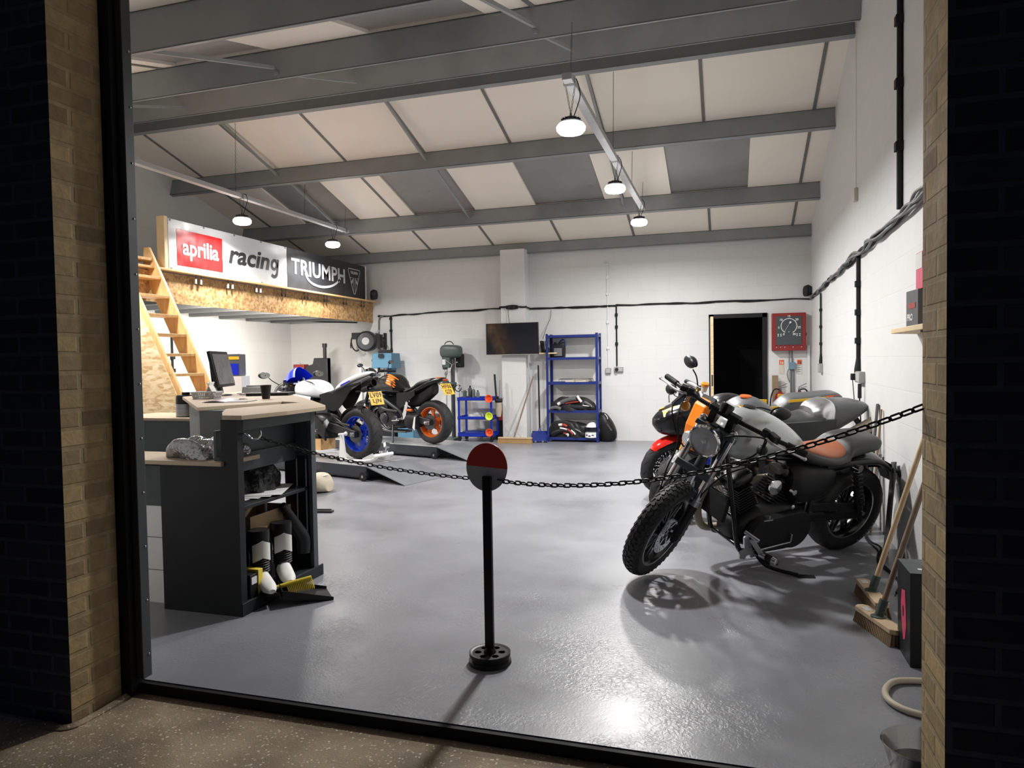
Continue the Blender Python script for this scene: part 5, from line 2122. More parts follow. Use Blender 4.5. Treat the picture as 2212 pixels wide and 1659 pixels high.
# ---------------------------------------------------------------- 1 the cruiser in front
def cruiser():
    t = thing('cruiser_motorcycle', 'black cruiser motorcycle with silver tank and tan seat panel nearest the camera', 'motorcycle', (.134, 4.965, 0), (-16, 0, -139.7))
    S = steer((.51, 0, .85), 28, 28)
    wheel(t, (.775, 0, .33), .33, .115, .235, S, 'black_gloss', 'knob', (9, 'pair'), (1,), edge='steel', disc_r=.14)
    wheel(t, (-.76, 0, .315), .315, .155, .205, Matrix(), 'black_gloss', 'street', (9, 'pair'), (-1,), edge='steel')
    # fork
    top, bot = Vector((.535, 0, 1.00)), Vector((.775, 0, .36))
    d = (bot - top).normalized()
    for s in (-1, 1):
        off = Vector((0, s * .105, 0))
        part(t, 'fork_tube', 'chrome', lambda g: g.cyl(top + off, top + off + d * .50, .023, n=20), S)
        part(t, 'fork_slider', 'black_satin', lambda g: (g.tube([top + off + d * .46, top + off + d * .48, bot + off, bot + off + d * .04], [.031, .030, .027, .022], 18), g.box(bot + off + d * .02, (.05, .03, .05))), S)
        part(t, 'fork_collar', 'steel', lambda g: g.tube([top + off + d * .44, top + off + d * .475], .034, 20), S)
        part(t, 'fork_cap', 'steel', lambda g: g.ball(top + off - d * .012, .027, 14), S)
        part(t, 'fork_clamp_ring', 'steel', lambda g: g.tube([top + off + d * .27, top + off + d * .31], .033, 20), S)
    part(t, 'triple_clamp', 'cabinet_slate', lambda g: (g.box(top + d * .02, (.10, .25, .034), RT(-28, 'Y')), g.box(top + d * .29, (.075, .235, .045), RT(-28, 'Y')), g.cyl(top + Vector((-.05, 0, 0)), top + d * .29 + Vector((-.05, 0, 0)), .03)), S, bevel=.006)
    # headlight
    hc = Vector((.655, 0, .945))
    hd = Vector((math.cos(R(8)), 0, -math.sin(R(8))))
    b = part(t, 'headlight', 'gunmetal', lambda g: (g.lathe([(0, -.13), (.04, -.125), (.072, -.09), (.091, -.03), (.097, .0), (.092, .004)], hc, hd, 36), g.box(hc + Vector((-.06, 0, .07)), (.04, .04, .06))), S)
    part(b, 'headlight_rim', 'chrome', lambda g: g.lathe([(.090, .0), (.102, -.004), (.103, .008), (.096, .016), (.089, .012)], hc, hd, 40, closed=True), S)
    part(b, 'bulb_shield', 'steel', lambda g: g.lathe([(0, .012), (.016, .008), (.018, -.02), (0, -.02)], hc, hd, 18), S)
    part(b, 'reflector', 'lens_clear', lambda g: g.lathe([(0, -.045), (.03, -.040), (.07, -.014), (.090, .004)], hc, hd, 30), S)
    part(b, 'headlight_lens', 'clear_glass', lambda g: g.lathe([(0, .028), (.045, .023), (.08, .012), (.092, .004), (.091, .0), (.045, .017), (0, .022)], hc, hd, 36), S)
    # drag bars and controls
    def pt(x, y, z):
        return (x, y, z)
    part(t, 'handlebar', 'black_satin', lambda g: g.tube([(.40, -.47, 1.075), (.47, -.33, 1.09), (.505, -.18, 1.095), (.51, 0, 1.095), (.505, .18, 1.095), (.47, .33, 1.09), (.40, .47, 1.075)], .0135, 12, k=4), S)
    part(t, 'bar_riser', 'black_satin', lambda g: [g.box((.515, y, 1.055), (.05, .045, .095)) for y in (-.06, .06)] + [g.box((.51, 0, 1.10), (.05, .2, .04))], S, bevel=.005)
    for s in (-1, 1):
        part(t, 'grip', 'black_matt', lambda g: g.tube([(.447, s * .38, 1.086), (.398, s * .485, 1.073)], .0185, 14), S)
        part(t, 'lever', 'alloy', lambda g: (g.tube([(.495, s * .27, 1.085), (.515, s * .31, 1.08), (.50, s * .37, 1.073), (.465, s * .45, 1.066), (.445, s * .495, 1.06)], [.009, .009, .0065, .006, .008], 10, k=4), g.ball((.443, s * .50, 1.06), .011, 10)), S)
        part(t, 'switch_housing', 'black_plastic', lambda g: (g.box((.475, s * .30, 1.09), (.05, .07, .055), RT(-s * 22, 'Z')), g.box((.49, s * .255, 1.105), (.035, .04, .05))), S, bevel=.006)
        part(t, 'indicator', 'amber' if s < 0 else 'black_plastic', lambda g: (g.ball((.46, s * .27, .985), (.035, .032, .032), 16), g.cyl((.47, s * .265, 1.08), (.46, s * .268, .99), .007)), S)
    # instrument
    part(t, 'speedometer', 'black_gloss', lambda g: (g.lathe([(0, -.05), (.035, -.05), (.042, 0), (.038, .012), (0, .012)], (.515, 0, 1.15), (-.5, 0, 1), 26),), S)
    part(t, 'control_cables', 'black_matt', lambda g: (
        g.tube([(.49, .28, 1.07), (.58, .25, 1.10), (.60, .10, 1.02), (.50, .03, .90), (.42, .04, .80)], .005, 6, k=6),
        g.tube([(.49, .28, 1.06), (.62, .28, 1.0), (.62, .16, .86), (.50, .06, .72), (.36, .1, .60)], .005, 6, k=6),
        g.tube([(.49, -.28, 1.07), (.62, -.28, 1.02), (.66, -.18, .90), (.60, -.10, .80), (.5, -.03, .76)], .005, 6, k=6),
        g.tube([(.49, -.28, 1.06), (.64, -.22, 1.0), (.70, -.13, .86), (.74, -.12, .70), (.76, -.10, .5)], .005, 6, k=6),
        g.tube([(.49, .28, 1.07), (.63, .31, .98), (.69, .20, .84), (.70, .14, .70), (.69, .12, .62)], .005, 6, k=6)), S)
    part(t, 'brake_caliper', 'black_satin', lambda g: (g.box((.74, .075, .46), (.10, .045, .07), RT(-40, 'Y')), g.cyl((.70, .09, .57), (.70, .135, .57), .016)), S, bevel=.006)
    part(t, 'fork_reflector_bolt', 'chrome', lambda g: g.cyl((.70, -.12, .585), (.70, -.165, .585), .016), S)
    # tank
    part(t, 'fuel_tank', 'silver_paint', lambda g: g.body([(.455, .99, .85, .055, 2.2), (.43, 1.035, .81, .095, 2.3), (.34, 1.085, .775, .140, 2.3), (.20, 1.085, .765, .155, 2.3), (.05, 1.03, .77, .145, 2.2), (-.08, .955, .785, .11, 2.1), (-.18, .885, .80, .06, 2), (-.22, .85, .81, .025, 2)], 36, 6), smooth=60)
    part(t, 'filler_cap', 'black_gloss', lambda g: g.lathe([(0, 0), (.04, 0), (.038, .014), (0, .018)], (.24, -.03, 1.083), (0, 0, 1), 26))
    # seat
    part(t, 'seat', 'seat_vinyl', lambda g: g.body([(-.12, .835, .77, .06, 2.4), (-.22, .815, .72, .13, 2.4), (-.38, .785, .70, .17, 2.5), (-.50, .80, .705, .165, 2.5), (-.56, .86, .73, .14, 3), (-.68, .88, .75, .128, 3.4), (-.81, .875, .77, .118, 3.6), (-.845, .85, .78, .10, 3.4)], 30, 5), smooth=60)
    part(t, 'seat_panel', 'tan_leather', lambda g: g.body([(-.15, .838, .80, .05, 2), (-.24, .825, .77, .10, 2), (-.38, .802, .74, .14, 2), (-.49, .814, .75, .13, 2), (-.555, .845, .78, .08, 2)], 26, 5), smooth=60)
    # fenders
    def fend(g):
        pts = [(-.34, .64), (-.46, .70), (-.62, .74), (-.78, .745), (-.92, .71), (-1.02, .64), (-1.06, .58)]
        sheet(g, pts, [.085, .10, .105, .105, .10, .095, .085], .004)
    part(t, 'rear_fender', 'black_gloss', fend, smooth=60)
    for s in (-1, 1):
        part(t, 'fender_strut', 'black_satin', lambda g: g.tube([(-.36, s * .115, .70), (-.60, s * .125, .715), (-.83, s * .12, .705), (-.98, s * .112, .63)], [.02, .024, .022, .014], 10, k=4))
        part(t, 'shock', 'black_satin', lambda g: (g.cyl((-.60, s * .15, .70), (-.735, s * .15, .36), .020), g.tube([(-.61, s * .15, .67), (-.70, s * .15, .44)], .029, 16)), None)
        def spring(g):
            a_, b_ = Vector((-.615, s * .15, .66)), Vector((-.715, s * .15, .41))
            dd = (b_ - a_).normalized()
            u_ = dd.cross(Vector((0, 1, 0)))
            g.tube([a_.lerp(b_, k / 60) + (u_ * math.cos(k * .9) + Vector((0, 1, 0)) * math.sin(k * .9)) * .033 for k in range(61)], .004, 6)
        part(t, 'spring', 'black_gloss', spring)
        part(t, 'shock_cap', 'chrome', lambda g: (g.cyl((-.598, s * .13, .70), (-.598, s * .185, .70), .023, n=20), g.cyl((-.61, s * .15, .675), (-.625, s * .15, .63), .027)))
        part(t, 'shock_bolt', 'chrome', lambda g: g.cyl((-.738, s * .14, .355), (-.738, s * .18, .355), .014))
        part(t, 'indicator', 'black_plastic', lambda g: (g.ball((-1.04, s * .17, .62), (.04, .032, .032), 14), g.cyl((-1.0, s * .1, .63), (-1.04, s * .17, .62), .010)))
    part(t, 'plate_holder', 'black_satin', lambda g: (g.box((-1.16, 0, .54), (.02, .22, .17), RT(38, 'Y')), g.bar((-1.0, 0, .65), (-1.16, 0, .58), .09, .03)))
    part(t, 'side_cover', 'black_satin', lambda g: g.body([(-.10, .70, .50, .12, 3), (-.18, .73, .44, .15, 3.2), (-.36, .73, .46, .155, 3.2), (-.44, .70, .56, .14, 3)], 22, 4))
    part(t, 'belt_guard', 'black_satin', lambda g: (g.bar((-.30, .12, .42), (-.78, .12, .38), .02, .05), g.box((-.5, .12, .33), (.5, .012, .012))))
    part(t, 'swingarm', 'black_satin', lambda g: [g.bar((-.28, s * .11, .34), (-.80, s * .11, .315), .03, .05) for s in (-1, 1)])
    # frame
    def frame(g):
        for s in (-1, 1):
            g.tube([(.44, s * .035, .90), (.40, s * .08, .70), (.33, s * .125, .40), (.27, s * .135, .22), (.20, s * .135, .175), (0, s * .135, .165), (-.20, s * .135, .19), (-.28, s * .12, .34), (-.30, s * .11, .60), (-.32, s * .10, .72)], .0165, 10, k=5)
        g.tube([(.44, 0, .93), (.2, 0, .80), (-.1, 0, .74), (-.32, 0, .73), (-.6, 0, .74)], .022, 10, k=4)
        g.cyl((.455, 0, .82), (.50, 0, .97), .034)
        for x, z in ((.33, .42), (.27, .22), (-.25, .24)):
            g.cyl((x, -.13, z), (x, .13, z), .012)
    part(t, 'frame', 'black_gloss', frame)
    vtwin(t)
    part(t, 'oil_cooler', 'black_matt', lambda g: g.box((.385, 0, .46), (.03, .20, .16), RT(-8, 'Y')))
    part(t, 'header_pipe', 'exhaust_wrap', lambda g: (g.tube([(.20, -.06, .56), (.34, -.10, .56), (.415, -.115, .46), (.40, -.13, .32), (.30, -.15, .21), (.05, -.17, .19)], .026, 14, k=6), g.tube([(-.08, -.07, .57), (-.02, -.16, .50), (-.10, -.18, .32), (-.25, -.18, .23)], .026, 14, k=6)))
    part(t, 'silencer', 'black_matt', lambda g: g.tube([(-.05, -.19, .20), (-.2, -.2, .21), (-.85, -.2, .26)], [.03, .042, .042], 18))
    part(t, 'horn', 'chrome', lambda g: (g.lathe([(0, 0), (.045, .005), (.05, .02), (0, .03)], (.05, .11, .60), (0, 1, 0), 24)))
    part(t, 'key_switch', 'chrome', lambda g: g.cyl((-.10, .12, .56), (-.10, .15, .56), .018))
    # mid controls
    part(t, 'foot_control', 'alloy', lambda g: (g.prism([(.29, .31), (.265, .335), (.235, .28), (.20, .215), (.15, .20), (.155, .165), (.20, .16), (.215, .185), (.24, .18), (.25, .155), (.29, .165), (.30, .20), (.27, .235)], .014, Matrix(((1, 0, 0, 0), (0, 0, -1, .19), (0, 1, 0, 0), (0, 0, 0, 1)))), g.bar((.24, .21, .30), (.18, .24, .22), .02, .03), g.cyl((.27, .17, .34), (.23, .26, .315), .012), g.bar((.16, .20, .21), (-.10, .20, .235), .009, .009), g.bar((-.10, .195, .235), (-.10, .195, .29), .018, .01)), smooth=30, bevel=.002)
    part(t, 'foot_peg', 'black_matt', lambda g: g.tube([(.16, .20, .20), (.14, .33, .205)], .021, 16))
    part(t, 'peg_end', 'chrome', lambda g: (g.tube([(.158, .225, .20), (.15, .27, .202)], .0235, 18), g.tube([(.142, .315, .205), (.138, .345, .206)], .026, 18)))
    part(t, 'kickstand', 'black_satin', lambda g: (g.tube([(.12, .13, .17), (.08, .22, .10), (.0, .40, .13 - .0)], [.016, .013, .012], 10, k=4), g.bar((.14, .13, .20), (.06, .22, .11), .03, .02), g.bar((-.0, .40, .12), (-.09, .45, .13), .035, .012)))
    part(t, 'tyre_lettering', 'mid_grey', lambda g: [g.box((-.76 + .268 * math.cos(R(a)), .078, .315 + .268 * math.sin(R(a))), (.014, .002, .016), RT(-a, 'Y')) for a in range(200, 245, 6)])
    part(t, 'case_script', 'alloy', lambda g: (g.box((.10, .177, .40), (.07, .003, .008)), g.box((.095, .177, .42), (.008, .003, .02)), g.ball((-.09, .17, .47), (.015, .006, .015), 10)))
    return t


cruiser()


# ---------------------------------------------------------------- shared pieces for the sport bikes
def fork_usd(t, S, top, bot, lower='dark_steel', upper='anod_gold', r=.027, y=.10):
    top, bot = Vector(top), Vector(bot)
    d = (bot - top)
    for s in (-1, 1):
        o = Vector((0, s * y, 0))
        part(t, 'fork_leg', upper, lambda g: g.cyl(top + o, top + o + d * .62, r, n=18), S)
        part(t, 'fork_stanchion', 'chrome', lambda g: g.cyl(top + o + d * .6, bot + o, r * .78, n=16), S)
        part(t, 'fork_foot', lower, lambda g: (g.box(bot + o, (.05, .034, .10), RT(-22, 'Y')), g.box(bot + o + Vector((-.07, 0, .08)), (.09, .03, .07), RT(-30, 'Y'))), S, bevel=.006)
    part(t, 'triple_clamp', 'black_satin', lambda g: (g.box(top + d * .03, (.09, y * 2 + .06, .03), RT(-24, 'Y')), g.box(top + d * .3, (.09, y * 2 + .06, .04), RT(-24, 'Y'))), S, bevel=.006)


def block_engine(t, m='black_satin', z0=.24):
    part(t, 'engine', m, lambda g: (g.body([(-.22, z0 + .28, z0 + .02, .12, 3), (-.10, z0 + .33, z0, .17, 3.4), (.10, z0 + .32, z0 + .02, .17, 3.4), (.24, z0 + .26, z0 + .06, .15, 3)], 22, 3),
                                     g.box((.17, 0, z0 + .36), (.19, .36, .22), RT(20, 'Y'))), bevel=0)
    for s in (-1, 1):
        for x, z, r_ in ((.13, z0 + .16, .085), (-.10, z0 + .14, .07)):
            part(t, 'engine_cover', 'gunmetal', lambda g: (g.lathe([(0, .035), (r_ * .7, .035), (r_ * .95, .02), (r_, 0), (0, 0)], (x, s * .165, z), (0, s, 0), 28), [g.cyl((x + r_ * .93 * math.cos(R(a)), s * .165, z + r_ * .93 * math.sin(R(a))), (x + r_ * .93 * math.cos(R(a)), s * .19, z + r_ * .93 * math.sin(R(a))), .008, n=8) for a in range(0, 360, 45)]))


def swing(t, m, x0=-.22, x1=-.70, z0=.40, z1=.315, y=.12, brace=True):
    for s in (-1, 1):
        part(t, 'swingarm', m, lambda g: (g.bar((x0, s * (y - .02), z0), (x1 - .04, s * y, z1), .04, .115, h1=.085), g.bar((x0 - .1, s * (y - .02), z0 + .12), (x1 + .05, s * y, z1 + .05), .03, .035) if brace else None, g.bar((x0, s * (y - .02), z0 + .02), (x0 - .1, s * (y - .02), z0 + .13), .03, .04) if brace else None), bevel=.006)
        part(t, 'axle_block', 'steel', lambda g: (g.cyl((x1, s * (y + .015), z1), (x1, s * (y + .045), z1), .022, n=16), g.box((x1, s * (y + .02), z1), (.07, .012, .05))))


def rider_controls(t, S, x, z, hw, back=.08, m='black_satin', drop=.0, lever='dark_steel'):
    for s in (-1, 1):
        part(t, 'handlebar', m, lambda g: g.tube([(x + .02, s * .08, z), (x, s * .16, z), (x - back, s * hw, z - drop)], .011, 10, k=3), S)
        part(t, 'grip', 'black_matt', lambda g: g.tube([(x - back * .45, s * (hw - .13), z - drop * .5), (x - back, s * hw, z - drop)], .018, 12), S)
        part(t, 'lever', lever, lambda g: g.tube([(x + .05, s * .17, z - .005), (x + .06, s * .22, z - .01), (x + .0, s * (hw + .01), z - drop - .015)], [.009, .007, .006], 8, k=4), S)
        part(t, 'reservoir', 'black_plastic', lambda g: (g.cyl((x + .05, s * .15, z + .0), (x + .05, s * .15, z + .055), .022), g.box((x + .01, s * .17, z), (.05, .05, .045))), S)


def plate(t, M, l1, l2, w=.23, h=.20):
    b = part(t, 'number_plate', 'plate_yellow', lambda g: g.box((0, 0, 0), (w, .004, h)), M, bevel=.001)
    part(b, 'plate_characters', 'black_satin', lambda g: (g.text(l1, h * .52, TR(0, -.0035, h * .235) @ EU(90, 0, 0), .001, .001, spacing=1.15, fit=(w * .84, h * .37)), g.text(l2, h * .52, TR(0, -.0035, -h * .235) @ EU(90, 0, 0), .001, .001, spacing=1.15, fit=(w * .62, h * .37))), M, smooth=0)
    return b


# ---------------------------------------------------------------- 2 blue and white sport bike on the nearer lift
def sportbike():
    t = thing('sport_motorcycle', 'blue and white faired sport motorcycle raised on a paddock stand on the nearer lift', 'motorcycle', (-4.36 - .668, 7.80 + .21, .178), (0, 0, 162.5))
    S = steer((.50, 0, .85), 24, 4)
    wheel(t, (.70, 0, .30), .30, .12, .215, S, 'rim_blue', 'street', (3, 'wide'), (-1, 1), spoke_w=.05)
    wheel(t, (-.70, 0, .318), .318, .19, .215, Matrix(), 'rim_blue', 'street', (3, 'wide'), (-1,), hub=.06, sprocket=1, spoke_w=.085, disc_r=.11)
    fork_usd(t, S, (.50, 0, .92), (.70, 0, .34), 'black_satin', 'anod_gold')
    part(t, 'front_mudguard', 'white_gloss', lambda g: sheet(g, [(.42, .46), (.50, .58), (.66, .625), (.84, .58), (.94, .48)], [.055, .065, .07, .065, .05], .004), S, smooth=60)
    # nose and screen
    part(t, 'nose_fairing', 'black_satin', lambda g: g.body([(.86, .80, .74, .03, 2.2), (.80, .90, .64, .14, 2.4), (.66, .96, .52, .22, 2.6), (.50, .93, .50, .24, 2.8), (.46, .90, .52, .23, 2.8)], 30, 5), smooth=60)
    part(t, 'screen', 'race_blue', lambda g: g.grid(lambda u, v: Vector((.80 - .36 * v - .10 * (2 * u - 1) ** 2, (2 * u - 1) * (.12 + .045 * math.sin(v * PI * .75)), .88 + .27 * math.sin(v * PI * .5) - .13 * (2 * u - 1) ** 2)), 16, 12, .003), smooth=60)
    for s in (-1, 1):
        part(t, 'side_fairing', 'white_gloss', lambda g: g.grid(lambda u, v: Vector((.60 - .62 * u, s * (.225 + .035 * math.sin(v * PI) - .03 * u), .84 - .07 * u - (.30 + .05 * u) * v)), 14, 10, .006), smooth=60)
        part(t, 'lower_fairing', 'gunmetal', lambda g: g.grid(lambda u, v: Vector((.54 - .66 * u, s * (.24 - .09 * v * v), .53 - .02 * u - (.30 - .06 * abs(u - .5)) * v)), 14, 10, .006), smooth=60)
        part(t, 'blue_flash', 'sky_blue', lambda g: g.grid(lambda u, v: Vector((.56 - .46 * u, s * (.266 - .03 * u), .68 + .06 * u - (.12 - .07 * u) * v)), 12, 4, .004), smooth=60)
        part(t, 'dark_flash', 'race_blue', lambda g: g.grid(lambda u, v: Vector((.40 - .14 * u, s * (.268 - .02 * u), .74 + .01 * u - (.05 - .03 * u) * v)), 8, 3, .004), smooth=60)
        part(t, 'frame_spar', 'gunmetal', lambda g: g.grid(lambda u, v: Vector((.38 - .66 * u, s * (.178 + .05 * math.sin(u * PI) + .01 * math.sin(v * PI)), .80 - .12 * u - .30 * u * u - (.15 + .03 * math.sin(u * PI)) * v)), 16, 8, .03), smooth=60)
        mirror(t, Matrix(), [(.60, s * .20, .92), (.62, s * .30, .98), (.60, s * .37, 1.03)], (.59, s * .44, 1.05), 0, (.085, .02, .045), 1)
        part(t, 'heel_plate', 'alloy', lambda g: (g.prism([(-.22, .36), (-.28, .38), (-.34, .46), (-.30, .50), (-.24, .46)], .006, Matrix(((1, 0, 0, 0), (0, 0, -1, s * .185), (0, 1, 0, 0), (0, 0, 0, 1)))), g.bar((-.20, s * .19, .33), (-.08, s * .22, .34), .012, .012), g.cyl((-.18, s * .19, .36), (-.18, s * .28, .36), .012)), smooth=30)
        part(t, 'indicator', 'black_plastic', lambda g: (g.box((-.86, s * .16, .66), (.05, .06, .035)), g.bar((-.80, s * .07, .58), (-.86, s * .14, .66), .012, .012)))
        part(t, 'under_tail_panel', 'black_satin', lambda g: g.grid(lambda u, v: Vector((-.14 - .66 * u, s * (.15 - .07 * u), .80 + .16 * u - (.03 + .27 * math.sin(PI * min(u * 1.25, 1)) * (1 - .35 * u)) * v)), 14, 6, .012), smooth=60)
    part(t, 'tank', 'white_gloss', lambda g: g.body([(.37, .89, .76, .12, 2.8), (.32, .955, .76, .17, 3), (.18, .985, .755, .192, 3.4), (.04, .965, .75, .18, 3.2), (-.07, .93, .75, .135, 2.8), (-.14, .87, .75, .10, 2.6), (-.19, .81, .75, .07, 2.2)], 34, 6), smooth=60)
    part(t, 'tank_lettering', 'mid_grey', lambda g: [g.box((.12 - .028 * k, .135 + .002 * k, .955 - .005 * k), (.012, .10, .006), EU(42, 8, 0)) for k in range(6)])
    part(t, 'rider_seat', 'seat_vinyl', lambda g: g.body([(-.14, .83, .78, .08, 2.4), (-.24, .835, .77, .13, 2.6), (-.38, .86, .79, .14, 2.6), (-.46, .92, .82, .11, 2.4)], 24, 4), smooth=60)
    part(t, 'tail', 'white_gloss', lambda g: g.body([(-.36, .90, .80, .10, 2.4), (-.46, .965, .84, .125, 2.5), (-.66, 1.045, .93, .11, 2.5), (-.84, 1.085, 1.00, .075, 2.4), (-.93, 1.085, 1.03, .04, 2.2)], 26, 5), smooth=60)
    for s in (-1, 1):
        part(t, 'tail_stripe', 'race_blue', lambda g: g.grid(lambda u, v: Vector((-.50 - .15 * u, s * (.128 - .012 * u), .925 + .055 * u - .05 * v)), 6, 3, .004))
    part(t, 'tail_trim', 'grey_plastic', lambda g: [g.tube([(-.22, s * .13, .80), (-.45, s * .13, .87), (-.70, s * .11, .97), (-.92, s * .05, 1.045)], [.014, .016, .014, .01], 8, k=4) for s in (-1, 1)])
    part(t, 'tail_lamp', 'dark_glass', lambda g: g.ball((-.93, 0, 1.045), (.03, .05, .025), 14))
    part(t, 'exhaust_tip', 'black_satin', lambda g: (g.lathe([(.045, 0), (.05, 0), (.05, .16), (.03, .2), (0, .2), (0, .16), (.04, .15)], (-.93, -.02, .95), (1, 0, -.25), 26), g.lathe([(.03, 0), (.034, 0), (.034, .1), (0, .1), (0, .08), (.028, .08)], (-.92, .06, .885), (1, 0, -.25), 20)))
    part(t, 'plate_bracket', 'black_satin', lambda g: (g.bar((-.70, 0, .84), (-.98, 0, .86), .14, .02), g.ball((-.93, .03, .875), (.05, .04, .02), 12)))
    plate(t, TR(-.985, .0, .76) @ RT(-90, 'Z') @ EU(-18, 0, 0), 'LV09', 'LJN', .22, .17)
    swing(t, 'gunmetal')
    part(t, 'chain_guard', 'dark_steel', lambda g: g.bar((-.30, .115, .47), (-.66, .14, .43), .012, .02))
    block_engine(t, 'black_satin', .22)
    part(t, 'sump_box', 'stair_wood', lambda g: g.box((-.02, .08, .17), (.34, .24, .14), RT(0, 'Z')))
    rider_controls(t, S, .50, .93, .34, .14, drop=.05)
    part(t, 'top_yoke', 'steel', lambda g: (g.box((.49, 0, .935), (.12, .22, .02)), g.lathe([(0, 0), (.016, 0), (.016, .02), (0, .02)], (.46, 0, .945), (0, 0, 1), 14)), S)
    part(t, 'clip_on_cap', 'lens_clear', lambda g: (g.cyl((.52, -.16, .97), (.52, -.16, 1.035), .026, n=18),), S)
    part(t, 'hugger', 'black_satin', lambda g: sheet(g, [(-.36, .50), (-.46, .60), (-.60, .655), (-.74, .655)], [.07, .08, .08, .07], .004), smooth=60)
    return t


sportbike()
t = thing('paddock_stand', 'white paddock stand holding up the blue rear wheel', 'paddock stand', (-4.45, 7.78, .175), (0, 0, 162.5))
for s in (-1, 1):
    g = Geo()
    g.bar((-.02, s * .20, .03), (.0, s * .19, .33), .03, .11, up=(1, 0, 0), w1=.02, h1=.05)
    g.cyl((.0, s * .12, .33), (.0, s * .24, .33), .014)
    g.cyl((.0, s * .12, .33), (.0, s * .135, .33), .026)
    g.make('upright', 'white_paint', t, bevel=.003)
    g = Geo()
    g.tube([(.04, s * .20, .03), (-.2, s * .20, .02), (-.42, s * .14, .03), (-.50, s * .10, .07)], .017, 10, k=3)
    g.bar((-.34, s * .17, .03), (-.46, s * .12, .09), .012, .05)
    g.make('side_rail', 'white_paint', t)
    g = Geo()
    g.cyl((.06, s * .17, .03), (.06, s * .21, .03), .03)
    g.make('wheel', 'black_plastic', t)
g = Geo()
g.cyl((-.50, -.16, .085), (-.50, .16, .085), .022)
g.make('handle_bar', 'white_paint', t)


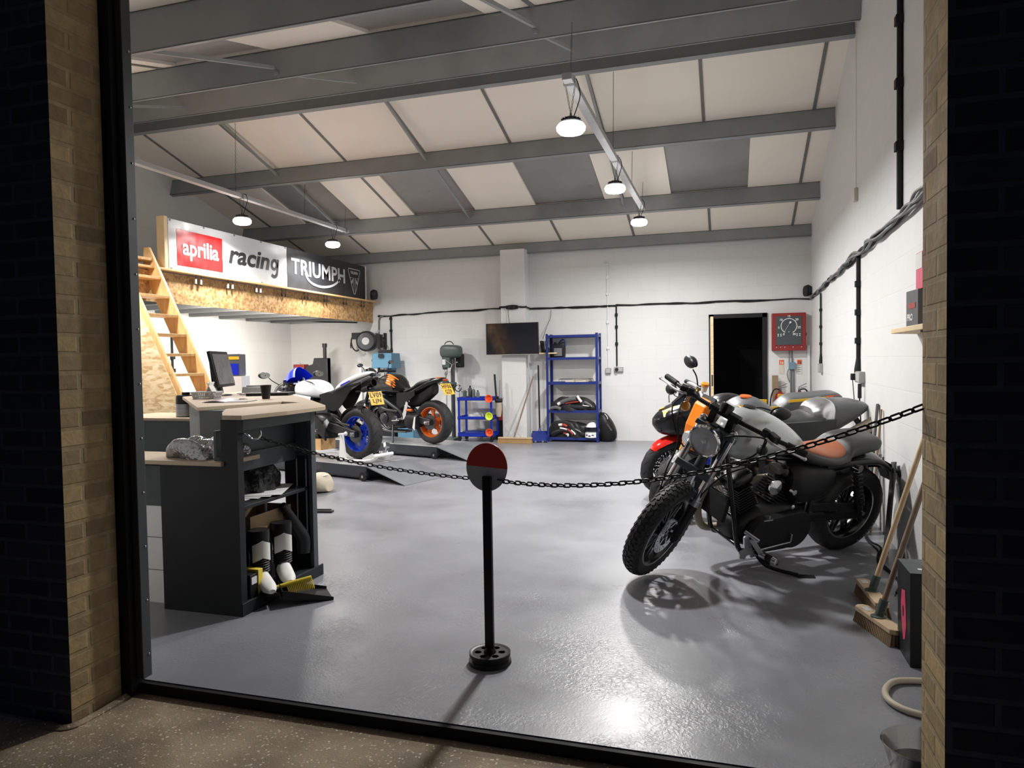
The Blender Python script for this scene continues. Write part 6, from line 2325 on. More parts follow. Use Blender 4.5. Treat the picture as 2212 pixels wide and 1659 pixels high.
# ---------------------------------------------------------------- 3 black and orange streetfighter on the farther lift
def streetfighter():
    t = thing('naked_motorcycle', 'black and orange naked motorcycle with orange wheels on the farther lift', 'motorcycle', (-4.11 - .668, 9.50 + .21, .174), (0, 0, 162.5))
    S = steer((.48, 0, .88), 24, 8)
    wheel(t, (.70, 0, .30), .30, .12, .215, S, 'rim_orange', 'street', (5, 'wide'), (-1, 1), spoke_w=.035)
    wheel(t, (-.70, 0, .318), .318, .19, .215, Matrix(), 'rim_orange', 'street', (5, 'wide'), (-1,), hub=.075, sprocket=1, spoke_w=.045, disc_r=.12)
    fork_usd(t, S, (.47, 0, .95), (.70, 0, .34), 'black_satin', 'black_satin')
    part(t, 'front_mudguard', 'black_gloss', lambda g: sheet(g, [(.42, .46), (.50, .58), (.66, .625), (.84, .58), (.94, .48)], [.055, .065, .07, .065, .05], .004), S, smooth=60)
    part(t, 'tank', 'black_gloss', lambda g: g.body([(.34, .92, .74, .11, 2.3), (.27, .985, .72, .17, 2.6), (.10, 1.03, .70, .18, 2.8), (-.05, 1.0, .70, .16, 2.5), (-.17, .88, .71, .09, 2.2), (-.22, .82, .72, .05, 2)], 34, 6), smooth=60)
    def fl(g):
        for k in range(5):
            z = .99 - .028 * k
            yy = .10 + .018 * k
            g.tube([(.13 - .02 * k, yy + .0, z + .025), (.05, yy + .025, z + .015), (-.03, yy + .016, z - .02), (-.10 + .005 * k, yy - .01, z - .06)], [.002, .016, .018, .008], 8, k=4)
    part(t, 'tank_flames', 'orange', fl)
    for s in (-1, 1):
        part(t, 'tank_panel', 'black_gloss', lambda g: g.grid(lambda u, v: Vector((.30 - .36 * u, s * (.165 + .022 * math.sin(v * PI)), .93 - .02 * u - .19 * v * (1 - .35 * u))), 10, 8, .01), smooth=60)
        part(t, 'frame_tube', 'gunmetal', lambda g: (g.tube([(.44, s * .06, .86), (.30, s * .17, .74), (.0, s * .19, .58), (-.20, s * .17, .46), (-.25, s * .15, .34)], .026, 14, k=5), g.tube([(.44, s * .06, .80), (.28, s * .16, .62), (.12, s * .19, .50), (-.16, s * .18, .47)], .024, 14, k=5)))
        part(t, 'rearset', 'alloy', lambda g: (g.prism([(-.20, .34), (-.30, .36), (-.36, .60), (-.32, .62), (-.26, .46)], .008, Matrix(((1, 0, 0, 0), (0, 0, -1, s * .175), (0, 1, 0, 0), (0, 0, 0, 1)))), g.cyl((-.22, s * .18, .36), (-.22, s * .28, .36), .012), g.bar((-.2, s * .2, .34), (-.05, s * .2, .33), .012, .012)), smooth=30)
        part(t, 'side_panel', 'black_satin', lambda g: g.grid(lambda u, v: Vector((-.12 - .34 * u, s * (.15 - .02 * u), .74 - (.28 - .22 * u) * v + .03 * u)), 8, 6, .014), smooth=60)
    part(t, 'seat', 'seat_vinyl', lambda g: g.body([(-.17, .79, .73, .07, 2.4), (-.28, .80, .75, .13, 2.6), (-.40, .85, .79, .13, 2.6), (-.50, .92, .84, .11, 2.5), (-.70, .96, .88, .08, 2.4)], 24, 4), smooth=60)
    part(t, 'tail', 'black_gloss', lambda g: g.body([(-.24, .77, .66, .12, 2.6), (-.45, .83, .74, .13, 2.8), (-.66, .92, .83, .105, 2.6), (-.84, .965, .90, .07, 2.4), (-.92, .965, .925, .04, 2.2)], 24, 5), smooth=60)
    part(t, 'tail_stripes', 'orange', lambda g: [g.box((-.80 - .05 * k, 0, .964 + .001 * k), (.02, .12 - .02 * k, .012)) for k in range(2)])
    part(t, 'tail_lamp', 'suit_red', lambda g: g.ball((-.93, 0, .93), (.03, .055, .022), 14))
    part(t, 'under_tail', 'black_matt', lambda g: g.body([(-.30, .70, .52, .08, 3), (-.50, .76, .56, .08, 3), (-.74, .88, .72, .075, 3)], 16, 3))
    plate(t, TR(-.985, .02, .80) @ RT(-90, 'Z') @ EU(-30, 0, 0), 'HF06', 'GZP', .23, .18)
    swing(t, 'gunmetal', brace=False)
    part(t, 'exhaust_canister', 'black_matt', lambda g: g.body([(-.28, .43, .22, .18, 3.4), (-.36, .45, .20, .21, 3.4), (-.52, .43, .24, .20, 3.4)], 22, 3))
    part(t, 'orange_linkage', 'rim_orange', lambda g: g.cyl((-.32, .16, .49), (-.42, .16, .49), .022))
    part(t, 'rear_axle_nut', 'steel', lambda g: g.lathe([(0, .0), (.024, 0), (.02, .03), (.01, .035), (0, .035)], (-.70, .17, .318), (0, 1, 0), 18))
    part(t, 'chain_tensioner', 'white_paint', lambda g: g.prism([(-.46, .24), (-.5, .40), (-.52, .40), (-.50, .2)], .008, Matrix(((1, 0, 0, 0), (0, 0, -1, .20), (0, 1, 0, 0), (0, 0, 0, 1)))))
    block_engine(t, 'black_satin', .20)
    part(t, 'exhaust_headers', 'dark_steel', lambda g: [g.tube([(.30, y, .52), (.40, y, .46), (.38, y * .8, .30), (.22, y * .6, .17), (-.2, y * .5, .16)], .02, 10, k=5) for y in (-.12, -.04, .04, .12)])
    part(t, 'radiator', 'black_matt', lambda g: g.box((.42, 0, .56), (.035, .36, .26), RT(-18, 'Y')))
    part(t, 'kickstand', 'gunmetal', lambda g: g.tube([(-.02, .14, .28), (-.10, .24, .14), (-.16, .30, .02)], .014, 8, k=3))
    part(t, 'handlebar_clamp', 'steel', lambda g: (g.box((.46, 0, 1.0), (.07, .16, .05)), g.lathe([(0, 0), (.018, 0), (.018, .02), (0, .02)], (.46, 0, 1.03), (0, 0, 1), 14)), S)
    part(t, 'wide_bar', 'black_satin', lambda g: g.tube([(.38, -.39, 1.03), (.46, -.20, 1.06), (.47, 0, 1.03), (.46, .20, 1.06), (.38, .39, 1.03)], .012, 10, k=4), S)
    rider_controls(t, S, .46, 1.055, .39, .08, drop=.02)
    part(t, 'headlight', 'black_satin', lambda g: (g.lathe([(0, -.08), (.06, -.07), (.085, -.02), (.088, .02), (0, .03)], (.60, .09, .92), (1, 0, -.1), 28), g.lathe([(0, -.08), (.06, -.07), (.085, -.02), (.088, .02), (0, .03)], (.60, -.09, .92), (1, 0, -.1), 28)), S)
    part(t, 'gauge', 'black_gloss', lambda g: (g.lathe([(0, -.03), (.075, -.03), (.08, 0), (.07, .02), (0, .02)], (.53, 0, 1.06), (-.8, 0, 1), 28),), S)
    for s in (-1, 1):
        mirror(t, S, [(.44, s * .28, 1.06), (.44, s * .30, 1.12), (.45, s * .35, 1.16)], (.45, s * .38, 1.18), 0, (.06, .014, .03), 1)
    return t


streetfighter()


# ---------------------------------------------------------------- lifts
def lift(name, label, ox, oy):
    """scissor lift lowered to the floor; x toward the bike's nose, ramp at -x"""
    t = thing(name, label, 'lift', (ox, oy, 0), (0, 0, 162.5))
    W2 = .36
    g = Geo()
    g.bx(0, 2.15, -W2, W2, .15, .172)
    g.make('deck', 'deck_metal', t, smooth=0, bevel=.003)
    g = Geo()
    g.bx(.05, 2.15, -W2 + .02, W2 - .02, .02, .10)
    for s in (-1, 1):
        g.bx(-.004, 2.155, s * (W2 + .001) - .004, s * (W2 + .001) + .004, .045, .168)
    g.bx(-.008, -.002, -W2, W2, .045, .15)
    g.make('base_frame', 'lift_dark', t, smooth=0)
    g = Geo()
    g.add([(0, -W2, .172), (0, W2, .172), (-.62, W2 + .02, .006), (-.62, -W2 - .02, .006), (0, -W2, .160), (0, W2, .160), (-.62, W2 + .02, 0), (-.62, -W2 - .02, 0)], [(0, 1, 2, 3), (7, 6, 5, 4), (0, 3, 7, 4), (1, 5, 6, 2), (2, 6, 7, 3), (0, 4, 5, 1)])
    g.make('ramp', 'ramp_paint', t, smooth=0)
    for x in (.02, 1.9):
        for s in (-1, 1):
            g = Geo()
            g.cyl((x, s * (W2 + .015), .055), (x, s * (W2 + .045), .055), .055, n=24)
            g.make('wheel', 'black_plastic', t)
            g = Geo()
            g.cyl((x, s * (W2 + .04), .055), (x, s * (W2 + .05), .055), .016, n=16)
            g.make('wheel_hub', 'steel', t)
    g = Geo()
    g.tube([(.95, W2 + .02, .05), (.90, W2 + .10, .06), (.84, W2 + .14, .14)], .012, 8)
    g.box((.83, W2 + .145, .165), (.05, .08, .07), EU(20, 30, 0))
    g.cyl((.95, W2, .05), (.95, W2 + .13, .045), .018)
    g.cyl((1.02, W2, .05), (1.02, W2 + .10, .045), .016)
    g.make('foot_pedal', 'alloy', t, bevel=.003)
    return t


lift('motorcycle_lift', 'low grey motorcycle lift with drop ramp, the nearer of the two', -3.905, 7.63)
lift('motorcycle_lift', 'low grey motorcycle lift with drop ramp, the farther one by the trolley', -3.82, 9.50)
t = thing('sandbag', 'round beige canvas bag lying on the floor beside the desk', 'bag', (-4.18, 6.58, 0))
g = Geo()
g.body([(-.13, .11, .01, .06, 2.2), (-.08, .19, 0, .13, 2.3), (.04, .20, 0, .15, 2.3), (.12, .12, .01, .08, 2.2)], 24, 5)
g.make('sack', 'bag_canvas', t, smooth=60)
g = Geo()
g.lathe([(.0, .185), (.05, .19), (.09, .178)], n=20)
g.make('top_gather', 'hose_beige', t)
t = thing('floor_tool', 'flat dark metal tool lying on the floor right of the desk', 'tool', (-3.60, 5.66, 0), (0, 0, 10))
g = Geo()
g.bx(-.25, .12, -.03, .03, 0, .018)
g.make('blade', 'gunmetal', t, bevel=.003)
g = Geo()
g.bx(-.2, .10, .01, .03, .018, .03)
g.make('spine', 'mid_grey', t, bevel=.002)


# ---------------------------------------------------------------- 4 grey naked bike behind the cruiser
def roadster():
    x0, y0, h = -.43, 6.08, R(-151)
    t = thing('roadster_motorcycle', 'grey and orange naked motorcycle with a silver handlebar, directly behind the cruiser', 'motorcycle', (x0 - .72 * math.cos(h), y0 - .72 * math.sin(h), 0), (-11, 0, -151))
    S = steer((.50, 0, .85), 24, 26)
    wheel(t, (.72, 0, .30), .30, .12, .215, S, 'black_satin', 'street', (5, 'pair'), (-1, 1))
    wheel(t, (-.72, 0, .315), .315, .18, .215, Matrix(), 'black_satin', 'street', (5, 'pair'), (-1,))
    fork_usd(t, S, (.49, 0, .93), (.72, 0, .34), 'black_satin', 'anod_gold')
    part(t, 'front_mudguard', 'grey_paint', lambda g: sheet(g, [(.42, .46), (.50, .58), (.66, .63), (.84, .58), (.94, .48)], [.055, .068, .072, .065, .05], .004), S, smooth=60)
    part(t, 'headlight_cowl', 'orange', lambda g: (g.prism([(.60, .60), (.72, .66), (.72, .86), (.66, 1.03), (.59, 1.08), (.56, .92)], .115, Matrix(((1, 0, 0, 0), (0, 0, -1, 0), (0, 1, 0, 0), (0, 0, 0, 1))))), S, smooth=0, bevel=.012)
    part(t, 'headlight', 'lens_clear', lambda g: g.body([(.745, .80, .70, .04, 2.4), (.70, .82, .69, .05, 2.4)], 18, 2), S)
    part(t, 'horn', 'race_blue', lambda g: g.ball((.62, .16, .60), (.04, .04, .04), 14), S)
    part(t, 'handlebar', 'light_grey', lambda g: g.tube([(.36, -.40, 1.03), (.40, -.24, 1.045), (.46, -.12, 1.00), (.48, 0, .99), (.46, .12, 1.00), (.40, .24, 1.045), (.36, .40, 1.03)], .0165, 12, k=5), S)
    for s in (-1, 1):
        part(t, 'grip', 'black_matt', lambda g: g.tube([(.375, s * .28, 1.04), (.355, s * .42, 1.03)], .020, 12), S)
        part(t, 'lever', 'brush_yellow' if s < 0 else 'dark_steel', lambda g: g.tube([(.44, s * .22, 1.035), (.47, s * .26, 1.03), (.42, s * .40, 1.01)], [.009, .008, .007], 8, k=4), S)
        part(t, 'bar_clamp', 'anod_gold' if s > 0 else 'dark_steel', lambda g: (g.box((.41, s * .215, 1.045), (.05, .05, .05)),), S, bevel=.006)
    part(t, 'brake_reservoir', 'cream', lambda g: g.tube([(.43, -.16, 1.05), (.43, -.16, 1.10)], [.022, .030], 20), S)
    part(t, 'reservoir_cap', 'amber', lambda g: g.tube([(.43, -.16, 1.10), (.43, -.16, 1.122), (.43, -.16, 1.126)], [.033, .033, .026], 22), S)
    mirror(t, S, [(.41, .24, 1.05), (.36, .34, 1.10), (.32, .42, 1.10)], (.30, .50, 1.10), 70, (.085, .028, .05), 1)
    mirror(t, S, [(.41, -.24, 1.05), (.42, -.27, 1.14), (.45, -.30, 1.20)], (.47, -.33, 1.26), -20, (.085, .022, .05), 1)
    part(t, 'tank', 'grey_paint', lambda g: g.body([(.36, .93, .74, .11, 2.3), (.28, 1.02, .72, .17, 2.5), (.14, 1.06, .70, .185, 2.6), (.0, 1.0, .70, .15, 2.4), (-.12, .88, .71, .09, 2.2), (-.18, .82, .72, .06, 2)], 34, 6), smooth=60)
    part(t, 'filler_cap', 'rim_orange', lambda g: g.lathe([(0, 0), (.05, 0), (.046, .012), (0, .014)], (.18, 0, 1.055), (0, 0, 1), 26))
    for s in (-1, 1):
        part(t, 'radiator_shroud', 'grey_paint', lambda g: g.grid(lambda u, v: Vector((.50 - .34 * u, s * (.19 + .02 * math.sin(v * PI)), .92 - .03 * u - (.24 - .05 * u) * v)), 10, 8, .012), smooth=60)
        part(t, 'frame_tube', 'rim_orange', lambda g: g.tube([(.42, s * .06, .80), (.25, s * .16, .66), (.0, s * .18, .56), (-.20, s * .16, .50)], .016, 10, k=4))
    part(t, 'seat', 'seat_vinyl', lambda g: g.body([(-.02, .90, .78, .06, 2.3), (-.12, .895, .77, .12, 2.4), (-.30, .89, .77, .165, 2.4), (-.46, .93, .80, .165, 2.4), (-.52, .97, .84, .13, 2.4), (-.60, .985, .86, .10, 2.3)], 30, 5), smooth=60)
    part(t, 'tail', 'grey_paint', lambda g: g.body([(-.50, .96, .68, .14, 3.4), (-.62, 1.01, .74, .142, 3.6), (-.80, 1.01, .83, .118, 3.6), (-.93, .985, .90, .08, 3)], 30, 5), smooth=60)
    part(t, 'silver_tail_panel', 'alloy', lambda g: g.body([(-.40, .955, .86, .10, 2.6), (-.46, .992, .80, .152, 3), (-.55, 1.022, .72, .158, 3.4), (-.575, 1.018, .72, .150, 3.4)], 30, 4), smooth=45)
    for s in (-1, 1):
        part(t, 'side_panel', 'seat_vinyl', lambda g: g.grid(lambda u, v: Vector((.02 - .60 * u, s * (.15 + .012 * math.sin(u * PI)), .86 + .02 * u - (.30 - .14 * u) * v)), 10, 6, .02), smooth=60)
    part(t, 'tail_lamp', 'dark_glass', lambda g: g.ball((-.95, 0, .95), (.03, .05, .02), 14))
    part(t, 'plate_hanger', 'black_satin', lambda g: (g.bar((-.86, 0, .86), (-.98, 0, .74), .10, .014),))
    part(t, 'exhaust_can', 'titanium', lambda g: (g.tube([(-.50, .19, .62), (-.62, .20, .70), (-.95, .21, .86)], [.03, .06, .066], 22), g.lathe([(.05, 0), (.066, .0), (.062, .02), (.04, .02)], (-.95, .21, .86), (-.33, .01, .16), 24)))
    part(t, 'exhaust_strap', 'black_satin', lambda g: g.tube([(-.70, .203, .738), (-.72, .204, .748)], .066, 22))
    swing(t, 'dark_steel')
    block_engine(t, 'gunmetal', .22)
    part(t, 'exhaust_headers', 'titanium', lambda g: [g.tube([(.28, y, .52), (.38, y, .46), (.37, y * .8, .30), (.22, y * .6, .18), (-.2, y * .5, .17)], .022, 10, k=5) for y in (-.06, .06)])
    part(t, 'radiator', 'black_matt', lambda g: g.box((.42, 0, .56), (.035, .34, .26), RT(-18, 'Y')))
    part(t, 'dash', 'black_plastic', lambda g: (g.box((.56, 0, 1.05), (.03, .14, .08), RT(-35, 'Y')),), S, bevel=.01)
    part(t, 'kickstand', 'gunmetal', lambda g: g.tube([(-.02, .14, .24), (-.06, .26, .12), (-.1, .34, .08)], .014, 8, k=3))
    return t


roadster()


# ---------------------------------------------------------------- 5 black, yellow and red sport bike farthest back
def faired():
    x0, y0, h = -.58, 7.12, R(-160)
    t = thing('faired_motorcycle', 'black motorcycle with yellow and red panels and red mudguard, farthest of the right row', 'motorcycle', (x0 - .70 * math.cos(h), y0 - .70 * math.sin(h), 0), (-10, 0, -160))
    S = steer((.50, 0, .85), 24, 20)
    wheel(t, (.70, 0, .30), .30, .12, .215, S, 'black_satin', 'street', (6, 'pair'), (-1, 1))
    wheel(t, (-.70, 0, .315), .315, .18, .215, Matrix(), 'black_satin', 'street', (5, 'pair'), (-1,))
    fork_usd(t, S, (.50, 0, .90), (.70, 0, .34), 'black_satin', 'anod_gold')
    part(t, 'front_mudguard', 'bright_red', lambda g: sheet(g, [(.46, .52), (.56, .61), (.70, .635), (.86, .585), (.92, .52)], [.05, .065, .07, .065, .045], .004), S, smooth=60)
    part(t, 'nose_fairing', 'black_gloss', lambda g: g.body([(.87, .80, .72, .05, 2.8), (.82, .85, .66, .105, 3), (.73, .91, .64, .145, 3.2), (.60, .95, .64, .17, 3), (.48, .93, .66, .18, 3)], 30, 5), smooth=60)
    for s in (-1, 1):
        part(t, 'yellow_nose_panel', 'yellow', lambda g: g.grid(lambda u, v: Vector((.80 - .16 * u, s * (.04 + .065 * v + .02 * u), .878 + .066 * u - .045 * v * v)), 10, 5, .004), smooth=60)
        part(t, 'intake', 'black_matt', lambda g: g.ball((.828, s * .075, .70), (.02, .04, .018), 12))
        part(t, 'side_fairing', 'black_gloss', lambda g: g.grid(lambda u, v: Vector((.58 - .55 * u, s * (.195 + .04 * math.sin(v * PI)), .82 - .05 * u - (.40 - .05 * u) * v)), 12, 10, .006), smooth=60)
        part(t, 'tail_flash', 'yellow', lambda g: g.grid(lambda u, v: Vector((-.40 - .40 * u, s * (.124 - .022 * u), .985 + .02 * u - .026 * v)), 8, 2, .004))
        part(t, 'tail_red_tip', 'orange_red', lambda g: g.grid(lambda u, v: Vector((-.78 - .12 * u, s * (.104 - .025 * u), 1.012 + .004 * u - .05 * v * (1 - .4 * u))), 6, 3, .004))
        part(t, 'yellow_side_panel', 'yellow', lambda g: g.grid(lambda u, v: Vector((-.18 - .12 * u, s * (.17 - .03 * u), .93 + .0 * u - .07 * v)), 6, 4, .006))
    part(t, 'screen', 'dark_glass', lambda g: g.grid(lambda u, v: Vector((.70 - .22 * v - .08 * (2 * u - 1) ** 2, (2 * u - 1) * .12, .95 + .13 * math.sin(v * PI * .5) - .08 * (2 * u - 1) ** 2)), 12, 8, .003), smooth=60)
    part(t, 'tank', 'black_gloss', lambda g: g.body([(.36, .92, .74, .10, 2.3), (.28, 1.0, .72, .16, 2.5), (.12, 1.03, .70, .175, 2.5), (-.04, .98, .70, .14, 2.4), (-.16, .86, .71, .08, 2.2)], 30, 5), smooth=60)
    part(t, 'seat', 'seat_vinyl', lambda g: g.body([(-.12, .86, .78, .07, 2.4), (-.24, .86, .78, .13, 2.5), (-.40, .90, .80, .14, 2.5), (-.48, .96, .84, .11, 2.4)], 24, 4), smooth=60)
    part(t, 'tail', 'grey_paint', lambda g: g.body([(-.32, .90, .78, .10, 3), (-.44, 1.0, .82, .122, 4), (-.66, 1.02, .86, .114, 4.4), (-.88, 1.035, .92, .09, 4.4), (-.96, 1.0, .96, .06, 3.4)], 30, 5), smooth=60)
    rider_controls(t, S, .49, .96, .34, .12, drop=.02, lever='dark_steel')
    for s in (-1, 1):
        mirror(t, Matrix(), [(.68, s * .15, .92), (.66, s * .24, .96), (.64, s * .28, .99)], (.62, s * .33, 1.01 + (.07 if s > 0 else 0)), 0, (.08, .03, .055), 1)
    swing(t, 'gunmetal')
    block_engine(t, 'black_satin', .22)
    part(t, 'silencer', 'titanium', lambda g: g.tube([(-.2, -.18, .3), (-.5, -.2, .42), (-.85, -.2, .56)], [.03, .05, .055], 18))
    part(t, 'kickstand', 'gunmetal', lambda g: g.tube([(-.02, .14, .22), (-.06, .25, .12), (-.1, .32, .07)], .014, 8, k=3))
    return t


faired()
# ================================================================ right wall, foreground
def xw(y, d=0.0):
    return xr(y) - d


def wl(y, z, d=.012):
    return (xr(y) - d, y, z)


bundle('cable_run', 'thick sagging bundle of grey and black cables along the right wall', [(seq(wl(11.7, 2.25), wl(2.6, 2.30, .03), 26), 4)], .011, seed=8, jit=.018)
bundle('cable_run', 'paler grey cables woven into the bundle along the right wall', [(seq(wl(11.6, 2.25, .03), wl(2.6, 2.30, .05), 26), 4)], .010, 'mid_grey', seed=9, jit=.020)
bundle('cable_run', 'dark cable clipped along the left wall below the mezzanine', [(seq((XL + .012, 6.0, 2.24), (XL + .012, 11.78, 2.20), 10), 2), (seq((XL, 11.77, 2.2), (-6.6, 11.77, 2.12), 4), 1)], .011, seed=12, jit=.006)
for y, z0, z1, r_, m, lb, k in ((10.25, 2.2, 1.30, .012, 'black_matt', 'thin black conduit dropping down the right wall nearest the back corner', 1), (7.08, 2.27, 1.24, .018, 'black_matt', 'black conduit dropping down the right wall above the grey double socket', 1), (5.32, 4.0, 2.34, .020, 'black_matt', 'black conduit rising from the cable bundle to the roof on the right wall', 0)):
    t = thing('cable_drop', lb, 'conduit', (xr(y) - .018, y, 0))
    g = Geo()
    g.tube([(0, 0, z0), (0, 0, z1)], r_, 8)
    if k:
        g.lathe([(r_, .10), (r_ * 1.9, .0), (r_ * 1.9, -.04), (r_, -.04)], (0, 0, z1), n=12)
    g.make('pipe', m, t)
    g = Geo()
    g.tube([(0, .03, z0), (0, .032, z1 + .05)], r_ * .5, 6)
    g.make('side_cable', 'light_grey', t)
    clips(t, [(0, 0, z1 + (z0 - z1) * q) for q in (.25, .5, .75)], r=r_ * 1.5)
t = thing('cable_drop', 'dark vertical cable on the left wall behind the loft stair', 'conduit', (XL + .015, 8.72, 0))
g = Geo()
g.tube([(0, 0, 2.23), (0, 0, .9)], .018, 8)
g.make('pipe', 'black_matt', t)
clips(t, [(0, 0, 2.0), (0, 0, 1.5), (0, 0, 1.3)], r=.03)
RZ = -90 - .96
socket((xr(10.25), 10.25, 1.20), RZ, 'grey socket on the right wall nearest the back corner', .20, .12)
t = socket((xr(6.95), 6.95, 1.17), RZ, 'grey double socket with a black plug on the right wall above the motorcycles', .26, .10)
g = Geo()
g.box((-.10, -.065, 0), (.05, .04, .06))
g.box((.10, -.04, -.12), (.03, .03, .13), tx=.5)
g.make('plug', 'black_plastic', t, bevel=.006)
g = Geo()
g.tube([(-.10, -.07, -.02), (-.09, -.05, -.3), (-.07, -.03, -.7), (-.02, -.03, -1.15)], .004, 6, k=4)
g.tube([(.10, -.04, -.18), (.11, -.03, -.5), (.12, -.02, -1.15)], .006, 6, k=4)
g.make('flex', 'black_matt', t)
t = thing('pull_switch', 'small cream switch box hanging high on the right wall', 'switch', (xr(7.25), 7.25, 2.88))
g = Geo()
g.bx(-.035, 0, -.04, .04, -.09, .03)
g.make('box', 'cream', t, bevel=.004)
g = Geo()
g.cyl((-.012, 0, .03), (-.012, 0, 1.5), .004, n=6)
g.make('cable', 'white_paint', t)
t = thing('wall_shelf', 'pine wall shelf with a mitred corner half hidden by the right brick pier', 'shelf', (1.115, 4.3, 1.505), (0, 0, -.96))
g = Geo()
g.prism([(0, .62), (0, -.75), (-.19, -.75), (-.19, .40)], .028)
g.make('board', 'pine_pale', t, smooth=0, bevel=.003)
for y in (-.25, -.6):
    g = Geo()
    g.bar((-.0, y, -.02), (-.17, y, -.02), .03, .012)
    g.bar((-.008, y, -.02), (-.008, y, -.14), .03, .006)
    g.make('bracket', 'black_satin', t)
t = thing('product_box', 'dark grey carton lettered PRO standing on the pine wall shelf', 'box', (1.055, 4.40, 1.521), (0, 0, 4))
g = Geo()
g.bx(-.08, .07, -.1, .1, 0, .2)
g.make('carton', 'grey_paint', t, smooth=0, bevel=.002)
g = Geo()
SD = Matrix(((0, 0, -1, 0), (-1, 0, 0, 0), (0, 1, 0, 0), (0, 0, 0, 1)))   # text on the face looking -x
g.text('PRO', .05, TR(-.081, .03, .05) @ SD, .001, .0015)
g.make('lettering', 'white_paint', t, smooth=0)
g = Geo()
g.bx(-.082, -.08, -.06, .06, .10, .13)
g.make('red_flash', 'suit_red', t)
t = thing('red_carton', 'red and white carton standing on top of the dark PRO carton', 'box', (1.06, 4.36, 1.723))
g = Geo()
g.bx(-.06, .05, -.08, .06, 0, .20)
g.make('carton', 'pink', t, smooth=0, bevel=.002)
g = Geo()
g.bx(-.062, -.06, -.075, .055, .11, .195)
g.make('label', 'paper', t)
# brooms
def broom(name, label, hx, hy, rz, top, wood, hw=.36):
    t = thing(name, label, 'broom', (hx, hy, 0), (0, 0, rz), 'yard brooms leaning at the right wall')
    g = Geo()
    ps = [(-hw / 2 + .02, -.035), (hw / 2 - .02, -.035), (hw / 2, -.015), (hw / 2, .015), (hw / 2 - .02, .035), (-hw / 2 + .02, .035), (-hw / 2, .015), (-hw / 2, -.015)]
    g.prism(ps, .024, TR(0, 0, .07))
    g.make('head', 'broom_wood', t, smooth=0, bevel=.003)
    g = Geo()
    for k in range(24):
        for j in range(5):
            x, y = -hw / 2 + .02 + k * (hw - .04) / 23, -.026 + j * .013
            g.bar((x, y, .06), (x * 1.05, y * 1.5, .001), .008, .007)
    g.make('bristles', 'old_wood', t, kind='stuff')
    Mi = (TR(hx, hy, 0) @ RT(rz, 'Z')).inverted()
    tp = Mi @ Vector(top)
    b = Vector((0, 0, .08))
    g = Geo()
    d = (tp - b).normalized()
    g.tube([b, b + d * .09], .021, 12)
    g.lathe([(.02, 0), (.036, 0), (.036, .006), (.02, .01)], b, (0, 0, 1), 16)
    g.make('socket', 'green_grey', t)
    g = Geo()
    g.tube([b + d * .07, tp], .0135, 12)
    g.make('handle', wood, t)
    g = Geo()
    g.box((-hw / 2 + .07, 0, .083), (.06, .035, .001))
    g.make('sticker', 'paper', t)


broom('yard_broom', 'yard broom with a pale new wooden handle, the farther of the two', .745, 4.22, -86, (1.09, 4.15, 1.29), 'handle_wood', .44)
broom('yard_broom', 'yard broom with a dark worn handle and rounded head, nearest the black box', .70, 3.80, -72, (1.085, 3.86, 1.31), 'handle_dark', .36)
t = thing('black_box', 'tall black printed box with a pink motif by the right brick pier', 'box', (.753, 3.41, 0), (0, 0, 0))
g = Geo()
g.bx(0, .30, 0, .24, 0, .415)
g.make('carton', 'black_satin', t, smooth=0, bevel=.003)
g = Geo()
g.bx(.0, .301, .0, .24, .4155, .4165)
g.make('lid', 'cabinet_slate', t, smooth=0)
g = Geo()
g.bx(.045, .12, .06, .078, .4166, .418)
g.prism([(.05, .045), (.085, .03), (.12, .045), (.085, .055)], .001, TR(0, 0, .4175))
g.make('lid_print', 'white_paint', t, smooth=0)
SD2 = Matrix(((0, 0, -1, -.001), (-1, 0, 0, .12), (0, 1, 0, .21), (0, 0, 0, 1)))
g = Geo()
g.prism([(-.03, .09), (.03, .1), (.045, .03), (.055, -.05), (.03, -.12), (0, -.13), (-.03, -.05), (-.045, .02)], .002, SD2)
g.make('pink_print', 'pink', t, smooth=0)
g = Geo()
g.ball(SD2 @ Vector((0, .0, 0)), (.003, .015, .03), 12)
g.make('dark_print', 'cabinet_dark', t)
g = Geo()
g.tube([(.05, -.012, .30), (.07, -.02, .315), (.09, -.012, .30), (.07, -.006, .285)], .003, 6, k=4, closed=True)
g.make('ring', 'chrome', t)
g = Geo()
pts = [(.78, 3.25, .014), (.66, 3.22, .014), (.60, 3.12, .014), (.60, 3.02, .014), (.66, 2.95, .014), (.78, 2.93, .014), (.9, 2.95, .016), (.98, 3.05, .014), (.95, 3.18, .014), (.86, 3.25, .014)]
g.tube(pts, .013, 10, k=5, closed=True)
tag(g.make('hose_loop', 'hose_beige'), 'loop of beige rubber hose lying on the floor by the brick pier', 'hose')
t = thing('steel_bowl', 'stainless steel dog bowl on the floor at the bottom right corner', 'bowl', (.60, 2.55, 0))
g = Geo()
g.lathe([(0, .006), (.082, .006), (.092, .014), (.114, .092), (.120, .097), (.1235, .094), (.117, .088), (.096, .012), (.086, 0), (0, 0)], n=48)
g.make('bowl', 'bowl_steel', t, smooth=50)
g = Geo()
g.lathe([(0, .03), (.094, .03)], n=40)
g.make('water', 'bowl_steel', t)
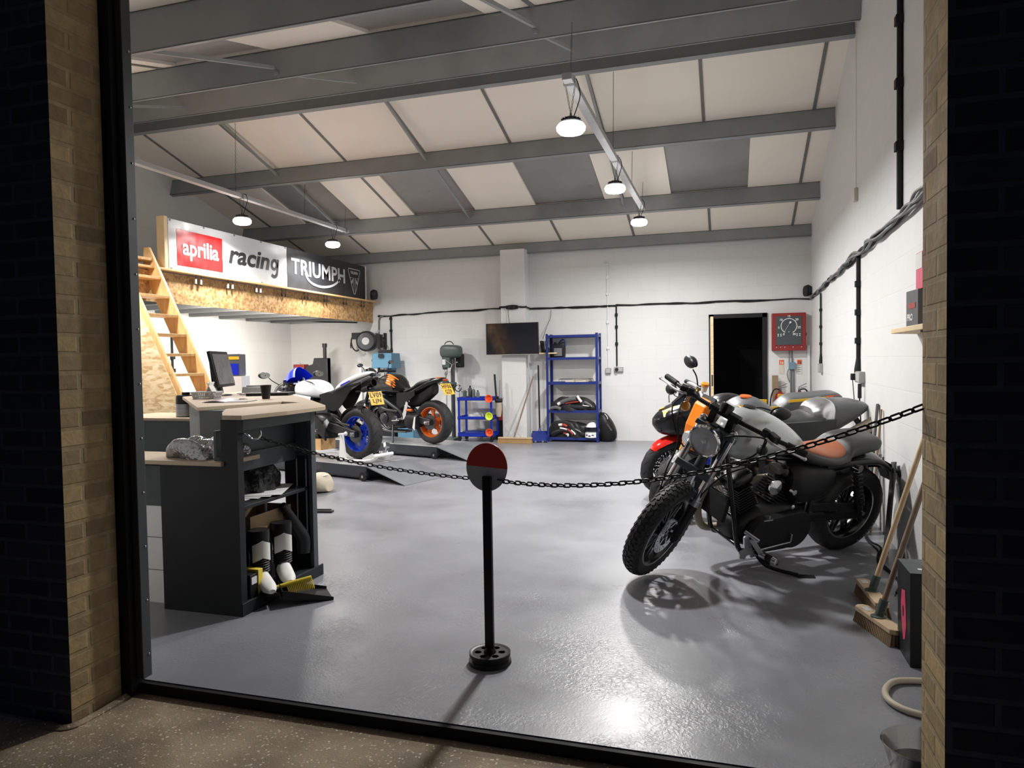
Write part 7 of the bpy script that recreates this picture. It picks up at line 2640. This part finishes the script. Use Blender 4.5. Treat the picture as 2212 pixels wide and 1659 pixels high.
# boards and bars leaning behind the cruiser
for i, (x0, y0, x1, y1, w, h, m, lb) in enumerate(((1.03, 6.05, 1.125, 6.15, .06, .98, 'grey_plastic', 'narrow grey strip leaning at the right wall behind the cruiser tail'), (1.0, 5.9, 1.115, 6.0, .09, .60, 'mid_grey', 'grey board leaning low against the right wall behind the brooms'), (1.03, 5.35, 1.10, 5.45, .12, .62, 'grey_paint', 'dark grey board leaning against the right wall beside the black box'), (1.04, 5.95, 1.12, 5.98, .03, .95, 'old_wood', 'thin brown batten leaning at the right wall behind the cruiser tail'))):
    g = Geo()
    g.bar((x0, y0, 0.004), (x1, y1, h), w, .012, up=(1, 0, 0))
    tag(g.make('leaning_board', m, smooth=0), lb, 'board')
bundle('floor_cable', 'black cable lying along the foot of the right wall', [([(1.10, 7.3, .01), (1.05, 6.6, .01), (1.0, 6.1, .012), (.98, 5.7, .01), (1.0, 5.4, .012), (.93, 5.1, .01), (.97, 4.7, .01), (.9, 4.4, .01)], 2)], .007, seed=4, jit=.012)
# sign post with pulley-wheel base
t = thing('sign_post', 'black steel post on a pulley-wheel base with a round red and grey disc', 'sign', (-1.043, 2.995, 0))
g = Geo()
g.lathe([(.078, .045), (.090, .050), (.094, .050), (.094, .036), (.086, .03), (.086, .022), (.096, .016), (.098, 0), (.078, 0)], n=64, closed=True)
g.make('wheel_rim', 'black_satin', t)
g = Geo()
hh = lambda r_, a: any(((r_ * math.cos(R(a)) - .054 * math.cos(R(b))) ** 2 + (r_ * math.sin(R(a)) - .054 * math.sin(R(b))) ** 2) < .0155 ** 2 for b in (15, 75, 135, 195, 255, 315))
g.plate(.02, .08, .012, hh, TR(0, 0, .040), 14, 120)
g.lathe([(0, .06), (.018, .07), (.027, .055), (.03, .04), (.03, .02), (0, .02)], n=28)
g.make('wheel_web', 'black_satin', t)
g = Geo()
g.box((0, 0, .45), (.040, .022, .80))
g.make('post', 'black_satin', t, bevel=.002)
# disc: upper half red, lower half grey
DM = TR(-.006, .018, .888) @ RT(4, 'Y') @ EU(90, 0, 0)
g = Geo()
n_ = 40
rim = [(.098 * math.cos(R(a)), .110 * math.sin(R(a))) for a in range(0, 181, 5)]
g.prism(rim, .004, DM)
g.make('red_half', 'sign_red', t, smooth=0)
g = Geo()
rim = [(.098 * math.cos(R(a)), .110 * math.sin(R(a))) for a in range(180, 361, 5)]
g.prism(rim, .004, DM)
g.make('grey_half', 'sign_grey', t, smooth=0)
# the chain across the doorway, two lengths
def sag(a, b, d, n=24):
    a, b = Vector(a), Vector(b)
    return [tuple(a.lerp(b, i / n) - Vector((0, 0, d * 4 * (i / n) * (1 - i / n)))) for i in range(n + 1)]


g = Geo()
chain_links(g, sag((-2.452, 3.285, .968), (-1.06, 3.032, .828), .035), .042, .022, .0028)
tag(g.make('barrier_chain', 'black_satin'), 'black link chain from the desk hook to the red and grey disc post', 'chain')
g = Geo()
chain_links(g, sag((-1.03, 3.032, .828), (.556, 2.352, 1.215), .105, 40), .047, .025, .0034)
tag(g.make('barrier_chain', 'black_satin'), 'black link chain from the disc post up to the right brick pier', 'chain')
# ================================================================ lighting and camera


LZ = 3.13
for sx, X, side in ((1, -1.13, 'right'), (-1, -5.8, 'left')):
    t = thing('lighting_trunking', ('long pale steel trunking hung level under the roof on the %s carrying the lamps') % side, 'trunking', (X, 0, 3.47), group=None)
    g = Geo()
    g.bx(-.037, .037, 5.2, 10.1, -.026, .026)
    o = g.make('trunking_body', 'light_grey', t, bevel=.004)
    for y in (5.3, 7.5, 10.0):
        g = Geo()
        g.bx(-.045, .045, y - .012, y + .012, -.034, .034)
        g.make('bracket', 'steel', t)
    for y, top in ((5.35, zr(5.5) - .24), (7.42, 4.35), (8.9, zr(8.85) - .25), (10.02, zr(10.1) - .02)):
        g = Geo()
        chain_links(g, [(0, y, .03), (.01, y + .02, (top - 3.47))], .03, .014, .0016, 5, 6)
        g.make('hanger_chain', 'dark_steel', t)
    for i, y in enumerate((5.33, 7.53, 9.65)):
        z = (3.12, 3.16, 3.19)[i]
        nm = ('nearest', 'middle', 'farthest')[i]
        l = thing('high_bay_lamp', '%s round white lamp hanging on chains from the %s trunking' % (nm, side), 'lamp', (X, y, z), group=None)
        g = Geo()
        g.lathe([(0, .085), (.045, .085), (.05, .06), (.07, .056), (.085, .05), (.085, .034), (0, .034)], n=32)
        g.make('housing', 'lamp_body', l)
        g = Geo()
        for k in range(16):
            g.box((.06 * math.cos(k * PI / 8), .06 * math.sin(k * PI / 8), .064), (.03, .004, .024), RT(k * 22.5, 'Z'))
        g.make('heat_fins', 'lamp_body', l)
        g = Geo()
        g.lathe([(0, -.042), (.05, -.040), (.09, -.03), (.108, -.010), (.110, .014), (.095, .036), (0, .036)], n=32)
        g.make('lens', 'led_lens', l)
        g = Geo()
        for s in (-1, 1):
            chain_links(g, [(0, 0, .11), (s * .035, 0, 3.44 - z)], .034, .016, .0018, 5, 6)
        g.cyl((0, 0, .08), (0, 0, .115), .008)
        g.make('chain', 'dark_steel', l)
        g = Geo()
        g.tube([(.02, 0, .085), (.05, .0, .16), (.07, .02, .26), (.04, .03, 3.50 - z), (0, .02, 3.50 - z)], .004, 6, k=5)
        g.make('lamp_cable', 'black_matt', l)
        L_ = bpy.data.lights.new('high_bay_light', 'AREA')
        L_.shape = 'DISK'
        L_.size = .22
        L_.energy = 112 if sx > 0 else 66
        L_.color = (1, .985, .965)
        L_.spread = R(170 if sx > 0 else 150)
        lo = bpy.data.objects.new('high_bay_light', L_)
        COL.objects.link(lo)
        lo.location = (X, y, z - .046)
# batten tucked behind the fascia, lighting the workshop corner under the mezzanine
t = thing('batten_light', 'fluorescent batten fixed behind the mezzanine fascia', 'lamp', (-6.37, 8.6, 2.125))
g = Geo()
g.bx(-.04, .035, -1.5, 1.5, -.0, .03)
g.make('body', 'white_paint', t)
L_ = bpy.data.lights.new('batten_light_source', 'AREA')
L_.shape = 'RECTANGLE'
L_.size = .06
L_.size_y = 2.9
L_.energy = 165
L_.color = (1, .93, .82)
lo = bpy.data.objects.new('batten_light_source', L_)
COL.objects.link(lo)
lo.location = (-6.40, 8.6, 2.115)
lo.rotation_euler = (0, R(30), 0)

w = bpy.data.worlds.new('night')
SC.world = w
w.use_nodes = True
bg = w.node_tree.nodes['Background']
bg.inputs['Color'].default_value = (.35, .5, 1, 1)
bg.inputs['Strength'].default_value = .03

cam = bpy.data.cameras.new('camera')
co = bpy.data.objects.new('camera', cam)
COL.objects.link(co)
SC.camera = co
cam.sensor_fit = 'HORIZONTAL'
cam.sensor_width = 36
cam.lens = 36 * 1525.12 / 2212
cam.clip_start = .05
yaw, pit, rol = -0.29713584, -0.03342231, -0.01643028
f = Vector((math.sin(yaw) * math.cos(pit), math.cos(yaw) * math.cos(pit), math.sin(pit)))
r_ = Vector((math.cos(yaw), -math.sin(yaw), 0))
u = r_.cross(f)
r2 = r_ * math.cos(rol) + u * math.sin(rol)
u2 = r2.cross(f)
co.matrix_world = Matrix(((r2.x, u2.x, -f.x, 0), (r2.y, u2.y, -f.y, 0), (r2.z, u2.z, -f.z, 1.37), (0, 0, 0, 1)))
SC.view_settings.view_transform = 'Standard'
SC.view_settings.look = 'None'
SC.view_settings.gamma = 1
SC.view_settings.exposure = -.06
